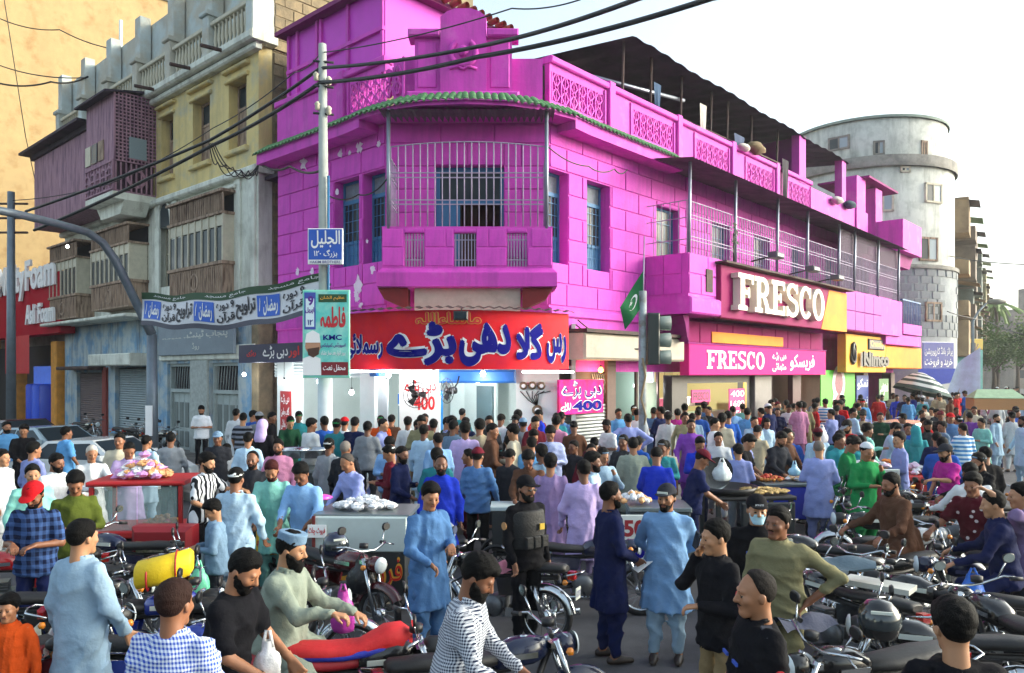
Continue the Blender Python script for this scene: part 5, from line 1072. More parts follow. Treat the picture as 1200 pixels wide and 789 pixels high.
MB().tube([(0, 0, 0), (0, 0, 6.6), (.4, 0, 7.3), (1.0, 0, 7.9)], [.12, .1, .08, .06], 8).build('pole', M_lamppole, fl); MB().lathe([(.02, 0), (.2, .2), (.22, .8), (.12, 1.3), (.01, 1.45)], (1.0, 0, 8.0), 10, 'x').build('lamp_head', mat('lamp_head', '#6a6a60', .5), fl)
# overhead wires (each a thing of its own)
def wire(pts, r, label, sag=.0, n=14):
    out = []
    for a, b in zip(pts, pts[1:]):
        for i in range(n): t = i / n; p = a.lerp(b, t); p.z -= sag * 4 * t * (1 - t); out.append(p)
    out.append(pts[-1]); o = MB().tube(out, r, 5).build('overhead_wire', M_black, fix=False); tag(o, label, 'wire', 'overhead wires')
wire([at(30, 248, 22), at(245, 165, 19.0), at(375, 80, 17), at(560, 55, 14), at(750, -2, 11), at(1350, -160, 7)], .04, 'upper thick black cable crossing in front of the pink pediment', .06)
wire([at(40, 270, 22), at(250, 170, 19), at(375, 97, 16.95), at(560, 67, 14), at(835, -2, 11), at(1450, -150, 7)], .045, 'lower thick black cable crossing in front of the pink pediment', .08)
wire([at(-250, 10, 36), at(0, 22, 40), at(70, 35, 40), at(150, 60, 38)], .03, 'thin wire crossing high on the tall beige wall', .2); wire([at(-250, 80, 30), at(0, 98, 34), at(60, 96, 34), at(103, 90, 32)], .04, 'wire running level across the beige wall to the old roof', .15); wire([at(-250, 60, 30), at(0, 77, 34), at(103, 91, 32)], .025, 'slack wire meeting the level wire at the old roof', .2)
wire([at(15, 235, 25), at(130, 215, 24), at(250, 150, 22), at(345, 85, 19), at(376, 62, 17), at(600, 10, 14), at(700, -8, 13), at(1350, -140, 9)], .014, 'thin wire from the edge pole to the top of the utility pole', .1); wire([at(0, -40, 34), at(5, 0, 34), at(30, 160, 36), at(48, 243, 37)], .02, 'thin cord hanging down the beige wall', 0)
wire([at(376, 200, 17), at(340, 195, 19), at(310, 195, 22), at(305, 183, 22.5)], .03, 'service cable from the utility pole to the old building corner', .1); wire([at(378, 225, 17), at(420, 228, 18.5), at(455, 208, 18)], .018, 'service cable drooping from the pole to the corner balcony', .15)
wire([at(640, 170, 18.4), at(690, 195, 19.4), at(720, 198, 20.4), at(735, 199, 21)], .018, 'loose cable sagging along the pink wall above the windows', .12); wire([at(1112, 300, 50), at(1200, 310, 40), at(1500, 300, 30)], .03, 'thin wire leaving the round building over the street', .1); wire([at(1110, 365, 48), at(1155, 375, 50), at(1200, 392, 40), at(1500, 380, 30)], .03, 'low thin wire sagging over the far street', .1)
for i in range(4): wire([at(245 + i * 2, 168, 19), at(255 + 9 * i, 190 + 3 * i, 21), at(275 + 8 * i, 200, 22), at(303, 192, 22.6)], .015, ['first', 'second', 'third', 'fourth'][i] + ' strand of the wire tangle by the ochre window', .25)
for i in range(5):
    o_ = [at(665 + i * 3, 395 - i * 5, 19.6), at(690 + i * 9, 402 + (i % 3) * 3, 20), at(730 + 8 * i, 398 + 2 * i, 20.5)]; wire(o_, .02, ['first', 'second', 'third', 'fourth', 'fifth'][i] + ' cable of the bunch lying on the beige shop beam', .08)
# cloth banner between lamp and pole
BN = thing('cloth_banner', at(270, 360, 20), 'white street banner with blue panels and a green top strip strung before the old building', 'banner')
bo = BN.location; A0, A1 = at(166, 343, dl - .6), at(384, 318, 16.9)
def bfn(u, v, off=0.0):
    p = A0.lerp(A1, u); hz = .95 if u < .5 else .95 - .15 * (u - .5); p.z += -.22 * 4 * u * (1 - u) - hz * v + .03 * math.sin(22 * u); p.y += .06 * math.sin(14 * u) + .05 * math.sin(7 * u + 4 * v) - off; return p - bo
MB().sheet(lambda u, v: bfn(u, v), 60, 6).build('cloth', mat('white_banner_cloth', '#d9d9de', .8, var=.06), BN); MB().sheet(lambda u, v: bfn(u, v * .2, .015), 60, 2).build('green_strip', mat('dark_green_strip', '#1f4526', .7), BN)
MB().sheet(lambda u, v: bfn(u, .86 + v * .14, .015), 60, 1).build('grey_strip', mat('grey_strip', '#4a4a58', .7), BN)
for k in range(3):
    u0 = .015 + k * .335; MB().sheet(lambda u, v: bfn(u0 + .11 * u, .25 + .55 * v, .02), 8, 2).build('blue_panel', mat('banner_blue', '#2a62c8', .6), BN)
    def bl(t, a, b, c, d, m_, bo_=.03): lettering(t, BN, 0, 1, 0, 1, 0, m_, bo_, bend=lambda p: tuple(bfn(a + (b - a) * p[0], d + (c - d) * p[2], .03 - p[1])))
    bl('رمضان ۸', u0 + .01, u0 + .1, .3, .76, M_whitep); bl('تراویح', u0 + .225, u0 + .325, .26, .78, mat('banner_ink', '#2a2a34', .7)); bl('9 دورہ', u0 + .125, u0 + .215, .24, .48, MATS['banner_ink']); bl('قرآن', u0 + .125, u0 + .215, .52, .8, MATS['banner_ink']); bl('جامع مسجد', u0 + .06, u0 + .28, .04, .16, M_whitep, .01)
# striped umbrella and awning stall far right
um = thing('street_umbrella', at(1078, 438, 36) * Vector((1, 1, 0)), 'large black and white striped umbrella open over the far stalls', 'umbrella')
M_ustr = mat('umbrella_white', '#d6dcd4', .8); M_ustg = mat('umbrella_dark', '#2f4a44', .8)
MB().tube([(0, 0, 0), (.1, 0, 2.9)], .04, 6).build('pole', M_steel, um)
for j in range(9):
    a, b = j / 9, (j + 1) / 9
    def uf(u, v): q = a + (b - a) * v; th = u * 6.283; rr_ = 1.28 * q * (1 + .05 * math.cos(8 * th)); x, y = rr_ * math.cos(th), rr_ * math.sin(th); return (.1 + x * .97, y, 2.9 - .75 * q * q - .2 * q - .25 * x)
    MB().sheet(uf, 32, 1).build('canopy_ring', M_ustr if j % 2 else M_ustg, um, fix=False)
bfp = thing('leaning_banner', at(1122, 450, 42), 'pale blue and white cloth banner leaning over the far stalls', 'banner'); MB().sheet(lambda u, v: (1.2 * u - .9 * v * (1 - u), .1 * math.sin(5 * u), 1.1 - 2.4 * v + .9 * u), 8, 8).build('cloth', mat('pale_banner', '#b9c6dc', .8, var=.2, vscale=2), bfp); MB().tube([(-.8, .1, -2.6), (1.2, .1, 2.2)], .03, 5).build('stick', M_wood, bfp)
# ================================================================== MOTORBIKES
M_tyre = mat('tyre_rubber', '#17171a', .85, var=.2, vscale=8); M_chrome = mat('chrome', '#c3c8cc', .18, metal=1.0, var=.1, vscale=8); M_eng = mat('engine_alloy', '#6f7276', .45, metal=.8, var=.25, vscale=12, grime=.4)
M_paint = mat('bike_paint', None, .25, objcol=True, coat=.5, var=.1, vscale=6); M_seat = mat('bike_seat_vinyl', None, .55, objcol=True, var=.15, vscale=10, bump=.2, bscale=40)
M_tail = mat('red_lens', '#a50d12', .2, coat=.5); M_amberl = mat('amber_lens', '#d9821c', .2, coat=.5); M_lens = mat('headlamp_glass', '#c9d3d6', .08, spec=.8); M_plate = mat('number_plate', '#c9cfc6', .5); M_mirror = mat('mirror_glass', '#c6d6d2', .05, metal=.9)
def ring(mb, r, w, cx, cz, n=28, y=0): return mb.lathe([(r + w * math.cos(t), y + w * 1.05 * math.sin(t)) for t in [k * 6.283 / 8 for k in range(9)]], (cx, 0, cz), n, 'y')
def ellip_sheet(mb, sec, n=12):
    """loft: sec = list of (x, y-half, z-centre, z-half)"""
    b = len(mb.v)
    for (x, hy, zc, hz) in sec:
        for k in range(n): t = 6.283 * k / n; c, s_ = math.cos(t), math.sin(t); mb.v.append((x, hy * math.copysign(abs(c) ** .75, c), zc + hz * math.copysign(abs(s_) ** .75, s_)))
    for i in range(len(sec) - 1):
        for k in range(n): mb.f.append([b + i * n + k, b + i * n + (k + 1) % n, b + (i + 1) * n + (k + 1) % n, b + (i + 1) * n + k]); mb.sm.append(True)
    for e in (0, len(sec) - 1): mb.f.append([b + e * n + k for k in range(n)]); mb.sm.append(False)
    return mb
def make_bike(kind):
    t = empty('motorbike')
    for ax in (-.61, .63):
        w = MB(); ring(w, .235, .02, ax, .29)
        for k in range(18): a = k * 6.283 / 18; w.tube([(ax + .04 * math.cos(a + .5), .02 * (-1) ** k, .29 + .04 * math.sin(a + .5)), (ax + .23 * math.cos(a), 0, .29 + .23 * math.sin(a))], .0035, 3, False)
        w.lathe([(.001, -.06), (.06, -.06), (.07, -.02), (.07, .02), (.06, .06), (.001, .06)], (ax, 0, .29), 12, 'y'); wo = w.build('wheel', M_chrome, t, fix=False)
        ring(MB(), .265, .036, ax, .29).build('tyre', M_tyre, wo)
        MB().lathe([(.275, -.055), (.33, -.05), (.345, 0), (.33, .05), (.275, .055)], (ax, 0, .29), 14, 'y', True, math.radians(15 if ax < 0 else 35), math.radians(170 if ax < 0 else 165)).build('fender', M_chrome if kind else M_paint, t)
    fk = MB()
    for y in (-.08, .08): fk.tube([(.63, y, .29), (.42, y * 1.05, .86)], [.022, .026], 6)
    fk.box(.38, .46, -.1, .1, .80, .84); fk.build('fork', M_chrome, t)
    fr = MB(); fr.tube([(.40, 0, .82), (.15, 0, .68), (-.3, 0, .66), (-.75, 0, .70)], .03, 6).tube([(.40, 0, .78), (.22, 0, .4), (-.1, 0, .28), (-.25, 0, .35), (-.3, 0, .66)], .028, 6)
    for y in (-.09, .09): fr.tube([(-.15, y * .8, .34), (-.61, y, .29)], .022, 6)
    fr.build('frame', M_black, t)
    for y in (-.11, .11): MB().tube([(-.61, y, .3), (-.5, y, .62)], [.028, .035], 8).build('shock_absorber', M_chrome, t)
    tk = ellip_sheet(MB(), [(-.06, .06, .75, .05), (-.02, .1, .76, .085), (.1, .125, .785, .105), (.24, .125, .795, .105), (.34, .085, .80, .08), (.39, .03, .80, .04)], 14).build('fuel_tank', M_paint, t)
    MB().lathe([(.03, .885), (.03, .9), (.001, .902)], (.2, 0, 0), 10).build('filler_cap', M_chrome, tk)
    for y in (-.131, .131): MB().box(.02, .26, y - .003, y + .003, .76, .80).build('tank_stripe', M_plate if kind else M_chrome, tk)
    ellip_sheet(MB(), [(-.84, .07, .80, .03), (-.8, .11, .80, .05), (-.5, .125, .79, .055), (-.25, .12, .765, .05), (-.04, .09, .76, .045), (.0, .05, .76, .03)], 12).build('seat', M_seat, t)
    for y in (-1, 1): MB().prism([(-.42, .5), (-.12, .48), (-.08, .66), (-.45, .68)], y * .1 - .012, y * .1 + .012).build('side_panel', M_paint, t)
    en = MB().lathe([(.001, -.13), (.1, -.13), (.12, -.1), (.12, .1), (.1, .13), (.001, .13)], (-.05, 0, .36), 14, 'y')
    for k in range(5): en.box(.06 + .0 * k, .22, -.07, .07, .40 + k * .035, .42 + k * .035)
    en.box(-.18, .08, -.09, .09, .26, .46); en.build('engine', M_eng, t)
    MB().tube([(.2, -.06, .42), (.27, -.1, .3), (.15, -.13, .22), (-.2, -.14, .22), (-.35, -.15, .25), (-.95, -.16, .34)], [.02, .02, .02, .022, .04, .038], 8).build('exhaust', M_chrome, t)
    MB().lathe([(.001, .0), (.07, .01), (.09, .05), (.085, .12), (.06, .17), (.001, .18)], (.44, 0, .80), 12, 'x').build('lamp_shell', M_black if kind else M_paint, t)
    hl = MB().lathe([(.09, .60), (.085, .615), (.05, .63), (.001, .635)], (0, 0, .80), 14, 'x').build('headlight', M_lens, t)
    hb = MB().tube([(.28, -.36, .98), (.36, -.3, .99), (.40, -.1, .93), (.40, .1, .93), (.36, .3, .99), (.28, .36, .98)], .012, 6).build('handlebar', M_chrome, t)
    for y in (-1, 1):
        MB().tube([(.29, y * .30, .985), (.26, y * .40, .975)], .019, 7).build('grip', M_black, hb); MB().tube([(.36, y * .3, .985), (.38, y * .42, .96)], .007, 4).build('lever', M_chrome, hb)
        MB().tube([(.37, y * .24, .97), (.33, y * .30, 1.12)], .007, 5).build('mirror_stem', M_chrome, hb)
        m_ = ellip_sheet(MB(), [(-.012, .045, 0, .032), (-.008, .062, 0, .045), (.012, .05, 0, .035)], 10).mesh('mirror', [M_black]); put('mirror', m_, hb, Matrix.Translation((.33, y * .33, 1.16)))
        me = MB().lathe([(.001, 0), (.056, 0)], (0, 0, 0), 12, 'x', False).mesh('mirror_glass', M_mirror); put('mirror_face', me, hb, Matrix.Translation((.316, y * .33, 1.16)) @ Matrix.Diagonal((1, 1, .72, 1)))
        MB().lathe([(.001, -.03), (.03, -.01), (.03, .02), (.001, .035)], (.5, y * .16, .78), 8, 'x').build('indicator', M_amberl, t); MB().lathe([(.001, -.03), (.03, -.01), (.03, .02), (.001, .035)], (-.86, y * .14, .68), 8, 'x').build('indicator', M_amberl, t)
    MB().lathe([(.001, 0), (.05, 0), (.05, .05), (.001, .055)], (.38, -.05, .96), 12).build('speedometer', M_black, hb)
    MB().bevbox(-.93, -.86, -.06, .06, .70, .78, .015).build('tail_light', M_tail, t)
    pl_ = MB().box(-.965, -.955, -.09, .09, .5, .62).build('plate', M_plate, t); lettering(['KHI 4827', 'KGX 7130'][kind], pl_, -.075, .075, .53, .59, 0, M_navy, .02, bend=lambda p: (-.967 + p[1], -p[0], p[2]))
    MB().tube([(-.82, -.13, .74), (-1.0, -.1, .78), (-1.02, 0, .79), (-1.0, .1, .78), (-.82, .13, .74)], .011, 5).build('grab_rail', M_chrome, t)
    MB().tube([(-.05, .1, .27), (-.02, .2, .26), (.0, .3, .26)], .013, 5).build('foot_peg', M_black, t); MB().tube([(-.05, -.1, .27), (-.02, -.2, .26), (.0, -.3, .26)], .013, 5).build('foot_peg', M_black, t)
    MB().box(-.6, -.2, .1, .12, .27, .36).build('chain_guard', M_chrome, t)
    if kind: MB().tube([(.33, .05, .62), (.36, .3, .6), (.34, .33, .42), (.28, .1, .36)], .013, 5).tube([(.33, -.05, .62), (.36, -.3, .6), (.34, -.33, .42), (.28, -.1, .36)], .013, 5).build('leg_guard', M_chrome, t)
    return t
bike0, bike1 = make_bike(0), make_bike(1); used_b = [False, False]
BCOL = {'black': '#0d0d10', 'red': '#8c1016', 'blue': '#16308c', 'silver': '#9aa0a6', 'maroon': '#4a0d14', 'green': '#1c5a34', 'navy': '#101a38'}
def bike(px, d, head, tank, label, kind=0, seat='#141416', roll=5, z=0.0):
    src = (bike0, bike1)[kind]; o = src if not used_b[kind] else dup(src, (0, 0, 0), 0); used_b[kind] = True
    o.location = ((px - 600) / 900 * d, d, z); o.rotation_euler = (math.radians(roll if kind else -roll), 0, math.radians(head)); tag(o, label, 'motorbike', 'parked and ridden motorbikes')
    for c in o.children_recursive:
        n = c.name.split('.')[0]
        if n in ('fuel_tank', 'side_panel', 'fender', 'lamp_shell'): c.color = (*lin(BCOL[tank]), 1)
        if n == 'seat': c.color = (*lin(seat), 1)
    return o
BK = [
 (20, 8.6, 200, 'red', 'red-tanked motorbike at the edge behind the man with the red cap', 0), (135, 9.3, 165, 'navy', 'dark motorbike with raised handlebars beside the red glass cart', 1), (165, 8.2, 20, 'black', 'black motorbike between the red glass cart and the yellow bag', 0),
 (180, 7.0, 10, 'blue', 'blue-tanked motorbike carrying the yellow bag', 1), (95, 7.2, 25, 'black', 'black motorbike beside the man in the pale blue kameez seen from behind', 0), (62, 6.1, 60, 'maroon', 'motorbike with a red tail light behind the boy in orange', 1), (190, 5.9, 8, 'blue', 'motorbike with a blue cover behind the checked-shirt back', 0),
 (330, 7.0, 8, 'black', 'motorbike ridden by the man in grey with the flat round cap', 1), (395, 8.5, -35, 'maroon', 'motorbike with the black bag hung on its handlebar before the metal stall', 0),
 (425, 5.7, 14, 'black', 'motorbike with a red and blue striped seat cover at the bottom edge', 1), (588, 5.6, 20, 'navy', 'motorbike leaned on by the bearded man in the checked shirt', 0), (575, 8.3, 160, 'black', 'motorbike behind the checked shirt man with the pink cloth on it', 1),
 (688, 9.1, -3, 'navy', 'dark motorbike with its front wheel by the man in light blue', 0),
 (955, 9.3, 150, 'black', 'motorbike beside the orange bucket', 0), (975, 7.4, 118, 'black', 'motorbike with a sack over its seat at the khaki man’s elbow'.replace('’', "'"), 1), (1000, 5.6, 195, 'black', 'black motorbike with a round white mirror next to the bald policeman', 0), (1030, 10.8, 178, 'black', 'motorbike ridden by the man in brown', 1),
 (1070, 9.6, 20, 'silver', 'motorbike with a pale tank behind the brown rider', 0), (1090, 7.3, 140, 'black', 'motorbike with a white seat board and a green mirror', 1), (1145, 8.2, 165, 'navy', 'motorbike held by the man in the navy lettered shirt', 0), (1095, 6.0, 160, 'black', 'motorbike under the dark full-face helmet', 1),
 (1185, 6.6, 95, 'black', 'motorbike with a red tail light at the bottom edge by the blue bag', 0), (1120, 11.8, 170, 'red', 'red motorbike by the man in the magenta shirt', 1), (1165, 10.6, 150, 'black', 'motorbike of the man with the patterned headscarf', 0), (1190, 12.6, 60, 'silver', 'silver motorbike parked before the pink-dressed child', 1), (1065, 13.0, 200, 'black', 'motorbike parked beside the red sweet cart', 0), (1015, 12.2, 150, 'black', 'motorbike parked under the white 50 and 40 boards', 1), (1195, 9.0, 30, 'black', 'black motorbike cut by the edge beside the man with the raised arm', 0), (1040, 8.3, 205, 'black', 'motorbike in front of the brown rider', 1)]
for b_ in BK: bike(b_[0], b_[1], b_[2], b_[3], b_[4], b_[5], '#8f1220' if 'striped' in b_[4] else '#141416')
for px, lab in ((101, 'motorbike parked before the maroon roller shutter'), (163, 'motorbike parked by the street lamp post'), (187, 'motorbike parked before the grey carved doors'), (150, 'motorbike parked before the blue-grey shutter')):
    p = FL.p(FL.s(px, 1.6), 1.6); bike(px, p.y, -30, 'black', lab, 0, z=.2)

# ================================================================== CARS
def car(loc, rz, colr, label, dark=False):
    t = thing('parked_car', loc, label, 'car', 'cars among the crowd', rz); m = mat('car_paint_' + colr, colr, .25, coat=.6, var=.04)
    prof = [(-2.05, .45), (-2.0, .78), (-1.6, .9), (-1.15, .95), (-.7, 1.36), (.45, 1.4), (1.1, .98), (1.75, .86), (2.05, .7), (2.05, .38), (-2.05, .3)]
    n = len(prof); mb = MB(); ys = (-.82, -.74, .74, .82)
    def yy(z, s_): return s_ * (.82 - max(0, z - .9) * .36)
    mb.add([(x, yy(z, -1), z) for x, z in prof] + [(x, yy(z, 1), z) for x, z in prof], [list(range(n)), list(range(2 * n - 1, n - 1, -1))] + [[(i + 1) % n, i, n + i, n + (i + 1) % n] for i in range(n)]); mb.build('body', m, t)
    for s_ in (-1, 1):
        for (a, b, c, d) in ((-.98, -.25, -.62, -.2), (-.17, .92, -.15, .42)):
            p = [(a, .99), (b, .99), (d, 1.33), (c, 1.31)]
            MB().add([(x, yy(z, s_) + s_ * .012, z) for x, z in p] + [(x, yy(z, s_) - s_ * .03, z) for x, z in p], [(0, 1, 2, 3), (0, 4, 5, 1), (1, 5, 6, 2), (2, 6, 7, 3), (3, 7, 4, 0)]).build('side_window', M_glass, t)
        MB().box(-.2, -.17, s_ * .822 - .006, s_ * .822 + .006, .4, .95).build('door_seam', M_black, t); MB().box(-.4, -.25, s_ * .83 - .012, s_ * .83 + .012, .84, .87).build('door_handle', M_black, t); MB().bevbox(.75, .9, s_ * .86 - .07, s_ * .86 + .07, .98, 1.1, .02).build('wing_mirror', m, t)
        MB().bevbox(1.98, 2.07, s_ * .6 - .16, s_ * .6 + .16, .6, .74, .02).build('headlight', M_lens, t); MB().bevbox(-2.07, -1.98, s_ * .62 - .14, s_ * .62 + .14, .62, .8, .02).build('tail_light', M_tail, t)
        for ax in (-1.28, 1.3):
            w = MB().lathe([(.001, -.09), (.2, -.09), (.21, .09), (.001, .09)], (ax, s_ * .74, .3), 16, 'y').build('wheel', M_chrome, t); MB().lathe([(.2, -.1), (.29, -.1), (.31, -.05), (.31, .05), (.29, .1), (.2, .1)], (ax, s_ * .74, .31), 20, 'y').build('tyre', M_tyre, w)
    MB().add([(.52, -.6, 1.375), (.52, .6, 1.375), (1.08, .7, 1.02), (1.08, -.7, 1.02), (.50, -.6, 1.33), (.5, .6, 1.33), (1.04, .7, .98), (1.04, -.7, .98)], [(0, 1, 2, 3), (0, 4, 5, 1), (1, 5, 6, 2), (2, 6, 7, 3), (3, 7, 4, 0)]).build('windscreen', M_glass, t)
    MB().add([(-.75, -.6, 1.345), (-.75, .6, 1.345), (-1.13, .7, 1.0), (-1.13, -.7, 1.0), (-.7, -.6, 1.3), (-.7, .6, 1.3), (-1.1, .7, .96), (-1.1, -.7, .96)], [(0, 1, 2, 3), (0, 4, 5, 1), (1, 5, 6, 2), (2, 6, 7, 3), (3, 7, 4, 0)]).build('rear_window', M_glass, t)
    return t
def cpos(px, ytop, h=1.4): d = 900 * (EYE - h) / (ytop - 438); return Vector(((px - 600) / 900 * d, d, 0))
car(cpos(112, 513), math.radians(-12), '#d4d8d8', 'white saloon car parked behind the red glass cart'); car(cpos(52, 499), math.radians(-20), '#8fa3ad', 'silver-blue car behind the white saloon'); car(cpos(20, 491), math.radians(-25), '#4a1a1f', 'dark maroon car roof showing behind the silver-blue car')
car(cpos(1062, 493), math.radians(35), '#9a948c', 'dusty silver car hemmed in by the crowd beside the red sweet cart')

# ================================================================== STALLS AND CARTS
M_cred = mat('red_cart_paint', '#a81418', .5, var=.15, vscale=3, grime=.2); M_cmetal = mat('stall_sheet_metal', '#7f8a8c', .4, metal=.7, var=.2, vscale=2, grime=.35); M_cglass = mat('cart_glass', '#a9c3c0', .1, alpha=.28); M_cdark = mat('stall_dark_panel', '#23282a', .6, var=.3, vscale=2); M_cwhite = mat('stall_white_panel', '#b9c7c6', .5, var=.12, vscale=2, grime=.25)
def cart_wheels(t, w, d, r=.3):
    for sx_ in (-1, 1):
        for sy in (-1, 1):
            wb = MB(); ring(wb, r - .02, .025, sx_ * w * .36, r, 20, sy * d / 2)
            for k in range(8): a = k * .785; wb.tube([(sx_ * w * .36, sy * d / 2, r), (sx_ * w * .36 + (r - .02) * math.cos(a), sy * d / 2, r + (r - .02) * math.sin(a))], .008, 4, False)
            wb.build('wheel', M_black, t, fix=False)
def heap(t_loc, w, d, h, n, cols, name, label, cat, r=.06, flat=.8, seed=1, rz=0):
    """a pile of small food pieces, each piece a part"""
    rs_ = random.Random(seed); t = thing(name, t_loc, label, cat, rz=rz); me = []
    for m_ in cols * 2:
        mb = MB().lathe([(.001, -r * flat), (r * .75, -r * flat * .6), (r, 0), (r * .7, r * flat * .65), (.001, r * flat)], (0, 0, 0), 8, 'z', flat > .75); jt = .16 if flat > .75 else .34; mb.v = [tuple(q * (1 + rs_.uniform(-jt, jt)) for q in v_) for v_ in mb.v]; me.append(mb.mesh('piece', m_))
    for k in range(n):
        a = rs_.uniform(0, 6.28); q = rs_.random() ** .5; z = h * (1 - q) * rs_.uniform(.6, 1) + r * .5
        put('piece', me[k % len(me)], t, Matrix.Translation((w / 2 * q * math.cos(a), d / 2 * q * math.sin(a), z)) @ Matrix.Rotation(rs_.uniform(0, 6), 4, 'Z') @ Matrix.Diagonal((rs_.uniform(.7, 1.3), rs_.uniform(.7, 1.3), 1, 1)))
    return t
M_bagw = mat('white_polythene', '#dcdde0', .35, var=.1, vscale=8); M_bagp = mat('pink_polythene', '#d79ad6', .3, var=.2, vscale=8); M_fry = mat('fried_snack', '#c27a2a', .7, var=.3, vscale=9); M_chip2 = mat('snack_packet', '#d6a06c', .4, var=.3, vscale=9); M_sweet = mat('orange_sweet', '#e0811c', .5, var=.2, vscale=9)
# red glass cart on the left
d = 10.8; rc = thing('snack_cart', Vector(((172 - 600) / 900 * d, d, 0)), 'red-framed glass snack cart with packets on its roof', 'cart', rz=.12)
wc_, dc = 1.15, .8
for sx_ in (-1, 1):
    for sy in (-1, 1): MB().box(sx_ * wc_ / 2 - .025, sx_ * wc_ / 2 + .025, sy * dc / 2 - .025, sy * dc / 2 + .025, .05, 1.32).build('post', M_cred, rc)
MB().bevbox(-wc_ / 2 - .06, wc_ / 2 + .06, -dc / 2 - .06, dc / 2 + .06, 1.33, 1.39, .02).build('roof', M_cred, rc); MB().bevbox(-wc_ / 2 - .04, wc_ / 2 + .04, -dc / 2 - .04, dc / 2 + .04, .62, .72, .02).build('tray', M_cred, rc); MB().bevbox(-wc_ / 2 + .15, wc_ / 2 - .15, -dc / 2 + .1, dc / 2 - .1, .34, .6, .02).build('base_box', M_cdark, rc)
for (a, b) in ((-.53, 0), (.02, .53)): MB().box(a, b, -dc / 2 - .005, -dc / 2 + .005, .73, 1.31).build('pane', M_cglass, rc)
cart_wheels(rc, wc_, dc, .22)
heap(rc.location + Vector((.25, -.05, .74)), .5, .5, .16, 60, [M_fry, M_chip2], 'fried_snacks', 'heap of fried snacks inside the red glass cart', 'food', .035, seed=3); heap(rc.location + Vector((-.05, 0, 1.4)), .7, .5, .3, 70, [M_chip2, M_bagw, M_bagp], 'snack_packets', 'pile of snack packets on the roof of the red glass cart', 'food', .075, .6, seed=4)
heap(at(148, 566, 10.75), .3, .3, .26, 16, [M_bagp], 'pink_packets', 'cluster of pink polythene packets beside the packets on the red cart', 'food', .08, .7, seed=14)
# red decorated rickshaw box below the glass cart
rk = thing('cushioned_seat', Vector(((190 - 600) / 900 * 9.6, 9.6, 0)), 'maroon rickshaw seat back with a patterned panel before the red cart', 'seat'); MB().bevbox(-.35, .4, -.12, .15, .3, .95, .06).build('backrest', mat('maroon_vinyl', '#8c1420', .5, var=.1), rk); MB().bevbox(-.27, .33, -.135, -.122, .45, .78, .01).build('pattern_panel', mat('patchwork', '#b9b7a4', .7, var=.5, vscale=14, color2='#5a7a3c'), rk); MB().box(-.3, .35, -.1, .4, .2, .3).build('base', M_black, rk)
# metal stall and white-panelled stall
def stall(px, d, w, dp, ztop, label, front, rz=0, wheels=True, name='food_stall', top=None, lip=True):
    t = thing(name, Vector(((px - 600) / 900 * d, d, .2 if on_pave((px - 600) / 900 * d, d) else 0)), label, 'stall', rz=rz)
    MB().bevbox(-w / 2, w / 2, -dp / 2, dp / 2, ztop - .06, ztop, .01).build('counter_top', top or M_cmetal, t); MB().bevbox(-w / 2 + .02, w / 2 - .02, -dp / 2 + .02, dp / 2 - .02, ztop - .62, ztop - .065, .01).build('front_panel', front, t)
    for sx_ in (-1, 1):
        for sy in (-1, 1): MB().box(sx_ * (w / 2 - .06) - .025, sx_ * (w / 2 - .06) + .025, sy * (dp / 2 - .06) - .025, sy * (dp / 2 - .06) + .025, .0, ztop - .63).build('leg', M_cdark, t)
    MB().box(-w / 2 + .08, w / 2 - .08, -dp / 2 + .08, dp / 2 - .08, .3, .34).build('shelf', M_cdark, t)
    if wheels: cart_wheels(t, w, dp, .24)
    return t
s1 = stall(340, 10.4, 1.05, .7, .98, 'sheet-metal stall where vendors in mint and blue shirts work', M_cdark, .1)
s2 = thing('food_stall', Vector(((432 - 600) / 900 * 9.6, 9.6, 0)), 'stall with a big pale blank front panel and painted writing below', 'stall', rz=-.04)
MB().bevbox(-.56, .56, -.45, -.40, .72, 1.14, .015).build('front_panel', M_cwhite, s2); MB().bevbox(-.58, .58, -.4, .4, 1.12, 1.16, .01).build('counter_top', M_cmetal, s2); lw = MB().bevbox(-.54, .54, -.43, .38, .2, .715, .01).build('lower_box', M_cdark, s2); cart_wheels(s2, 1.1, .8, .2)
MB().box(-.575, -.54, -.47, -.44, .3, 1.15).build('corner_rail', mat('red_edge', '#6d1c18', .7), s2)
lettering('فروٹ چاٹ', lw, -.5, .5, .28, .66, -.436, mat('gold_edge', '#e2a93a'), .03); lettering('فروٹ', lw, -.05, .5, .3, .64, -.444, MATS['red_lettering'], .01)
wb_ = MB().box(-.62, -.4, -.49, -.475, .9, 1.05).build('white_card', M_whitep, s2); lettering('فروٹ چاٹ', wb_, -.61, -.41, .93, 1.02, -.492, MATS['red_lettering'], .02)
heap(Vector(((425 - 600) / 900 * 9.5, 9.6, 1.17)), .75, .5, .14, 55, [M_bagw], 'white_packets', 'heap of white packets on the pale-panelled stall', 'food', .055, .7, seed=5); heap(Vector(((325 - 600) / 900 * 10.3, 10.35, .985)), .8, .4, .12, 40, [M_bagw, M_chip2], 'snack_bags', 'white and tan snack bags on the sheet-metal stall', 'food', .06, .7, seed=6)
pk = thing('pink_bag', at(375, 583, 10.0), 'flat pink polythene bag lying between the two left stalls', 'bag'); MB().lathe([(.001, -.03), (.14, -.02), (.17, 0), (.1, .03), (.001, .035)], (0, 0, 0), 10).build('bag_film', mat('hot_pink_film', '#d84ab4', .3), pk)
yb = MB().bevbox(-.14, .14, -.02, .02, 0, .3, .01).build('yellow_sack', mat('yellow_red_sack', '#e0b41c', .6, color2='#b01c20', c2lo=.55, c2hi=.6, vscale=9)); yb.location = at(313, 650, 10.0); tag(yb, 'yellow and red printed snack sack hung below the metal stall', 'sack')
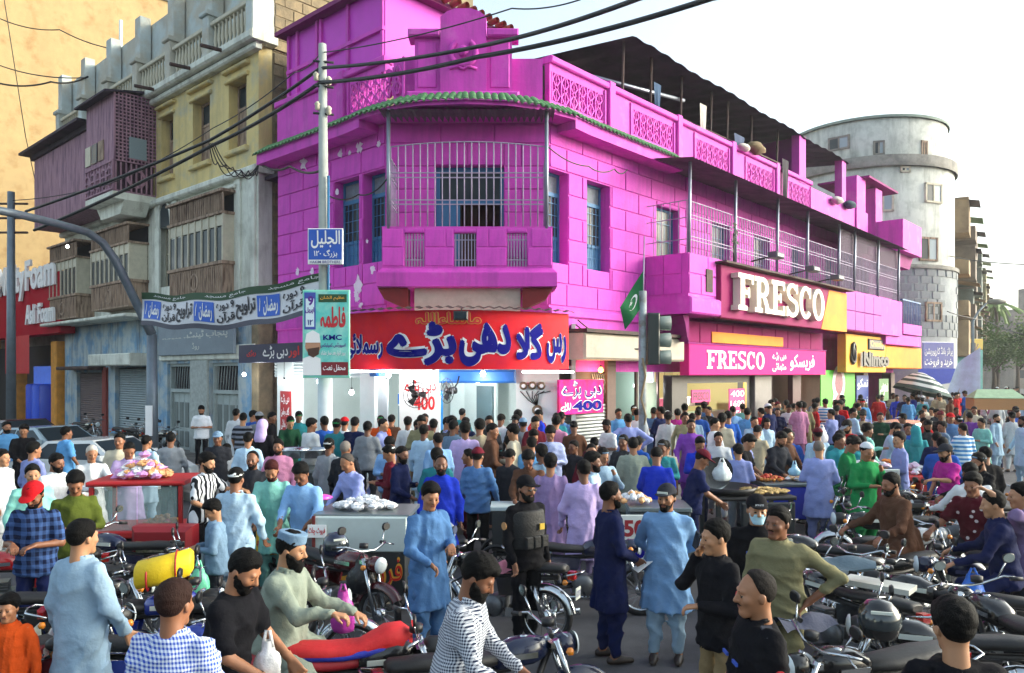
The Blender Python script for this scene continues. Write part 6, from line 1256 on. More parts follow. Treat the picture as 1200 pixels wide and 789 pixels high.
# pot counter by the white shop
pc_ = stall(352, 15.0, 1.2, .7, 1.0, 'dark counter with big steel pans in front of the white shop', M_cdark, .2, False)
for i, (px, z) in enumerate(((345, 1.22), (366, 1.22))):
    o = MB().lathe([(.28, 0), (.34, .16), (.36, .17), (.33, .14), (.27, .03), (.001, .02)], (0, 0, 0), 18).build('steel_pan', M_chrome); o.location = at(px, 438, 15.0) * Vector((1, 1, 0)) + Vector((0, 0, z)); tag(o, ['wide steel pan on the dark counter nearer the green-capped cooks', 'wide steel pan at the street end of the dark counter'][i], 'pan')
# other stalls along the kerb
s3 = stall(598, 10.9, .55, .5, 1.0, 'white-topped serving table behind the black-clad officer', M_cdark, .0, top=M_cwhite); s4 = stall(770, 10.8, .85, .7, 1.02, 'grey metal stall with price boards 50 and 40 below', mat('dull_stall_steel', '#4f585c', .5, metal=.5, var=.3, vscale=2, grime=.4), -.05)
heap(Vector(((742 - 600) / 900 * 10.7, 10.75, 1.06)), .45, .4, .14, 36, [M_chip2, M_bagw], 'wrapped_buns', 'pile of wrapped buns on the grey metal stall', 'food', .05, .8, seed=7)
def price_cards(px, py, d, label, w=.34):
    t = thing('price_card', at(px, py, d), label, 'sign'); MB().bevbox(-w / 2, w / 2, -.012, .012, 0, .62, .006).build('card', mat('card_white', '#cfd8d2', .6, var=.08), t)
    lettering('50', t, -w * .4, w * .42, .34, .56, -.016, mat('ink_maroon', '#8c1420', .6) if px < 900 else M_black, .04); lettering('40', t, -w * .4, w * .42, .06, .28, -.016, M_navy if px < 900 else MATS['ink_maroon'], .04)
price_cards(743, 660, 9.9, 'white card with 50 and 40 between the navy man and the light blue man'); price_cards(1010, 602, 12.9, 'white card with 50 and 40 hung under the white lettered stall', .42)
for i in range(3):
    bu = MB().lathe([(.17, 0), (.2, .36), (.21, .37), (.18, .34), (.15, .02), (.001, .02)], (0, 0, 0), 16).build('steel_drum', M_cmetal); bu.location = Vector(((735 + 32 * i - 600) / 900 * 10.3, 10.3, .3)); tag(bu, ['steel drum below the grey stall, first of three', 'middle steel drum of the three below the grey stall', 'steel drum below the grey stall, last of three'][i], 'drum', 'drums under the grey stall')
s5 = thing('griddle_stall', Vector(((880 - 600) / 900 * 12.2, 12.2, 0)), 'black griddle stall with a wide pan at the kerb', 'stall', rz=.1)
MB().bevbox(-.75, .55, -.45, .4, .9, .96, .02).build('griddle_top', M_black, s5); MB().bevbox(-.35, .5, -.5, -.46, .4, .88, .02).build('front_panel', M_cdark, s5); MB().box(-.7, .5, -.4, .35, .25, .3).build('shelf', M_cdark, s5)
for sx_ in (-.68, .48):
    for sy in (-.38, .33): MB().box(sx_ - .03, sx_ + .03, sy - .03, sy + .03, 0, .9).build('leg', M_cdark, s5)
pn_ = MB().lathe([(.001, 0), (.38, .0), (.45, .09), (.46, .09), (.4, -.02), (.001, -.025)], (0, 0, 0), 22).build('round_pan', M_black); pn_.location = s5.location + Vector((-.38, -.05, .99)); tag(pn_, 'round black frying pan on the griddle stall', 'pan')
lid = MB().lathe([(.001, .02), (.25, .0), (.3, -.03)], (0, 0, 0), 20, 'y').build('pan_lid', M_chrome); lid.location = s5.location + Vector((-.55, .1, 1.25)); lid.rotation_euler = (.3, 0, .2); tag(lid, 'round steel lid propped up behind the frying pan', 'lid')
heap(s5.location + Vector((.15, -.05, .97)), .8, .5, .06, 40, [mat('flatbread', '#c9a86a', .8, var=.2)], 'fried_cutlets', 'row of fried cutlets on the black griddle', 'food', .06, .4, seed=8)
tb_ = stall(925, 13.6, 1.2, .7, .95, 'table with a bright blue cloth beside the griddle stall', mat('blue_cloth', '#1f38c0', .7, var=.1), .1, False)
heap(tb_.location + Vector((-.35, 0, .96)), .5, .4, .1, 40, [mat('red_relish', '#c2381c', .5), M_fry], 'red_snacks', 'red snacks in a heap on the blue cloth table', 'food', .04, .8, seed=9); heap(tb_.location + Vector((.25, 0, .96)), .5, .4, .1, 30, [M_bagw, mat('bread', '#d6b48a', .8)], 'bread_packets', 'bread packets on the blue cloth table', 'food', .06, .7, seed=10)
gc = stall(1020, 13.2, .75, .6, .98, 'green and white stall with a lettered white board', mat('stall_green', '#2f6a34', .6, var=.15), .05)
wbd = MB().bevbox(-.36, .36, -.03, .03, 0, .27, .01).build('lettered_board', mat('card_white', '#cfd8d2')); wbd.location = gc.location + Vector((-.05, -.36, .98)); tag(wbd, 'white board with black painted writing on top of the green stall', 'sign'); lettering('فروٹ چاٹ سموسہ', wbd, -.32, .32, .05, .22, -.034, M_black, .02)
heap(gc.location + Vector((0, .1, 1.24)), .7, .4, .08, 36, [M_bagw, mat('pale_pink_film', '#e2c6dc', .4)], 'white_packets', 'pale packets heaped behind the lettered white board', 'food', .06, .6, seed=11)
sc = thing('sweet_cart', Vector(((1055 - 600) / 900 * 14.6, 14.6, 0)), 'red cart heaped with orange fried sweets', 'cart', rz=-.05); MB().bevbox(-.78, .5, -.4, .4, .86, .95, .02).build('tray', M_cred, sc); MB().bevbox(.2, .48, -.38, .36, .2, .855, .02).build('end_panel', M_cred, sc); MB().box(-.72, .18, .0, .36, .25, .855).build('back_panel', M_cdark, sc); cart_wheels(sc, 1.2, .75, .26)
heap(sc.location + Vector((-.25, 0, .96)), .65, .55, .26, 60, [M_sweet], 'fried_sweets', 'heap of orange fried sweets on the red cart', 'food', .055, .6, seed=12); heap(sc.location + Vector((.28, 0, .96)), .5, .5, .18, 40, [M_bagw, mat('pale_pink_film', '#e2c6dc')], 'sugar_packets', 'heap of pale packets at the end of the red sweet cart', 'food', .06, .6, seed=13)
def bucket(loc, colr, label, r=.17, h=.36):
    t = thing('bucket', loc, label, 'bucket'); m_ = mat('bucket_' + colr, colr, .45); MB().lathe([(.001, 0), (r * .8, 0), (r, h), (r * 1.06, h), (r * 1.06, h - .03), (r * .98, h - .03)], (0, 0, 0), 18).lathe([(r * .96, h), (r * .76, .02), (.001, .02)], (0, 0, 0), 18).build('pail', m_, t); MB().tube([(r * math.cos(a), -.02 - .1 * math.sin(a), h - .05 + .05 * math.sin(a) * -1) for a in [math.pi * i / 8 for i in range(9)]], .006, 4).build('handle', M_steel, t)
bucket(ground(975, 636), '#e07a14', 'orange plastic bucket standing behind the lavender man'); bucket(sc.location + Vector((-.1, -.3, .4)), '#e08a14', 'orange bucket hung under the tray of the red sweet cart', .2, .4); bucket(Vector(((667 - 600) / 900 * 15.5, 15.5, .2)), '#b01420', 'red tub standing before the grey roller shutter', .3, .6)
fs = thing('awning_stall', Vector(((1166 - 600) / 900 * 27, 27, 0)), 'far stall under a pale green and white awning', 'stall', rz=-.3)
MB().add([(-.8, -.6, 2.0), (.8, -.6, 2.0), (.55, 0, 2.3), (-.55, 0, 2.3), (-.8, .6, 2.0), (.8, .6, 2.0)], [(0, 1, 2, 3), (3, 2, 5, 4), (0, 3, 4), (1, 5, 2)]).build('awning', mat('pale_green_awning', '#a9c7a0', .8, var=.2, vscale=3), fs); MB().box(-.78, .78, -.58, .58, 1.6, 1.98).build('valance', mat('tan_valance', '#b98a5c', .8), fs)
for sx_ in (-.75, .75):
    for sy in (-.55, .55): MB().box(sx_ - .025, sx_ + .025, sy - .025, sy + .025, 0, 1.6).build('post', M_steel, fs)
MB().bevbox(-.75, .75, -.55, .55, .8, .9, .02).build('counter_top', M_cmetal, fs); MB().bevbox(-.7, .7, -.5, .5, .2, .79, .02).build('front_panel', M_cred, fs)
st = thing('stool', Vector(((862 - 600) / 900 * 9.7, 9.7, 0)), 'small metal stool in front of the griddle stall', 'stool'); MB().bevbox(-.22, .22, -.2, .2, .52, .56, .01).build('seat', M_cwhite, st)
for sx_ in (-.18, .18):
    for sy in (-.16, .16): MB().tube([(sx_, sy, .52), (sx_ * 1.15, sy * 1.15, 0)], .014, 5).build('leg', M_steel, st)
# bags, helmets and small things lying about
def bagthing(px, py, d, w, h, colr, label, name='carrier_bag', cat='bag', film=.35, hand=True):
    t = thing(name, at(px, py, d), label, cat); m_ = mat('film_' + colr, colr, film, var=.2, vscale=9, bump=.5, bscale=25); rs_ = random.Random(px)
    mb = MB(); prof = [(.001, -h), (.38, -h * .98), (.5, -h * .78), (.52, -h * .5), (.42, -h * .22), (.24, -.02), (.2, .04)]; b = len(mb.v)
    mb.sheet(lambda u, v: (lambda r, z, th: (w * r * math.cos(th) * (1 + .12 * math.sin(5 * th + 9 * v)), w * .6 * r * math.sin(th) * (1 + .12 * math.cos(4 * th)), z))(*(np.interp(v, np.linspace(0, 1, 7), [p[0] for p in prof]), np.interp(v, np.linspace(0, 1, 7), [p[1] for p in prof]), u * 6.283)), 18, 10).build('bag_film', m_, t)
    if hand: MB().tube([(-w * .2, 0, 0), (-.012, 0, .1), (.012, 0, .1), (w * .2, 0, 0)], .011, 5).build('handle', m_, t)
bagthing(424, 660, 8.3, .3, .33, '#15151a', 'black carrier bag hung on a motorbike handlebar before the pale-panelled stall'); bagthing(402, 698, 6.7, .2, .33, '#b43a9c', 'pink printed carrier bag held by the seated man in grey'); bagthing(314, 758, 4.75, .16, .2, '#e3e0dc', 'white carrier bag with red print held by the man in black'); bagthing(233, 668, 8.0, .22, .36, '#6fd3a8', 'mint green carrier bag held by the boy with the phone'); bagthing(1140, 678, 7.4, .3, .55, '#1f6fd8', 'bright blue carrier bag hung from a motorbike handlebar'); bagthing(846, 545, 11.3, .26, .24, '#d9e4e6', 'white carrier bags hung at the end of the griddle stall'); bagthing(931, 547, 13.2, .2, .16, '#9fd0e4', 'pale blue bag pinned to the blue table cloth'); bagthing(963, 503, 16, .24, .3, '#e3dfe0', 'white carrier bag held beside the man in grey-blue', hand=True)
yg = thing('yellow_holdall', at(192, 672, 7.0), 'bright yellow holdall with red piping strapped on a motorbike', 'bag', rz=.3); ellip_sheet(MB(), [(-.24, .08, 0, .08), (-.22, .13, 0, .12), (0, .14, .03, .13), (.22, .13, .09, .12), (.25, .08, .1, .08)], 14).build('bag_body', mat('yellow_canvas', '#e3bf12', .6, var=.1, bump=.3), yg)
for x in (-.13, .11): MB().lathe([(.14, x - .008), (.148, x), (.14, x + .008)], (0, 0, .03 + x * .3), 16, 'x').build('red_piping', mat('red_piping', '#b01c20', .6), yg)
def helmet(p, label, rz=0, colr='#0c0d10'):
    t = thing('helmet', p, label, 'helmet', rz=rz); m_ = mat('helmet_' + colr, colr, .2, coat=.6); MB().lathe([(.1, -.13), (.13, -.1), (.145, -.02), (.13, .07), (.08, .125), (.001, .14)], (0, 0, 0), 20).build('shell', m_, t); MB().lathe([(.132, -.06), (.152, -.03), (.152, .03), (.136, .06)], (0, 0, 0), 14, 'z', True, math.radians(200), math.radians(340)).build('visor', mat('smoked_visor', '#2c3438', .08, spec=.8), t); MB().box(-.07, .07, -.135, -.12, .065, .085).build('decal', M_plate, t)
helmet(at(1030, 725, 5.5), 'shiny black full-face helmet resting on a motorbike tank', -.3); helmet(at(393, 638, 8.7), 'dark blue-black helmet resting on the motorbike before the metal stall', .6, '#141c38')
sb_ = MB().bevbox(-.3, .3, -.14, .14, 0, .05, .02).build('seat_board', mat('white_seat_board', '#c9c9c0', .5, var=.1)); sb_.location = at(1030, 688, 7.3) ; sb_.rotation_euler = (0, 0, 2.4); tag(sb_, 'white padded seat board lying on a motorbike', 'board')
for nm, px, py, d_, w_, colr, lab in (('folded_cloth', 587, 665, 8.2, .25, '#d47f93', 'pink towel hung on the motorbike behind the checked shirt man'), ('sack_cover', 985, 660, 7.3, .6, '#4f6370', 'grey-blue sacking spread over a motorbike seat'), ('folded_jacket', 940, 730, 6.2, .5, '#3c4258', 'grey-blue jacket laid over the motorbike seat')):
    o = MB().sheet(lambda u, v: ((u - .5) * w_, (v - .5) * w_ * .55 + .02 * math.sin(9 * u), .06 * math.cos((v - .5) * 5) + .02 * math.sin(8 * u + 5 * v)), 12, 8).build(nm, mat('cloth_' + colr, colr, .85, var=.2, vscale=6, bump=.4)); o.location = at(px, py, d_); o.rotation_euler = (-.25, 0, random.uniform(-.4, .4)); tag(o, lab, 'cloth')
cov = bike1; scb = MB(); ellip_sheet(scb, [(-.46, .08, .03, .03), (-.4, .13, .03, .055), (-.1, .135, .0, .06), (.12, .13, .0, .06), (.3, .13, .06, .1), (.42, .12, .07, .1), (.5, .06, .06, .05)], 14)
sc1 = thing('seat_cover', Vector(((405 - 600) / 900 * 5.7, 5.62, .83)), 'red and blue striped cloth cover over the motorbike seat at the bottom edge', 'seat cover', rz=math.radians(14)); scb.build('red_cloth', mat('cover_red', '#c01a20', .7, var=.12, vscale=6, bump=.3), sc1)
sb2 = MB(); ellip_sheet(sb2, [(-.36, .137, .0, .035), (.0, .142, -.02, .035), (.25, .138, .01, .05), (.47, .1, .03, .05)], 12); sb2.build('blue_stripe', mat('cover_blue', '#1c2c9c', .7, var=.1, bump=.3), sc1)
# ================================================================== PEOPLE: one continuous skinned figure per body, clothes and hair as its parts
f32 = np.float32
def cap_(P, a, b, ra, rb):
    a = np.asarray(a, f32); b = np.asarray(b, f32); ba = b - a; q = P - a; t = np.clip(q @ ba / max(float(ba @ ba), 1e-9), 0, 1); q = q - t[:, None] * ba
    return np.sqrt(np.einsum('ij,ij->i', q, q)) - (ra + (rb - ra) * t)
def ell_(P, c, r):
    r = np.asarray(r, f32); q = (P - np.asarray(c, f32)) / r; k = np.sqrt(np.einsum('ij,ij->i', q, q)); return (k - 1) * float(r.min())
def smin(a, b, k): h = np.clip(.5 + .5 * (b - a) / k, 0, 1); return b + (a - b) * h - k * h * (1 - h)
def smax(a, b, k): return -smin(-a, -b, k)
def grid(lo, hi, c):
    lo = np.asarray(lo, float); hi = np.asarray(hi, float); n = np.maximum(np.ceil((hi - lo) / c).astype(int) + 1, 3)
    ax = [lo[i] + c * np.arange(n[i]) for i in range(3)]; X, Y, Z = np.meshgrid(*ax, indexing='ij')
    return np.stack([X.ravel(), Y.ravel(), Z.ravel()], 1).astype(f32), tuple(n), lo
_C = np.array([[0, 0, 0], [1, 0, 0], [0, 1, 0], [1, 1, 0], [0, 0, 1], [1, 0, 1], [0, 1, 1], [1, 1, 1]])
_E = [(0, 1), (2, 3), (4, 5), (6, 7), (0, 2), (1, 3), (4, 6), (5, 7), (0, 4), (1, 5), (2, 6), (3, 7)]
def nets(F, n, lo, c):
    F = F.reshape(n); S = F < 0; m = [k - 1 for k in n]
    cnt = sum(S[d[0]:d[0] + m[0], d[1]:d[1] + m[1], d[2]:d[2] + m[2]].astype(np.int8) for d in _C); act = (cnt > 0) & (cnt < 8)
    ijk = np.argwhere(act)
    if len(ijk) == 0: return np.zeros((0, 3)), np.zeros((0, 4), int)
    V = np.stack([F[ijk[:, 0] + d[0], ijk[:, 1] + d[1], ijk[:, 2] + d[2]] for d in _C], 1); acc = np.zeros((len(ijk), 3)); w = np.zeros(len(ijk))
    for a, b in _E:
        fa, fb = V[:, a], V[:, b]; x = (fa < 0) != (fb < 0); t = np.where(x, fa / np.where(x, fa - fb, 1), 0)
        p = _C[a][None] + t[:, None] * (_C[b] - _C[a])[None]; acc += np.where(x[:, None], p, 0); w += x
    P = lo + c * (ijk + acc / w[:, None]); idx = -np.ones(m, int); idx[act] = np.arange(len(ijk)); Q = []
    for ax in range(3):
        sl0 = [slice(None)] * 3; sl1 = [slice(None)] * 3; sl0[ax] = slice(0, n[ax] - 1); sl1[ax] = slice(1, n[ax]); A, B = S[tuple(sl0)], S[tuple(sl1)]; e = np.argwhere(A != B)
        o1, o2 = (ax + 1) % 3, (ax + 2) % 3; ok = (e[:, o1] > 0) & (e[:, o1] < n[o1] - 1) & (e[:, o2] > 0) & (e[:, o2] < n[o2] - 1); e = e[ok]
        if len(e) == 0: continue
        ins = A[tuple(e.T)]
        def ci(d1, d2): q = e.copy(); q[:, o1] -= d1; q[:, o2] -= d2; return idx[tuple(q.T)]
        q = np.stack([ci(1, 1), ci(0, 1), ci(0, 0), ci(1, 0)], 1); q[~ins] = q[~ins][:, ::-1]; Q.append(q)
    return P, np.concatenate(Q) if Q else np.zeros((0, 4), int)
def mk(name, chunks, mats, fidx=None):
    vs_ = []; qs = []; b = 0
    for P, Q in chunks: vs_.append(P); qs.append(Q + b); b += len(P)
    V = np.concatenate(vs_); Q = np.concatenate(qs); me = bpy.data.meshes.new(name); me.vertices.add(len(V)); me.vertices.foreach_set('co', V.astype(f32).ravel())
    me.loops.add(len(Q) * 4); me.loops.foreach_set('vertex_index', Q.astype(np.int32).ravel()); me.polygons.add(len(Q)); me.polygons.foreach_set('loop_start', (np.arange(len(Q)) * 4).astype(np.int32)); me.polygons.foreach_set('use_smooth', np.ones(len(Q), bool))
    for m_ in mats: me.materials.append(m_)
    if fidx is not None: me.polygons.foreach_set('material_index', fidx(V[Q].mean(1)).astype(np.int32))
    me.update(); me.validate(); return me

M_skin = mat('skin', None, .5, objcol=True, var=.08, vscale=14, spec=.4); M_eye = mat('eye_dark', '#15100e', .25); M_lip = mat('lip', '#6e3a34', .5); M_hair = mat('hair', None, .7, objcol=True, spec=.12, bump=.5, bscale=160, stretch=(1, 1, .4))
M_cloth = mat('cloth', None, .9, objcol=True, var=.12, vscale=5, bump=.9, bscale=8, spec=.12); M_shoe = mat('shoe_leather', '#2a1f1a', .5)
def pattern_mat(name, kind, c1, c2, sc):
    m_ = mat(name, c1, .9, spec=.12, bump=.8, bscale=8); N, L_ = m_.node_tree.nodes, m_.node_tree.links; b = N['Principled BSDF']; tc = [n for n in N if n.type == 'TEX_COORD'][0]; sp = N.new('ShaderNodeSeparateXYZ'); L_.new(tc.outputs['Object'], sp.inputs[0])
    def stripe(o_):
        a = N.new('ShaderNodeMath'); a.operation = 'MULTIPLY'; a.inputs[1].default_value = sc; L_.new(o_, a.inputs[0]); f_ = N.new('ShaderNodeMath'); f_.operation = 'FRACT'; L_.new(a.outputs[0], f_.inputs[0]); g_ = N.new('ShaderNodeMath'); g_.operation = 'GREATER_THAN'; g_.inputs[1].default_value = .5; L_.new(f_.outputs[0], g_.inputs[0]); return g_.outputs[0]
    x = N.new('ShaderNodeMix'); x.data_type = 'RGBA'; x.inputs[6].default_value = (*lin(c1), 1); x.inputs[7].default_value = (*lin(c2), 1)
    if kind == 'check':
        ad = N.new('ShaderNodeMath'); ad.operation = 'ADD'; ss = N.new('ShaderNodeMath'); ss.operation = 'ADD'; L_.new(sp.outputs[0], ss.inputs[0]); L_.new(sp.outputs[1], ss.inputs[1]); L_.new(stripe(ss.outputs[0]), ad.inputs[0]); L_.new(stripe(sp.outputs[2]), ad.inputs[1]); dv = N.new('ShaderNodeMath'); dv.operation = 'MULTIPLY'; dv.inputs[1].default_value = .5; L_.new(ad.outputs[0], dv.inputs[0]); L_.new(dv.outputs[0], x.inputs[0])
    elif kind == 'dots':
        v = N.new('ShaderNodeTexVoronoi'); v.inputs['Scale'].default_value = sc; L_.new(tc.outputs['Object'], v.inputs[0]); lt2 = N.new('ShaderNodeMath'); lt2.operation = 'LESS_THAN'; lt2.inputs[1].default_value = .22; L_.new(v.outputs[0], lt2.inputs[0]); L_.new(lt2.outputs[0], x.inputs[0])
    else: L_.new(stripe(sp.outputs[0] if kind == 'vstripe' else sp.outputs[2]), x.inputs[0])
    L_.new(x.outputs[2], b.inputs['Base Color']); return m_
PATM = {'navycheck': pattern_mat('navy_white_check_cloth', 'check', '#1c2540', '#c9ced6', 55), 'bluecheck': pattern_mat('blue_white_check_cloth', 'check', '#2f4fb0', '#d3dbe8', 45), 'bwstripe': pattern_mat('black_white_stripe_cloth', 'vstripe', '#1a1c22', '#d6dae0', 16), 'darkstripe': pattern_mat('dark_band_cloth', 'hstripe', '#171a22', '#7a7f8c', 9), 'bluestripe': pattern_mat('blue_band_cloth', 'hstripe', '#4f8fc8', '#dfe9f0', 11), 'dots': pattern_mat('maroon_dot_cloth', 'dots', '#4a0f1c', '#d8d0d0', 11), 'plaid': pattern_mat('navy_plaid_cloth', 'check', '#141c38', '#3f5a8c', 12)}
ARMS = {'down': ((.07, -.02, -.28), (.09, .06, -.53)), 'loose': ((.09, .03, -.27), (.10, .16, -.48)), 'front': ((.08, .03, -.27), (-.07, .24, -.24)), 'low': ((.08, .04, -.28), (-.03, .22, -.38)), 'phone': ((.15, .12, -.20), (-.01, .07, .07)), 'eat': ((.10, .12, -.25), (-.10, .26, -.02)), 'hip': ((.27, -.09, -.20), (.05, .03, -.40)), 'back': ((.10, -.12, -.25), (-.13, -.16, -.40)), 'reach': ((.07, .22, -.16), (.02, .46, -.12)), 'serve': ((.06, .15, -.23), (-.01, .38, -.32)), 'ride': ((.12, .18, -.22), (.14, .44, -.26)), 'raise': ((.20, .12, .10), (.20, .30, .28)), 'swingf': ((.07, .10, -.27), (.05, .28, -.44)), 'swingb': ((.08, -.12, -.26), (.09, -.10, -.52))}
POSES = {  # left arm, right arm, lean, head pitch (down +), head yaw, legs
 'idle': ('down', 'loose', 0, .05, 0, 'stand'), 'idle2': ('loose', 'front', .02, .1, .3, 'stand'), 'look': ('front', 'front', .05, .5, 0, 'stand'), 'hold': ('front', 'low', .03, .2, -.3, 'stand'), 'walk': ('swingf', 'swingb', .05, .05, 0, 'walk'), 'serve': ('serve', 'serve', .22, .45, 0, 'stand'), 'phone': ('front', 'phone', .03, .1, -.2, 'stand'), 'hips': ('hip', 'hip', 0, 0, 0, 'stand'), 'hip1': ('hip', 'down', .03, 0, -.35, 'stand'), 'behind': ('back', 'back', 0, .05, -.25, 'stand'), 'eat': ('eat', 'front', .06, .3, 0, 'stand'), 'reach': ('reach', 'low', .1, .15, 0, 'stand'), 'bend': ('serve', 'serve', .5, .3, 0, 'stand'), 'ride': ('ride', 'ride', .15, .1, 0, 'sit'), 'rider': ('ride', 'reach', .12, .15, .15, 'sit'), 'raise': ('raise', 'down', 0, .1, .2, 'stand'), 'talk': ('front', 'down', 0, 0, .4, 'stand'), 'paper': ('down', 'low', 0, .0, .1, 'stand')}
def pose_joints(pose):
    aL, aR, lean, hp, hy, legs = POSES[pose] if isinstance(pose, str) else pose
    J = {'lean': lean}; sit = legs == 'sit'; pz = .90 if sit else .95; c, s_ = math.cos(lean), math.sin(lean)
    R = np.array([[1, 0, 0], [0, c, -s_], [0, s_, c]]); J['R'] = R; pel = np.array([0, 0, pz]); J['pel'] = pel
    T = lambda p: pel + R @ np.asarray(p, float); J['T'] = T; J['neck'] = T((0, .01, .50)); J['chest'] = T((0, 0, .33))
    for sd, nm, a in ((1, 'L', aL), (-1, 'R', aR)):
        e, w = ARMS[a]; sh = np.array([sd * .170, .01, .432]); J['sh' + nm] = T(sh); J['el' + nm] = T(sh + [sd * e[0], -e[1], e[2]]); J['wr' + nm] = T(sh + [sd * w[0], -w[1], w[2]])
        if sit: h, k, an = (sd * .10, -.0, .86), (sd * .25, -.36, .66), (sd * .24, -.14, .27)
        elif legs == 'walk': q = sd * .17; h, k, an = (sd * .09, 0, .90), (sd * .095, -.05 - q * .8, .50), (sd * .10, .02 - q * 1.5, .10 + (.05 if q < 0 else 0))
        else: h, k, an = (sd * .09, 0, .90), (sd * .10, -.025, .49), (sd * .115, .01 + .02 * sd, .08)
        J['hip' + nm], J['kn' + nm], J['an' + nm] = map(np.array, (h, k, an))
    head = T((0, -.015, .645)); hm = Matrix.Translation(head) @ Matrix.Rotation(lean * .5 + hp, 4, 'X') @ Matrix.Rotation(hy, 4, 'Z'); J['head'] = hm; return J
def head_sdf(H, fine=True):
    d = ell_(H, (0, .012, .03), (.077, .096, .093)); d = smin(d, ell_(H, (0, -.022, -.03), (.063, .074, .088)), .03); d = smin(d, cap_(H, (-.012, -.068, -.098), (.012, -.068, -.098), .024, .024), .025)
    if fine:
        d = smin(d, cap_(H, (-.034, -.079, .028), (.034, -.079, .028), .013, .013), .012); d = smax(d, -np.minimum(ell_(H, (.031, -.104, .006), (.018, .02, .011)), ell_(H, (-.031, -.104, .006), (.018, .02, .011))), .01)
        d = smin(d, np.minimum(cap_(H, (.031, -.080, .004), (.031, -.080, .004), .0125, .0125), cap_(H, (-.031, -.080, .004), (-.031, -.080, .004), .0125, .0125)), .004)
        d = smin(d, cap_(H, (0, -.090, .018), (0, -.112, -.024), .0085, .0135), .01); d = smin(d, cap_(H, (-.011, -.100, -.027), (.011, -.100, -.027), .008, .008), .008)
        d = smin(d, cap_(H, (-.017, -.090, -.050), (.017, -.090, -.050), .008, .008), .008); d = smin(d, cap_(H, (-.014, -.088, -.063), (.014, -.088, -.063), .0085, .0085), .008); d = smin(d, np.minimum(ell_(H, (.044, -.062, -.02), (.022, .022, .022)), ell_(H, (-.044, -.062, -.02), (.022, .022, .022))), .02)
    d = np.minimum(d, np.minimum(ell_(H, (.077, .014, -.004), (.011, .02, .031)), ell_(H, (-.077, .014, -.004), (.011, .02, .031)))); return d
def hl(P, hm):
    inv = np.array(hm.inverted()); return (P @ inv[:3, :3].T.astype(f32) + inv[:3, 3].astype(f32)).astype(f32)
def hand_prims(J, nm, sd):
    w = J['wr' + nm]; dv = w - J['el' + nm]; dv = dv / np.linalg.norm(dv); dv = dv + np.array([0, 0, -.25]); dv /= np.linalg.norm(dv); ref = np.array([0, -1, 0]) if abs(dv[2]) > .6 else np.array([0, 0, -1.0])
    pn = ref - dv * (ref @ dv); pn /= np.linalg.norm(pn); pn = -np.cross(dv, pn) * sd if abs(dv[2]) > .6 else pn; side = np.cross(dv, pn); out = []
    for i, (o, l) in enumerate(((-.03, .88), (-.010, 1.0), (.011, .95), (.031, .74))):
        b = w + dv * .088 + side * o; out.append((w + dv * .015 + side * o * .6, b, .014, .0125)); k1 = b + (dv * .8 + pn * .42) * .04 * l; k2 = k1 + (dv * .35 + pn * .8) * .03 * l; k3 = k2 + (-dv * .1 + pn * .85) * .022 * l
        out += [(b, k1, .0098, .009), (k1, k2, .009, .0083), (k2, k3, .0083, .007)]
    tb = w + dv * .03 - side * .028; t1 = tb + dv * .03 - side * .024 + pn * .016; t2 = t1 + dv * .03 - side * .004 + pn * .016; out += [(tb, t1, .015, .0115), (t1, t2, .0112, .0085)]; return out
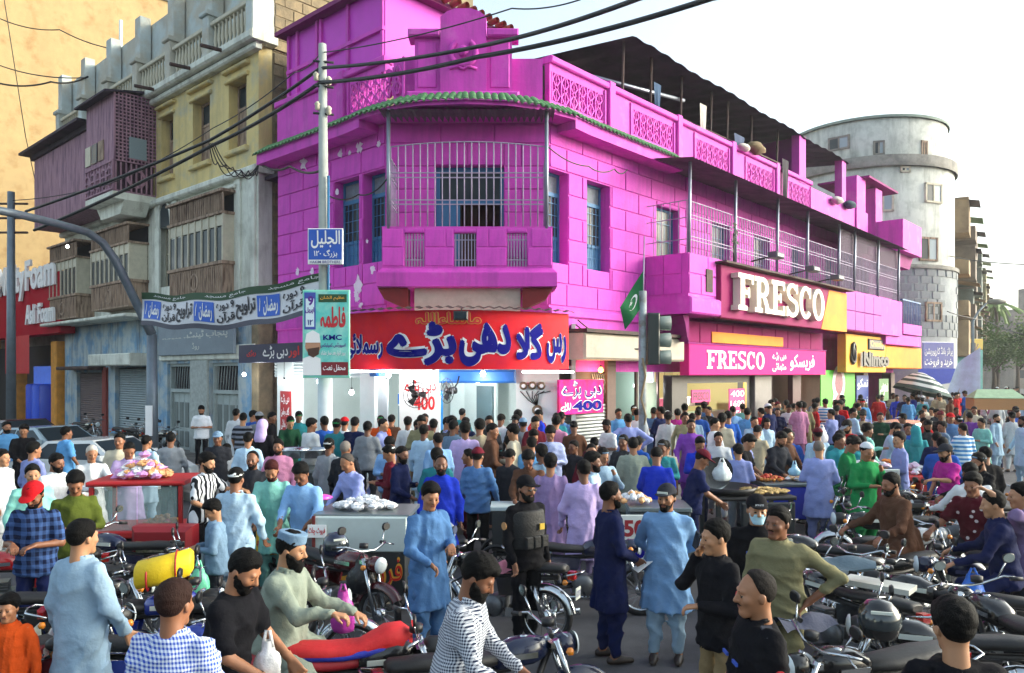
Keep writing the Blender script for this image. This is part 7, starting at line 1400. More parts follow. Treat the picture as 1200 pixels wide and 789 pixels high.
def body_mesh(pose, tier, fat=1.0):
    J = pose_joints(pose); hm = J['head']; ch = (.0065, .0085, .0125)[tier]; cb = (.022, .026, .034)[tier]; chunks = []
    hc = np.array(hm.translation); P, n, lo = grid(hc - [.13, .15, .20], hc + [.13, .15, .145], ch); H = hl(P, hm)
    def neckd(P): return cap_(P, J['neck'] + J['R'] @ np.array([0, .012, -.03]), np.array(hm @ Vector((0, .022, -.04))), .060, .054)
    d = smin(head_sdf(H, True), neckd(P), .022); chunks.append(nets(d, n, lo, ch))
    pts = np.array([J[k] for k in J if k[:2] in ('sh', 'el', 'wr', 'hi', 'kn', 'an')]); lo0, hi0 = pts.min(0) - .16, pts.max(0) + .16; hi0[2] = hc[2] - .17; lo0[2] = -.02
    P, n, lo = grid(lo0, hi0, cb); Rl = (P - J['pel'].astype(f32)) @ J['R'].astype(f32)
    a = np.interp(Rl[:, 2], [-.12, 0, .12, .3, .42, .5, .55], [.13, .14, .125, .145, .14, .07, .05]).astype(f32) * fat; b = np.interp(Rl[:, 2], [-.12, 0, .12, .3, .42, .5, .55], [.09, .1, .09, .1, .085, .055, .05]).astype(f32) * fat
    d = (np.sqrt((Rl[:, 0] / a) ** 2 + (Rl[:, 1] / b) ** 2) - 1) * np.minimum(a, b); d = np.maximum(d, np.maximum(Rl[:, 2] - .53, -.12 - Rl[:, 2])); d = smin(d, neckd(P), .03)
    for nm in 'LR':
        d = smin(d, cap_(P, J['sh' + nm], J['el' + nm], .048, .04), .03); d = smin(d, cap_(P, J['el' + nm], J['wr' + nm], .042, .028), .012); d = smin(d, cap_(P, J['hip' + nm], J['kn' + nm], .08, .052), .03); d = smin(d, cap_(P, J['kn' + nm], J['an' + nm], .052, .036), .012); an = J['an' + nm]; d = smin(d, cap_(P, an + [0, .03, -.03], an + [0, -.15, -.055], .038, .026), .015)
        if tier == 2: w = J['wr' + nm]; dv = w - J['el' + nm]; dv = dv / np.linalg.norm(dv); d = smin(d, cap_(P, w, w + dv * .13, .036, .030), .015)
    chunks.append(nets(d, n, lo, cb))
    if tier < 2:
        chd = (.0075, .010)[tier]
        for nm, sd in (('L', 1), ('R', -1)):
            pr = hand_prims(J, nm, sd); q = np.array([x for p in pr for x in p[:2]]); w = J['wr' + nm]; e = J['el' + nm]; P, n, lo = grid(np.minimum(q.min(0), w) - .04, np.maximum(q.max(0), w) + .04, chd); d = cap_(P, w + (e - w) * .25, w, .036, .027)
            for i, (a_, b_, r0, r1) in enumerate(pr): d = smin(d, cap_(P, a_, b_, r0, r1), .012 if i % 4 == 0 and i < 16 else .005)
            chunks.append(nets(d, n, lo, chd))
    def fidx(C):
        Hc = hl(C.astype(f32), hm); x, y, z = np.abs(Hc[:, 0]), Hc[:, 1], Hc[:, 2]; r = np.zeros(len(C), int); r[((x - .031) ** 2 / .0135 ** 2 + (z - .004) ** 2 / .0062 ** 2 < 1) & (y < -.07)] = 1; r[(x < .021) & (np.abs(z + .056) < .0085) & (y < -.088)] = 2; return r
    return mk('body', chunks, [M_skin, M_eye, M_lip], fidx), J
def torso_d(P, J, fat, ex=0.0, belly=0.0):
    Rl = (P - J['pel'].astype(f32)) @ J['R'].astype(f32); zz = [-.16, 0, .12, .3, .42, .485, .53]
    a = np.interp(Rl[:, 2], zz, [.175, .175, .165, .182, .165, .112, .066]).astype(f32) * fat + ex; b = np.interp(Rl[:, 2], zz, [.125, .13, .122, .128, .115, .085, .066]).astype(f32) * fat + ex
    if belly: b = b + belly * np.exp(-((Rl[:, 2] - .08) / .13) ** 2).astype(f32) * (Rl[:, 1] < 0)
    d = (np.sqrt((Rl[:, 0] / a) ** 2 + (Rl[:, 1] / b) ** 2) - 1) * np.minimum(a, b); return d, Rl
def folds(P, ph):
    x, y, z = P[:, 0], P[:, 1], P[:, 2]; a = np.sin(11 * x + 17 * z + 6 * y + 2.6 * np.sin(5 * y + 6 * z + ph)); b = np.sin(-13 * x + 14 * z + 7 * y + 3 * np.sin(5 * x + 3 * z + ph * 2)); c = np.sin(23 * z + 5 * x - 6 * y + 3 * np.sin(7 * x + ph))
    return 1.1 - (1 - np.abs(a)) ** 2 * 2.2 + 1.0 - (1 - np.abs(b)) ** 2 * 2.0 - .5 * c
def top_mesh(pose, J, kind, tier, fat, ph):
    c = (.015, .019, .029)[tier]; long_ = kind in ('kameez', 'long', 'abaya'); short = kind in ('tee', 'polo', 'halfshirt'); sit = (POSES[pose] if isinstance(pose, str) else pose)[5] == 'sit'
    pts = np.array([J[k] for k in J if k[:2] in ('sh', 'el', 'wr')]); hem = .02 if kind == 'abaya' else .50 if kind == 'kameez' else .80; lo0 = np.minimum(pts.min(0), [-.32, -.3, 9]) - .09; hi0 = np.maximum(pts.max(0), [.32, .3, 0]) + .09; lo0[2] = min(lo0[2], (hem if not sit else .5) - .04); hi0[2] = max(J['neck'][2] + .08, hi0[2])
    P, n, lo = grid(lo0, hi0, c); d, Rl = torso_d(P, J, fat, .012, .035 if fat > 1.08 else 0); d = np.maximum(d, np.maximum(Rl[:, 2] - .505, -.16 - Rl[:, 2]))
    if not sit:
        z = P[:, 2]; th = np.arctan2(P[:, 1], P[:, 0]); k = np.clip((1.0 - z) / .5, 0, 1); wob = 1 + (.055 * np.sin(9 * th + ph + 2 * np.sin(3 * z)) + .035 * np.sin(5 * th - ph * 2 + 4 * z)) * k if kind in ('kameez', 'abaya') else 1.0
        flare = .25 if kind == 'kameez' else .3 if kind == 'abaya' else .19; a = np.interp(z, [.0, .5, .75, 1.0, 1.15], [flare, flare, .215, .185, .17]).astype(f32) * fat * wob; b = np.interp(z, [.0, .5, .75, 1.0, 1.15], [flare * .82, flare * .78, .165, .137, .12]).astype(f32) * fat * wob
        yo = P[:, 1] + np.clip(z - .95, 0, .2) * math.sin(J['lean']); s_ = (np.sqrt((P[:, 0] / a) ** 2 + (yo / b) ** 2) - 1) * np.minimum(a, b); s_ = np.maximum(s_, np.maximum(z - 1.1, hem - z)); d = smin(d, s_, .05)
    else:
        for nm in 'LR':
            if kind == 'kameez': k2 = J['hip' + nm] + (J['kn' + nm] - J['hip' + nm]) * .8; d = smin(d, cap_(P, J['hip' + nm], k2, .125, .11), .06)
        if kind == 'kameez': d = smin(d, cap_(P, (0, .12, .92), (0, .2, .62), .15, .16), .06)
    for nm in 'LR':
        sh, el, wr = J['sh' + nm], J['el' + nm], J['wr' + nm]
        if short: d = smin(d, cap_(P, sh, sh + (el - sh) * .78, .070 * fat, .068), .05)
        else:
            wd = 1.15 if kind in ('kameez', 'abaya') else 1.0; d = smin(d, cap_(P, sh, el, .068 * fat, .058 * wd), .05); d = smin(d, cap_(P, el, el + (wr - el) * (.55 if kind == 'rolled' else .96), .057 * wd, .044 * wd), .02)
    d = d + (folds(P, ph) * .0058 if not long_ else folds(P * np.array([1.5, 1.5, .42], f32), ph) * .0062 + folds(P, ph + 2) * .0022)
    nk = J['neck'] + J['R'] @ np.array([0, -.018, .02]); r_ = np.linalg.norm(((P - nk.astype(f32)) @ J['R'].astype(f32))[:, :2], axis=1); zz = ((P - nk.astype(f32)) @ J['R'].astype(f32))[:, 2]
    if kind in ('shirt', 'polo', 'halfshirt', 'rolled', 'kameez', 'long'): d = smin(d, np.sqrt((r_ - .066) ** 2 + (np.abs(zz + .006 + .16 * np.clip(-((P - nk.astype(f32)) @ J['R'].astype(f32))[:, 1], -.03, .1)) * .6) ** 2) - .011, .008)
    return mk('top', [nets(d, n, lo, c)], [M_cloth])
def bottom_mesh(pose, J, kind, tier, fat, ph):
    c = (.016, .021, .030)[tier]; pts = np.array([J[k] for k in J if k[:2] in ('hi', 'kn', 'an')]); lo0, hi0 = pts.min(0) - .17, pts.max(0) + .17; lo0[2] = .04; hi0[2] = 1.06; P, n, lo = grid(lo0, hi0, c)
    sh = kind == 'shalwar'; d = ell_(P, J['pel'] + [0, .0, -.02], (.17 * fat, .125 * fat, .13))
    for nm in 'LR':
        an = J['an' + nm] + [0, 0, .03]; d = smin(d, cap_(P, J['hip' + nm], J['kn' + nm], .115 if sh else .095, .10 if sh else .072), .04); d = smin(d, cap_(P, J['kn' + nm], an, .10 if sh else .072, .066 if sh else .055), .03)
    d = d + folds(P * np.array([1, 1, .8], f32), ph + 1) * (.010 if sh else .005); return mk('trousers', [nets(d, n, lo, c)], [M_cloth])
def shoe_mesh(J, tier):
    ch = []
    for nm in 'LR':
        an = J['an' + nm]; P, n, lo = grid(an - [.07, .23, .10], an + [.07, .10, .03], .018 if tier < 2 else .03); d = smin(cap_(P, an + [0, .045, -.045], an + [0, -.06, -.045], .04, .043), cap_(P, an + [0, -.06, -.045], an + [0, -.165, -.055], .044, .034), .02); d = np.maximum(d, an[2] - .077 - P[:, 2]); ch.append(nets(d, n, lo, .018 if tier < 2 else .03))
    return mk('shoes', ch, [M_shoe])
_HC = {}
def hair_mesh(kind, tier):
    if (kind, tier) in _HC: return _HC[(kind, tier)]
    c = (.0075, .0095, .0135)[tier]; P, n, lo = grid((-.15, -.24, -.30 if kind in ('veil', 'long') else -.16), (.15, .19, .19), c); x, y, z = P[:, 0], P[:, 1], P[:, 2]; skull = ell_(P, (0, .014, .032), (.079, .099, .097)); nz = .0016 * (np.sin(90 * x + 5 * np.sin(40 * z + 60 * y)) + np.sin(80 * y - 50 * x + 3 * np.sin(60 * z)))
    M_ = M_hair
    if kind in ('short', 'thick', 'bald', 'crew'):
        base = {'short': .012, 'thick': .022, 'bald': .006, 'crew': .005}[kind]; zl = np.interp(y, [-.11, -.085, -.06, -.045, -.02, .0, .03, .06, .11], {'bald': [.2, .2, .2, .16, .07, .03, .0, -.05, -.062]}.get(kind, [.084, .080, .070, .045, .028, -.015, .012, -.05, -.066])) + .012 * np.sin(70 * x + 2 * np.sin(40 * y)) * .3; th_ = base * np.interp(z, [-.07, -.02, .03, .08, .13], [.15, .35, .55, 1.1, 1.25]); th_ = th_ * np.clip((z - zl) / .04 + .08, .08, 1); d = np.maximum(skull - th_ - .0012 + nz * np.clip(th_ / .012, .2, 1), (zl - z))
        if kind == 'thick': d = smin(d, np.maximum(ell_(P, (0, -.055, .098), (.058, .045, .03)) + nz, -1), .02)
        if kind != 'bald' or True:
            for s_ in (-1, 1): d = np.minimum(d, cap_(P, (s_ * .016, -.093, .027), (s_ * .046, -.083, .03), .0055, .004))
    elif kind == 'long': d = np.maximum(smin(skull - .016 + nz, cap_(P, (0, .06, 0), (0, .085, -.22), .085, .06) + nz, .03), np.where(y < -.03, .05 - z, -1))
    elif kind in ('beard', 'bigbeard', 'stubble'):
        e = {'beard': .007, 'bigbeard': .013, 'stubble': .0022}[kind]; zl = np.interp(np.abs(x), [0, .03, .05, .062, .08], [-.034, -.037, -.048, -.03, .0]); tp_ = np.clip((zl - z) / .03 + .15, .15, 1) * np.clip((.012 - y) / .03 + .1, .1, 1); d = head_sdf(P, False) - .0008 - e * tp_ + nz * (.3 if e < .005 else 1) * tp_; d = np.maximum(d, z - zl); d = np.maximum(d, y - .012)
        d = smax(d, -cap_(P, (-.013, -.105, -.056), (.013, -.105, -.056), .011, .011), .004)
        if kind == 'bigbeard': d = smin(d, ell_(P, (0, -.07, -.125), (.045, .035, .05)) + nz, .02)
        d = np.minimum(d, np.minimum(cap_(P, (0, -.106, -.038), (.028, -.093, -.048), .0065, .005), cap_(P, (0, -.106, -.038), (-.028, -.093, -.048), .0065, .005)))
    elif kind == 'moustache': d = np.minimum(cap_(P, (0, -.107, -.037), (.030, -.092, -.047), .0075, .005), cap_(P, (0, -.107, -.037), (-.030, -.092, -.047), .0075, .005))
    elif kind == 'topi': r = np.sqrt((x / .086) ** 2 + ((y - .012) / .106) ** 2) - 1; d = np.maximum(np.maximum(r * .086, z - .135 + .25 * (x * x + y * y) / .01 * .01), .052 - z - .12 * y); M_ = M_cloth
    elif kind == 'skullcap': d = np.maximum(skull - .012, .062 - z - .25 * y); M_ = M_cloth
    elif kind == 'cap': d = np.maximum(skull - .018, .05 - z); br = np.maximum(ell_(P, (0, -.115, .056 + .0), (.076, .088, .011)), y + .07); d = smin(d, br, .01); M_ = M_cloth
    elif kind == 'veil': d = smin(np.maximum(skull - .020, np.where((y < -.055) & (np.abs(x) < .06), .075 - z, -1)), np.maximum(cap_(P, (0, .05, -.02), (0, .06, -.22), .095, .125), -1), .03); d = np.maximum(d, -ell_(P, (0, -.11, -.03), (.065, .09, .105))); M_ = M_cloth
    elif kind == 'mask': d = np.maximum(head_sdf(P, False) - .006, np.maximum(np.maximum(z + .012, -.11 - z), y + .03)); M_ = M_cloth
    elif kind == 'glasses':
        d = np.full(len(P), 9., f32)
        for s_ in (-1, 1): d = np.minimum(d, ell_(P, (s_ * .033, -.105, .006), (.024, .008, .016))); d = np.minimum(d, cap_(P, (s_ * .055, -.098, .01), (s_ * .078, .01, .01), .004, .004))
        d = np.minimum(d, cap_(P, (-.012, -.108, .01), (.012, -.108, .01), .004, .004)); M_ = M_black
    nm = {'topi': 'cap', 'skullcap': 'cap', 'cap': 'cap', 'veil': 'headscarf', 'mask': 'face_mask', 'glasses': 'sunglasses', 'moustache': 'moustache', 'beard': 'beard', 'bigbeard': 'beard', 'stubble': 'beard'}.get(kind, 'hair')
    me = mk(nm, [nets(d, n, lo, c)], [M_]); _HC[(kind, tier)] = me; return me
PAL = {'white': '#d6dadd', 'pale blue': '#a9c6dd', 'light blue': '#7fa9d8', 'sky blue': '#5f9fd6', 'lavender': '#8f9ad2', 'lilac': '#b3a0d0', 'purple': '#7a3fa0', 'navy': '#161f48', 'black': '#111116', 'grey': '#858b92', 'grey-blue': '#6f8aa3', 'teal': '#2f8790', 'mint': '#86c9bd', 'beige': '#b5a98d', 'khaki': '#8f8a68', 'brown': '#5a3d2e', 'maroon': '#5c1424', 'red': '#b3161e', 'pink': '#d58fb4', 'magenta': '#b0288c', 'royal blue': '#1a34b4', 'denim': '#557fb2', 'olive': '#5a6628', 'green': '#1f8a4c', 'orange': '#c24a18', 'charcoal': '#2b2d34', 'tan': '#9a8460', 'grey-green': '#8d978a', 'dark green': '#1c4a34', 'mauve': '#8f7aa6', 'blue': '#2657ae', 'cream': '#cfc6ae'}
_PC = {}; PEOPLE = []
FACE = {'f': 0, 'b': 180, 'l': -90, 'r': 90, 'fl': -45, 'fr': 45, 'bl': -135, 'br': 135}
SKIN = ['#8a5c42', '#9a6a4c', '#7a4f38', '#a87a5a', '#6d4632']
ALLP = []
def person(px, ytop, pose, face, top, tc, bot='shalwar', bc=None, hair='short', beard=None, headw=None, hc='white', H=1.74, tier=None, fat=1.0, label=None, d=None, extra=None, skin=None, haircol='#080707', scale=1.0):
    rz = FACE[face] if isinstance(face, str) else face; hd0 = pose_joints(pose)['head'].translation; k0 = H / 1.72; Hh = (hd0.z + .118) * k0; ca, sa = math.cos(math.radians(rz)), math.sin(math.radians(rz)); hoff = Vector((ca * hd0.x - sa * hd0.y, sa * hd0.x + ca * hd0.y, 0)) * k0
    zb = 0.0
    if d is None:
        d = 900 * (EYE - Hh) / max(ytop - 438, 6)
        if on_pave((px - 600) / 900 * d, d): zb = .2; d = 900 * (EYE - Hh - zb) / max(ytop - 438, 6)
    elif on_pave((px - 600) / 900 * d, d): zb = .2
    if tier is None: tier = 0 if d < 6.6 else 1 if d < 11.5 else 2
    i = len(ALLP); var_ = i % 3 if tier == 2 else i; fat = round(fat, 2); bc = bc or tc
    key = (pose, top, tier, fat, var_ if tier < 2 else var_ % 2)
    if ('b', pose, tier, fat) not in _PC: _PC[('b', pose, tier, fat)] = body_mesh(pose, tier, fat)
    bm, J = _PC[('b', pose, tier, fat)]
    if key not in _PC: _PC[key] = top_mesh(pose, J, top, tier, fat, i * 1.3)
    kb = ('t', pose, bot, tier, fat)
    if kb not in _PC: _PC[kb] = bottom_mesh(pose, J, bot, tier, fat, i * .7)
    ks = ('s', pose, tier)
    if ks not in _PC: _PC[ks] = shoe_mesh(J, tier)
    base = Vector(((px - 600) / 900 * d, d, zb)) - hoff
    t = empty('person', base, math.radians(rz + random.uniform(-8, 8))); sc_ = H / 1.72 * scale; t.scale = (sc_ * random.uniform(.97, 1.04), sc_ * random.uniform(.97, 1.04), sc_)
    b = put('body', bm, t); b.color = (*lin(skin or random.choice(SKIN)), 1)
    tp_ = put({'kameez': 'kameez', 'abaya': 'gown'}.get(top, 'shirt'), _PC[key], t); patt = tc in PATM
    if patt: tp_.material_slots[0].link = 'OBJECT'; tp_.material_slots[0].material = PATM[tc]
    else: cc = np.array(lin(PAL[tc])) * random.uniform(.7, 1.05); tp_.color = (*cc, 1)
    bo = put('shalwar' if bot == 'shalwar' else 'trousers', _PC[kb], t); bo.color = (*(np.array(lin(PAL.get(bc, '#15151c'))) * random.uniform(.65, 1.0)), 1)
    put('shoes', _PC[ks], t)
    def hd(kind, colr):
        o = put('x', hair_mesh(kind, tier), t, J['head']); o.name = o.data.name.split('.')[0]; o.color = (*lin(colr), 1); return o
    if hair and headw not in ('veil',): hd(hair, haircol)
    if beard and (tier < 2 or i % 2 == 0): hd(beard, haircol if beard != 'wbeard' else '#cfcac2')
    if headw: hd(headw, PAL.get(hc, hc))
    for ex in (extra or ()): hd(*ex)
    ALLP.append(dict(o=t, px=px, y=ytop, tc=tc, top=top, bot=bot, bc=bc, headw=headw, hc=hc, face=rz, pose=pose, label=label, d=d, H=H, beard=beard, J=J)); return t
def decal(t, J, name, c, sx_, sz, m_, side='front'):
    """small sewn badge: on the chest at a torso-frame point, or half way down the upper arm"""
    if side in 'LR': sg_ = 1 if side == 'L' else -1; p = J['sh' + side] * .5 + J['el' + side] * .5 + np.array([sg_ * .069, 0, 0])
    else: p = J['T'](c)
    o = MB().prism([(sx_ / 2 * math.cos(a_), sz / 2 * math.sin(a_)) for a_ in [k * .6283 for k in range(10)]] if side in 'LR' else [(-sx_ / 2, -sz / 2), (sx_ / 2, -sz / 2), (sx_ / 2, sz / 2), (-sx_ / 2, sz / 2)], -.006, .006).build(name, m_, t); o.location = p; o.rotation_euler = (J['lean'], 0, {'L': math.pi / 2, 'R': -math.pi / 2}.get(side, 0)); return o
# ------------------------------------------------------------------ who stands where (photo column and top-of-head row; depth follows from the eye height)
P_ = person
# foreground
a = P_(885, 672, 'idle', 'l', 'halfshirt', 'black', 'trousers', 'khaki', 'bald', 'moustache', fat=1.12, label='balding moustached policeman in a black shirt with shoulder badges', haircol='#1c1816', skin='#9a6a4c'); J = ALLP[-1]['J']
decal(a, J, 'sleeve_badge', (-.29, 0, .33), .075, .075, mat('badge_red', '#b81c24', .6), side='R'); decal(a, J, 'sleeve_badge', (.29, 0, .33), .075, .075, MATS['badge_red'], side='L'); decal(a, J, 'chest_badge', (.08, -.155, .3), .07, .018, mat('badge_blue', '#2c4fb0', .6)); decal(a, J, 'chest_badge', (-.08, -.155, .3), .07, .018, mat('badge_blue', '#2c4fb0'))
for s_ in (-1, 1): o = MB().bevbox(-.05, .05, -.03, .03, 0, .012, .004).build('epaulette', mat('epaulette', '#2a2c38', .7), a); o.location = J['T']((s_ * .16, 0, .485)); o.rotation_euler = (0, s_ * .35, 0)
a = P_(912, 597, 'hip1', -25, 'rolled', 'khaki', 'shalwar', 'khaki', 'short', 'moustache', label='man in a khaki shirt with a moustache and one hand on his hip', fat=1.05)
a = P_(838, 612, 'phone', -70, 'shirt', 'black', 'trousers', 'tan', 'short', None, label='policeman in black with tan trousers holding a phone to his ear'); J = ALLP[-1]['J']; decal(a, J, 'sleeve_badge', (.285, 0, .33), .08, .08, MATS['badge_red'], side='L'); decal(a, J, 'sleeve_badge', (-.285, 0, .33), .08, .08, MATS['badge_red'], side='R')
ph = MB().bevbox(-.035, .035, -.005, .005, -.07, .07, .003).build('mobile_phone', mat('phone_black', '#17181c', .2)); ph.matrix_world = a.matrix_basis @ Matrix.Translation(J['wrR'] + np.array([.02, -.03, .10])) @ Matrix.Rotation(.4, 4, 'Y'); tag(ph, 'black mobile phone held to the ear of the policeman in tan trousers', 'phone')
a = P_(887, 583, 'idle', -10, 'shirt', 'black', 'trousers', 'black', 'short', None, 'cap', 'black', extra=[('mask', '#a9cfe0')], label='policeman in a black cap and a pale blue face mask'); J = ALLP[-1]['J']; o = decal(a, J, 'name_tag', (-.08, -.15, .3), .07, .02, MATS['badge_blue'])
hc_ = [c for c in a.children if c.name.startswith('cap')][0]; lettering('POLICE', hc_, -.035, .035, .062, .082, -.117, M_whitep, .03)
a = P_(781, 570, 'behind', -15, 'kameez', 'light blue', 'shalwar', 'pale blue', 'short', 'stubble', 'cap', 'charcoal', fat=1.1, label='stout man in a light blue kameez and dark cap, hands behind him'); hc_ = [c for c in a.children if c.name.startswith('cap')][0]; MB().box(-.05, .05, -.125, -.119, .06, .085).build('cap_emblem', M_plate, hc_)
a = P_(716, 567, 'paper', 110, 'kameez', 'navy', 'shalwar', 'navy', 'short', 'stubble', label='man in a dark navy kameez seen from the side with a paper in hand', H=1.76); J = ALLP[-1]['J']
pp = MB().bevbox(-.07, .07, -.005, .005, -.1, .1, .002).build('folded_paper', M_whitep); pp.matrix_world = a.matrix_basis @ Matrix.Translation(J['wrR'] + np.array([.02, -.09, -.06])) @ Matrix.Rotation(1.0, 4, 'X'); tag(pp, 'folded white paper in the hand of the man in dark navy', 'paper')
a = P_(617, 560, 'idle', 40, 'shirt', 'black', 'trousers', 'black', 'short', 'beard', 'cap', 'black', extra=[('glasses', '#111111')], label='black-clad officer in a cap, sunglasses and vest by the motorbikes', H=1.76, fat=1.06); J = ALLP[-1]['J']
ch_, _ = torso_d(np.zeros((1, 3), f32), J, 1.0); P0, n0, lo0 = grid((-.26, -.24, 1.0), (.26, .24, 1.46), .016); dd, Rl_ = torso_d(P0, J, 1.06, .035); dd = np.maximum(dd, np.maximum(Rl_[:, 2] - .44, .06 - Rl_[:, 2])); dd = smax(dd, -cap_(P0, (-.4, 0, 1.42), (.4, 0, 1.42), .075, .075), .02)
vest = put('vest', mk('vest', [nets(dd, n0, lo0, .016)], [mat('tactical_vest', '#0f1012', .7, bump=.5, bscale=50)]), a); decal(a, J, 'vest_emblem', (.07, -.185, .28), .06, .06, mat('badge_gold', '#c2a02c', .5)); decal(a, J, 'sleeve_badge', (-.28, 0, .33), .08, .08, mat('badge_tan', '#a87a4a', .6), side='R')
for x in (-.1, 0, .1): o = MB().bevbox(-.045, .045, -.02, .02, -.06, .06, .01).build('pouch', MATS['tactical_vest'], vest); o.location = J['T']((x, -.19, .13))
P_(560, 655, 'serve', 80, 'shirt', 'navycheck', 'trousers', 'charcoal', 'thick', 'bigbeard', label='bearded man in a small navy and white check shirt leaning on a motorbike', fat=1.04)
P_(505, 569, 'hold', 50, 'kameez', 'denim', 'shalwar', 'denim', 'thick', None, label='young man in a plain mid-blue kameez looking down beside the pale stall')
P_(517, 535, 'idle', 10, 'kameez', 'royal blue', 'shalwar', 'white', 'bald', 'beard', label='bearded man in a deep blue kameez and white shalwar facing us')
P_(341, 626, 'rider', 75, 'kameez', 'grey-green', 'shalwar', 'grey-green', 'short', 'bigbeard', 'topi', 'grey-blue', fat=1.14, label='seated rider in grey-green with a flat grey-blue cap and big beard', tier=0)
a = P_(287, 647, 'serve', 85, 'tee', 'black', 'trousers', 'black', 'short', 'beard', label='man in a plain black T-shirt looking down with a white bag', fat=1.08)
P_(250, 588, 'look', -80, 'shirt', 'grey-blue', 'trousers', 'charcoal', 'thick', None, H=1.45, label='boy in a slate blue shirt looking at a phone before the stall')
P_(205, 683, 'idle', 175, 'shirt', 'bluecheck', 'trousers', 'navy', 'short', None, label='man seen from behind in a blue and white checked shirt', fat=1.05, haircol='#2a1a16')
P_(97, 612, 'idle', 165, 'kameez', 'pale blue', 'shalwar', 'pale blue', 'short', None, label='man seen from behind in a long pale blue-grey kameez', H=1.75)
P_(10, 700, 'idle', 15, 'kameez', 'orange', 'shalwar', 'orange', 'thick', None, H=1.25, label='boy in a rust orange kurta at the lower corner', tier=0)
P_(40, 567, 'look', 10, 'polo', 'plaid', 'trousers', 'navy', 'short', 'stubble', 'cap', 'red', label='man in a red cap and navy plaid polo looking at his hands')
P_(88, 555, 'look', 25, 'rolled', 'olive', 'trousers', 'navy', 'thick', 'moustache', label='man in an olive green shirt beside the man in the red cap')
P_(1117, 708, 'idle', 170, 'tee', 'black', 'trousers', 'black', 'thick', None, label='dark-haired head seen from behind at the bottom edge by the blue bag')
P_(1043, 556, 'ride', -85, 'kameez', 'brown', 'shalwar', 'brown', 'short', 'stubble', fat=1.15, label='heavy man in a dark brown kameez riding a motorbike', tier=1)
a = P_(1163, 585, 'ride', -120, 'shirt', 'navy', 'trousers', 'navy', 'short', None, fat=1.05, label='rider in a navy sweatshirt with white lettering on the back', tier=1, d=7.6); J = ALLP[-1]['J']; lettering('Bbs', a, -.09, .09, 1.12, 1.24, 0, M_whitep, .04, bend=lambda p: (-p[0], .168 - p[1] + .0, p[2] + .1))
P_(1140, 562, 'ride', -50, 'halfshirt', 'dots', 'trousers', 'charcoal', 'thick', None, label='young man in a maroon shirt with white dots on a motorbike', tier=1, d=8.9)
P_(1196, 568, 'raise', -120, 'halfshirt', 'mauve', 'trousers', 'charcoal', 'short', None, label='man in a mauve shirt raising an arm at the edge', tier=1)
P_(1147, 518, 'ride', -80, 'shirt', 'black', 'trousers', 'navy', 'short', 'beard', 'skullcap', 'grey-blue', label='rider in a black jacket with red sleeves and a patterned headcloth', tier=1, d=11.2)
P_(1107, 522, 'reach', -85, 'tee', 'magenta', 'trousers', 'charcoal', 'short', 'beard', 'cap', 'charcoal', label='man in a magenta T-shirt and dark cap stretching out an arm', tier=1)
P_(1098, 507, 'idle', 150, 'kameez', 'navy', 'shalwar', 'navy', 'crew', None, label='crop-haired man in dark navy beside the red sweet cart')
P_(1137, 548, 'ride', 170, 'shirt', 'white', 'trousers', 'grey', 'short', None, label='rider in a plain white shirt behind the maroon dotted one', tier=1, d=10.0)
P_(645, 534, 'idle', 180, 'kameez', 'mauve', 'shalwar', 'mauve', 'thick', None, label='man seen from behind in a mauve kameez beside the officer'); P_(684, 541, 'idle2', 170, 'kameez', 'lilac', 'shalwar', 'lilac', 'short', None, label='man seen from behind in a pale lilac kameez'); P_(768, 526, 'serve', 175, 'kameez', 'royal blue', 'shalwar', 'royal blue', 'short', None, label='man seen from behind in a bright royal blue kameez at the grey stall')
P_(823, 529, 'serve', 80, 'tee', 'navy', 'trousers', 'navy', 'short', None, 'cap', 'maroon', label='vendor in a navy T-shirt and maroon cap at the griddle'); P_(960, 518, 'hold', 165, 'kameez', 'lavender', 'shalwar', 'lavender', 'crew', None, label='grey-haired man seen from behind in lavender by the orange bucket', haircol='#6a625c', fat=1.05); P_(985, 506, 'hold', 130, 'kameez', 'teal', 'shalwar', 'teal', 'short', None, label='man in a sea green kameez beside the lavender man')
P_(560, 526, 'idle', 170, 'shirt', 'denim', 'trousers', 'black', 'short', None, 'cap', 'maroon', label='man seen from behind in a denim shirt and maroon cap'); P_(597, 511, 'idle', 175, 'tee', 'black', 'trousers', 'charcoal', 'short', None, label='man seen from behind in a black T-shirt behind the white table'); P_(620, 530, 'serve', 0, 'rolled', 'brown', 'trousers', 'charcoal', 'thick', None, label='vendor in a brown shirt bending at the white serving table')
# left stalls
P_(277, 550, 'idle', 175, 'kameez', 'pale blue', 'shalwar', 'pale blue', 'short', None, 'skullcap', 'white', label='man seen from behind in pale blue with a white skullcap'); P_(243, 533, 'reach', 85, 'halfshirt', 'bwstripe', 'trousers', 'black', 'thick', 'beard', label='man in a black and white striped shirt reaching to the stall')
P_(326, 516, 'idle', 5, 'shirt', 'pink', 'trousers', 'grey', 'short', 'stubble', label='man in a pale pink shirt behind the stall vendors'); P_(296, 530, 'idle', 10, 'kameez', 'charcoal', 'shalwar', 'charcoal', 'bald', 'stubble', label='stout vendor in dark grey behind the metal stall', fat=1.1); P_(319, 541, 'serve', 10, 'kameez', 'mint', 'shalwar', 'mint', 'short', 'beard', label='vendor in mint bending over the metal stall', haircol='#3a1414'); P_(353, 545, 'serve', -10, 'rolled', 'light blue', 'trousers', 'grey', 'thick', None, label='vendor in sky blue looking down at the metal stall'); P_(408, 533, 'serve', -35, 'shirt', 'lavender', 'trousers', 'grey', 'bald', None, label='balding man in a lavender shirt at the white packets', haircol='#4a4440')
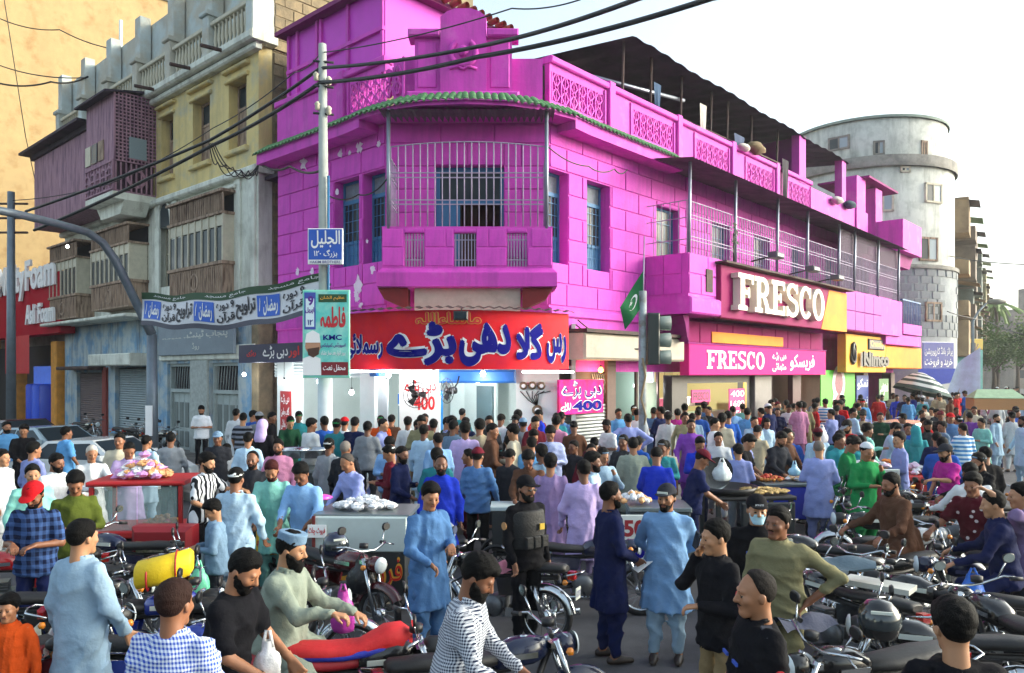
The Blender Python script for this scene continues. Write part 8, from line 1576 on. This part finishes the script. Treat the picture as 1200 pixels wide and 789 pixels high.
P_(386, 515, 'idle', 165, 'kameez', 'grey', 'shalwar', 'grey', 'short', None, 'skullcap', 'white', label='man seen from behind in pale grey with a white skullcap'); P_(405, 518, 'idle', 170, 'shirt', 'charcoal', 'trousers', 'charcoal', 'crew', None, label='grey-haired man seen from behind next to the white skullcap', haircol='#77706a'); P_(457, 514, 'look', 5, 'shirt', 'light blue', 'trousers', 'grey', 'thick', 'beard', label='bearded young man in light blue behind the pale-panelled stall'); P_(471, 524, 'hold', 80, 'kameez', 'navy', 'shalwar', 'navy', 'crew', 'beard', label='bearded man in navy in profile behind the pale-panelled stall')
P_(308, 493, 'idle', 160, 'abaya', 'black', 'trousers', 'black', None, None, 'veil', 'lilac', label='woman in a black gown and lilac headscarf'); P_(285, 485, 'idle2', 175, 'tee', 'darkstripe', 'trousers', 'charcoal', 'short', None, label='man seen from behind in a dark banded T-shirt'); P_(291, 508, 'idle', 180, 'kameez', 'pale blue', 'shalwar', 'white', 'short', None)
P_(277, 480, 'idle', 170, 'kameez', 'white', 'shalwar', 'white', 'short'); P_(297, 482, 'hold', 150, 'shirt', 'blue', 'trousers', 'charcoal', 'short'); P_(304, 484, 'idle', 180, 'shirt', 'grey', 'trousers', 'grey', 'short', None, 'cap', 'grey'); P_(319, 484, 'hold', 100, 'kameez', 'black', 'shalwar', 'black', 'short'); P_(339, 489, 'serve', 20, 'kameez', 'dark green', 'shalwar', 'charcoal', 'short', None, 'skullcap', 'green', label='cook in a green cap bending at the steel pans'); P_(350, 483, 'look', 30, 'kameez', 'teal', 'shalwar', 'charcoal', 'short', 'beard', 'skullcap', 'green', label='cook in a green cap and teal behind the steel pans')
P_(236, 476, 'look', 15, 'halfshirt', 'white', 'trousers', 'black', 'short', 'beard', label='man in a white shirt and black trousers alone by the carved doors'); P_(255, 507, 'idle', 10, 'shirt', 'charcoal', 'trousers', 'charcoal', 'short', None, 'cap', 'grey-blue', label='man in a grey-blue cap beside the white shirt back'); P_(266, 521, 'idle', 170, 'shirt', 'white', 'trousers', 'grey', 'short', H=1.5)
for x, y, po, fa, tp2, tc_, bo2, bc2, hw, hcc in ((431, 495, 'idle', 170, 'shirt', 'grey', 'trousers', 'charcoal', None, ''), (404, 490, 'idle', 175, 'shirt', 'white', 'trousers', 'navy', 'cap', 'red'), (416, 490, 'idle2', 160, 'tee', 'navy', 'trousers', 'navy', None, ''), (446, 488, 'idle', 0, 'kameez', 'orange', 'shalwar', 'orange', 'skullcap', 'green'), (459, 487, 'idle', 175, 'kameez', 'brown', 'shalwar', 'brown', None, ''), (490, 493, 'hold', 80, 'shirt', 'lavender', 'trousers', 'charcoal', None, ''), (498, 486, 'idle', 20, 'shirt', 'maroon', 'trousers', 'charcoal', None, ''), (508, 493, 'idle2', 165, 'shirt', 'grey', 'trousers', 'charcoal', None, ''), (525, 490, 'hold', 90, 'kameez', 'lavender', 'shalwar', 'lavender', None, ''), (532, 493, 'idle', 150, 'polo', 'grey-blue', 'trousers', 'charcoal', None, ''), (545, 496, 'idle', 180, 'kameez', 'lilac', 'shalwar', 'lilac', None, ''), (562, 493, 'idle2', 175, 'kameez', 'beige', 'shalwar', 'beige', None, ''), (577, 497, 'hold', 100, 'shirt', 'brown', 'trousers', 'charcoal', None, ''), (587, 487, 'look', 160, 'kameez', 'white', 'shalwar', 'white', 'skullcap', 'white'), (601, 499, 'hold', -100, 'shirt', 'cream', 'trousers', 'grey', None, ''), (613, 491, 'idle', 180, 'shirt', 'grey', 'trousers', 'navy', 'cap', 'grey-blue'), (627, 492, 'idle', 175, 'tee', 'royal blue', 'trousers', 'navy', None, ''), (623, 513, 'idle', 180, 'shirt', 'sky blue', 'trousers', 'navy', None, ''), (645, 501, 'look', 0, 'shirt', 'bluecheck', 'trousers', 'charcoal', None, ''), (652, 489, 'idle2', 150, 'kameez', 'pink', 'shalwar', 'pink', None, ''), (573, 488, 'hold', 20, 'shirt', 'charcoal', 'trousers', 'charcoal', None, ''), (604, 488, 'idle', -30, 'shirt', 'black', 'trousers', 'charcoal', 'cap', 'black'), (513, 508, 'idle', 200, 'shirt', 'light blue', 'trousers', 'navy', None, ''), (478, 490, 'idle', 180, 'kameez', 'white', 'shalwar', 'white', None, ''), (395, 492, 'idle', 170, 'kameez', 'teal', 'shalwar', 'teal', 'skullcap', 'green'), (365, 492, 'hold', 150, 'shirt', 'white', 'trousers', 'charcoal', None, ''), (380, 489, 'idle', -150, 'shirt', 'blue', 'trousers', 'charcoal', None, ''),
    (711, 493, 'look', -60, 'tee', 'white', 'trousers', 'charcoal', None, ''), (736, 486, 'hips', 180, 'kameez', 'lavender', 'shalwar', 'lavender', None, ''), (725, 480, 'idle', 20, 'kameez', 'sky blue', 'shalwar', 'sky blue', None, ''), (743, 476, 'idle', 0, 'kameez', 'teal', 'shalwar', 'teal', 'skullcap', 'white'), (766, 478, 'idle2', 160, 'kameez', 'denim', 'shalwar', 'denim', None, ''), (783, 484, 'idle', 170, 'kameez', 'white', 'shalwar', 'white', None, ''), (794, 480, 'idle', 175, 'kameez', 'magenta', 'shalwar', 'magenta', None, ''), (803, 474, 'hold', 130, 'shirt', 'cream', 'trousers', 'grey', None, ''), (818, 480, 'idle', 170, 'tee', 'blue', 'trousers', 'navy', None, ''), (830, 477, 'idle', -60, 'shirt', 'charcoal', 'trousers', 'charcoal', None, ''), (810, 492, 'idle', 0, 'kameez', 'purple', 'shalwar', 'purple', None, ''), (838, 491, 'phone', 80, 'shirt', 'white', 'trousers', 'charcoal', None, ''), (846, 486, 'idle2', 150, 'shirt', 'cream', 'trousers', 'grey', None, ''), (853, 482, 'idle', 175, 'kameez', 'blue', 'shalwar', 'blue', None, ''), (876, 479, 'idle', 160, 'kameez', 'sky blue', 'shalwar', 'sky blue', None, ''), (884, 489, 'idle', 10, 'shirt', 'pale blue', 'trousers', 'charcoal', None, ''), (820, 513, 'look', 10, 'shirt', 'royal blue', 'trousers', 'navy', None, ''), (776, 517, 'hold', -10, 'kameez', 'teal', 'shalwar', 'teal', 'skullcap', 'grey'), (742, 514, 'idle', 170, 'kameez', 'grey-green', 'shalwar', 'grey-green', None, ''), (707, 526, 'eat', 30, 'kameez', 'pale blue', 'shalwar', 'pale blue', 'skullcap', 'grey-blue'), (695, 532, 'idle', 80, 'shirt', 'pale blue', 'trousers', 'grey', None, ''),
    (878, 511, 'serve', 60, 'tee', 'black', 'trousers', 'charcoal', None, ''), (888, 500, 'serve', 140, 'kameez', 'beige', 'shalwar', 'beige', 'skullcap', 'black'), (926, 506, 'idle', 150, 'kameez', 'blue', 'shalwar', 'navy', None, ''), (915, 507, 'serve', 30, 'shirt', 'charcoal', 'trousers', 'charcoal', None, ''), (930, 473, 'idle', 175, 'shirt', 'pink', 'trousers', 'charcoal', None, ''), (942, 472, 'idle', 170, 'kameez', 'khaki', 'shalwar', 'khaki', None, ''), (954, 468, 'idle', 180, 'kameez', 'grey-blue', 'shalwar', 'grey-blue', None, ''), (967, 468, 'idle2', 170, 'tee', 'bluestripe', 'trousers', 'navy', None, ''), (980, 476, 'idle', 175, 'kameez', 'navy', 'shalwar', 'navy', 'skullcap', 'white'), (988, 468, 'idle', 160, 'shirt', 'black', 'trousers', 'charcoal', None, ''), (1000, 479, 'hold', 100, 'shirt', 'pale blue', 'trousers', 'navy', None, ''), (1011, 469, 'idle', -20, 'shirt', 'sky blue', 'trousers', 'navy', 'cap', 'red'), (1011, 483, 'look', -30, 'shirt', 'beige', 'trousers', 'charcoal', None, ''), (993, 494, 'look', -60, 'tee', 'red', 'trousers', 'charcoal', 'cap', 'grey'), (1017, 498, 'reach', 90, 'kameez', 'mint', 'shalwar', 'mint', 'skullcap', 'white'), (999, 513, 'serve', 60, 'kameez', 'green', 'shalwar', 'green', None, ''), (1016, 520, 'eat', 20, 'kameez', 'green', 'shalwar', 'green', 'skullcap', 'white'),
    (1064, 466, 'idle', 175, 'kameez', 'sky blue', 'shalwar', 'sky blue', None, ''), (1081, 464, 'idle', 170, 'kameez', 'pale blue', 'shalwar', 'pale blue', 'skullcap', 'white'), (1100, 461, 'idle2', 160, 'kameez', 'beige', 'shalwar', 'beige', None, ''), (1114, 466, 'idle', 20, 'kameez', 'brown', 'shalwar', 'brown', None, ''), (1049, 497, 'serve', 60, 'shirt', 'pale blue', 'trousers', 'charcoal', None, ''), (1064, 497, 'idle', -20, 'kameez', 'blue', 'shalwar', 'blue', None, ''), (1087, 493, 'look', 0, 'shirt', 'charcoal', 'trousers', 'charcoal', None, ''), (1104, 495, 'idle', -90, 'shirt', 'grey-blue', 'trousers', 'navy', None, ''), (1114, 485, 'idle', -10, 'shirt', 'denim', 'trousers', 'navy', 'cap', 'red'), (1128, 497, 'idle2', 170, 'shirt', 'bluestripe', 'trousers', 'navy', None, ''), (1123, 488, 'idle', 180, 'shirt', 'charcoal', 'trousers', 'charcoal', 'skullcap', 'white'), (1150, 491, 'hold', -60, 'kameez', 'mint', 'shalwar', 'mint', None, ''), (1168, 486, 'idle', 20, 'kameez', 'pale blue', 'shalwar', 'pale blue', None, ''), (1186, 484, 'idle', 170, 'kameez', 'white', 'shalwar', 'white', None, ''), (1198, 489, 'idle', -90, 'kameez', 'pale blue', 'shalwar', 'pale blue', None, ''), (1136, 484, 'idle2', 150, 'kameez', 'purple', 'shalwar', 'purple', None, ''),
    (8, 495, 'idle', 60, 'shirt', 'sky blue', 'trousers', 'navy', None, ''), (28, 499, 'hold', 40, 'kameez', 'black', 'shalwar', 'black', None, ''), (40, 519, 'idle', 160, 'shirt', 'lavender', 'trousers', 'charcoal', None, ''), (78, 501, 'idle', 150, 'halfshirt', 'sky blue', 'trousers', 'navy', None, ''), (140, 509, 'idle', 10, 'shirt', 'cream', 'trousers', 'grey', None, ''), (151, 519, 'look', 30, 'kameez', 'lilac', 'shalwar', 'lilac', None, ''), (172, 511, 'idle', 170, 'kameez', 'pale blue', 'shalwar', 'pale blue', None, ''), (67, 533, 'reach', 80, 'shirt', 'white', 'trousers', 'grey', None, ''), (38, 546, 'idle', 30, 'shirt', 'mint', 'trousers', 'navy', None, ''), (3, 528, 'idle', 90, 'kameez', 'white', 'shalwar', 'white', None, ''), (200, 508, 'idle', -160, 'shirt', 'grey', 'trousers', 'charcoal', None, '')):
    hr = random.choice(['short', 'short', 'thick', 'crew']); br = random.choice([None, None, 'beard', 'stubble']) if abs(fa) < 110 else None
    P_(x, y, po, fa, tp2, tc_, bo2, bc2, hr, br, hw, hcc or 'white', fat=random.choice([1.0, 1.0, 1.06]), H=random.choice([1.68, 1.72, 1.76, 1.8]))
P_(108, 523, 'reach', 40, 'kameez', 'white', 'shalwar', 'white', 'crew', 'beard', label='old white-bearded man in white handing out goods at the red cart', haircol='#b9b3aa'); P_(898, 491, 'idle', 10, 'kameez', 'pale blue', 'shalwar', 'pale blue', 'long', label='woman with long black hair in a pale blue dress by the sweet shop'); P_(1073, 500, 'idle', 160, 'abaya', 'teal', 'trousers', 'teal', None, None, 'veil', 'teal', label='woman in a teal headscarf beside the hemmed-in car'); P_(1172, 505, 'idle', -100, 'tee', 'magenta', 'trousers', 'navy', 'long', H=1.15, label='small girl in a bright pink top'); P_(542, 481, 'idle', 150, 'kameez', 'teal', 'shalwar', 'teal', 'short', d=20.2, H=1.72, label='shop worker in teal inside the white corner shop')
P_(1048, 348, 'idle', 30, 'shirt', 'charcoal', 'trousers', 'charcoal', d=36.5, label='person leaning on the small end balcony of the pink building'); ALLP[-1]['o'].location = FR.p(26.2, .6, 5.25); ALLP[-1]['o'].rotation_euler = (0, 0, FR.rz)
# the thick of the crowd down the right street and before the shops
taken = [(p['o'].location.x, p['o'].location.y) for p in ALLP]
cr = random.Random(21); tcs = ['white', 'pale blue', 'light blue', 'lavender', 'navy', 'black', 'grey', 'teal', 'mint', 'beige', 'khaki', 'brown', 'maroon', 'charcoal', 'denim', 'grey-blue', 'cream', 'blue', 'royal blue', 'pink', 'red', 'dark green', 'white', 'charcoal']
n_ok = 0; tries = 0
def free(x, y, r=.5): return all((x - a) ** 2 + (y - b) ** 2 > r * r for a, b in taken)
while n_ok < 144 and tries < 9000:
    tries += 1
    if n_ok < 88: s__ = 8 + 44 * cr.random() ** 1.25; out = cr.uniform(1.2, 4.5 + s__ * .22)
    elif n_ok < 108: s__ = cr.uniform(1.0, 12); out = cr.uniform(.8, 3.2)
    elif n_ok < 118: s__ = None; x, y = cr.uniform(-3.4, 1.3), cr.uniform(15.2, 18.2)
    else: s__ = None; x, y = cr.uniform(-2.2, 7.5), cr.uniform(11.6, 15.5)
    if s__ is not None: q = FR.p(s__, out); x, y = q.x, q.y
    px = 600 + 900 * x / y
    if not (440 < px < 1215) or not free(x, y) or y < 11.6: continue
    if any((x - v.x) ** 2 + (y - v.y) ** 2 < r_ * r_ for v, r_ in ((sc.location, .9), (gc.location, .7), (tb_.location, .9), (cpos(1062, 493), 1.9), (fs.location, 1.1), (ts.location, .35), (s4.location, .8), (s5.location, 1.0), (s3.location, .6), (pc_.location, .9))): continue
    tc_ = cr.choice(tcs); ks_ = cr.random() < .6; fa = cr.choice([180, 170, 150, -150, 90, -90, 0, 30, -40, 175]); hw = cr.choice([None] * 8 + ['skullcap', 'cap', 'skullcap'])
    P_(px, 500, cr.choice(['idle', 'idle', 'idle2', 'hold', 'look', 'talk', 'walk']), fa, 'kameez' if ks_ else cr.choice(['shirt', 'tee']), tc_, 'shalwar' if ks_ else 'trousers', tc_ if ks_ else cr.choice(['charcoal', 'navy', 'grey']), cr.choice(['short', 'short', 'thick', 'crew']), None, hw, cr.choice(['white', 'white', 'black', 'maroon', 'grey']), d=y, H=cr.choice([1.62, 1.7, 1.75, 1.8]), tier=2); taken.append((x, y)); n_ok += 1
# ---- labels that single each person out
ORD = ['first', 'second', 'third', 'fourth', 'fifth', 'sixth', 'seventh', 'eighth', 'ninth', 'tenth']
LM = [(60, 'the white saloon car', 0, 215, 0, 14), (170, 'the red glass cart', 100, 230, 8, 13), (340, 'the steel pans', 240, 400, 13, 30), (330, 'the metal stall', 240, 400, 0, 13), (430, 'the pale-panelled stall', 400, 480, 0, 13), (540, 'the red curved sign', 400, 660, 13, 40), (600, 'the white serving table', 480, 700, 0, 13), (690, 'the pink 400 board', 655, 730, 13, 40), (765, 'the glazed shop', 730, 812, 13, 40), (770, 'the grey price stall', 700, 815, 0, 13), (860, 'the lit sweet shop window', 812, 905, 13, 40), (880, 'the griddle stall', 815, 940, 0, 13), (930, 'the sweet shop doorway', 905, 960, 13, 40), (980, 'the green food poster', 960, 1003, 16, 60), (1014, 'the green stall', 960, 1035, 0, 16), (1020, 'the yellow snack sign', 1003, 1040, 16, 60), (1062, 'the hemmed-in car', 1040, 1100, 13, 20), (1075, 'the striped umbrella', 1040, 1105, 20, 80), (1120, 'the red sweet cart', 1035, 1140, 0, 16), (1166, 'the awning stall', 1105, 1260, 14, 80), (1170, 'the parked motorbikes', 1100, 1260, 0, 14)]
def lm(p):
    for (c, n, a, b, d0, d1) in LM:
        if a <= p['px'] < b and d0 <= p['d'] < d1: return n
    return 'the crowded shops'
grp = {}
for p in ALLP:
    tag(p['o'], None, 'person', 'people in the street crowd')
    if p['label']: p['o']['label'] = p['label']; continue
    f_ = (p['face'] + 360) % 360; vw = 'seen from behind' if 135 <= f_ <= 225 else 'facing us' if f_ <= 45 or f_ >= 315 else 'in profile'
    colr = {'bluecheck': 'blue checked', 'bluestripe': 'blue banded', 'darkstripe': 'dark banded'}.get(p['tc'], p['tc']); g_ = {'kameez': 'kameez', 'tee': 'T-shirt', 'polo': 'polo shirt', 'abaya': 'gown'}.get(p['top'], 'shirt'); hw = {'skullcap': ' and %s skullcap' % p['hc'], 'topi': ' and flat cap', 'cap': ' and %s cap' % p['hc']}.get(p['headw'], '')
    grp.setdefault('%s %s%s %s by %s' % (colr, g_, hw, vw, lm(p)[4:]), []).append(p)
for k, v in grp.items():
    v.sort(key=lambda p: p['px'])
    for i, p in enumerate(v): p['o']['label'] = 'person in ' + k + ('' if len(v) == 1 else ', %s from left' % ORD[min(i, 9)])
# ------------------------------------------------------------------ the dusty evening air
hz = MB().box(-235, 235, -45, 320, -1.0, 32.5).build('haze', None)
hm_ = bpy.data.materials.new('dusty_air'); hm_.use_nodes = True; hn = hm_.node_tree.nodes; hn.clear(); ho = hn.new('ShaderNodeOutputMaterial'); hv = hn.new('ShaderNodeVolumePrincipled')
hv.inputs['Color'].default_value = (.95, .97, 1, 1); hv.inputs['Density'].default_value = .0006; hv.inputs['Anisotropy'].default_value = .35
hm_.node_tree.links.new(hv.outputs[0], ho.inputs['Volume']); hz.data.materials.append(hm_); tag(hz, kind='stuff')
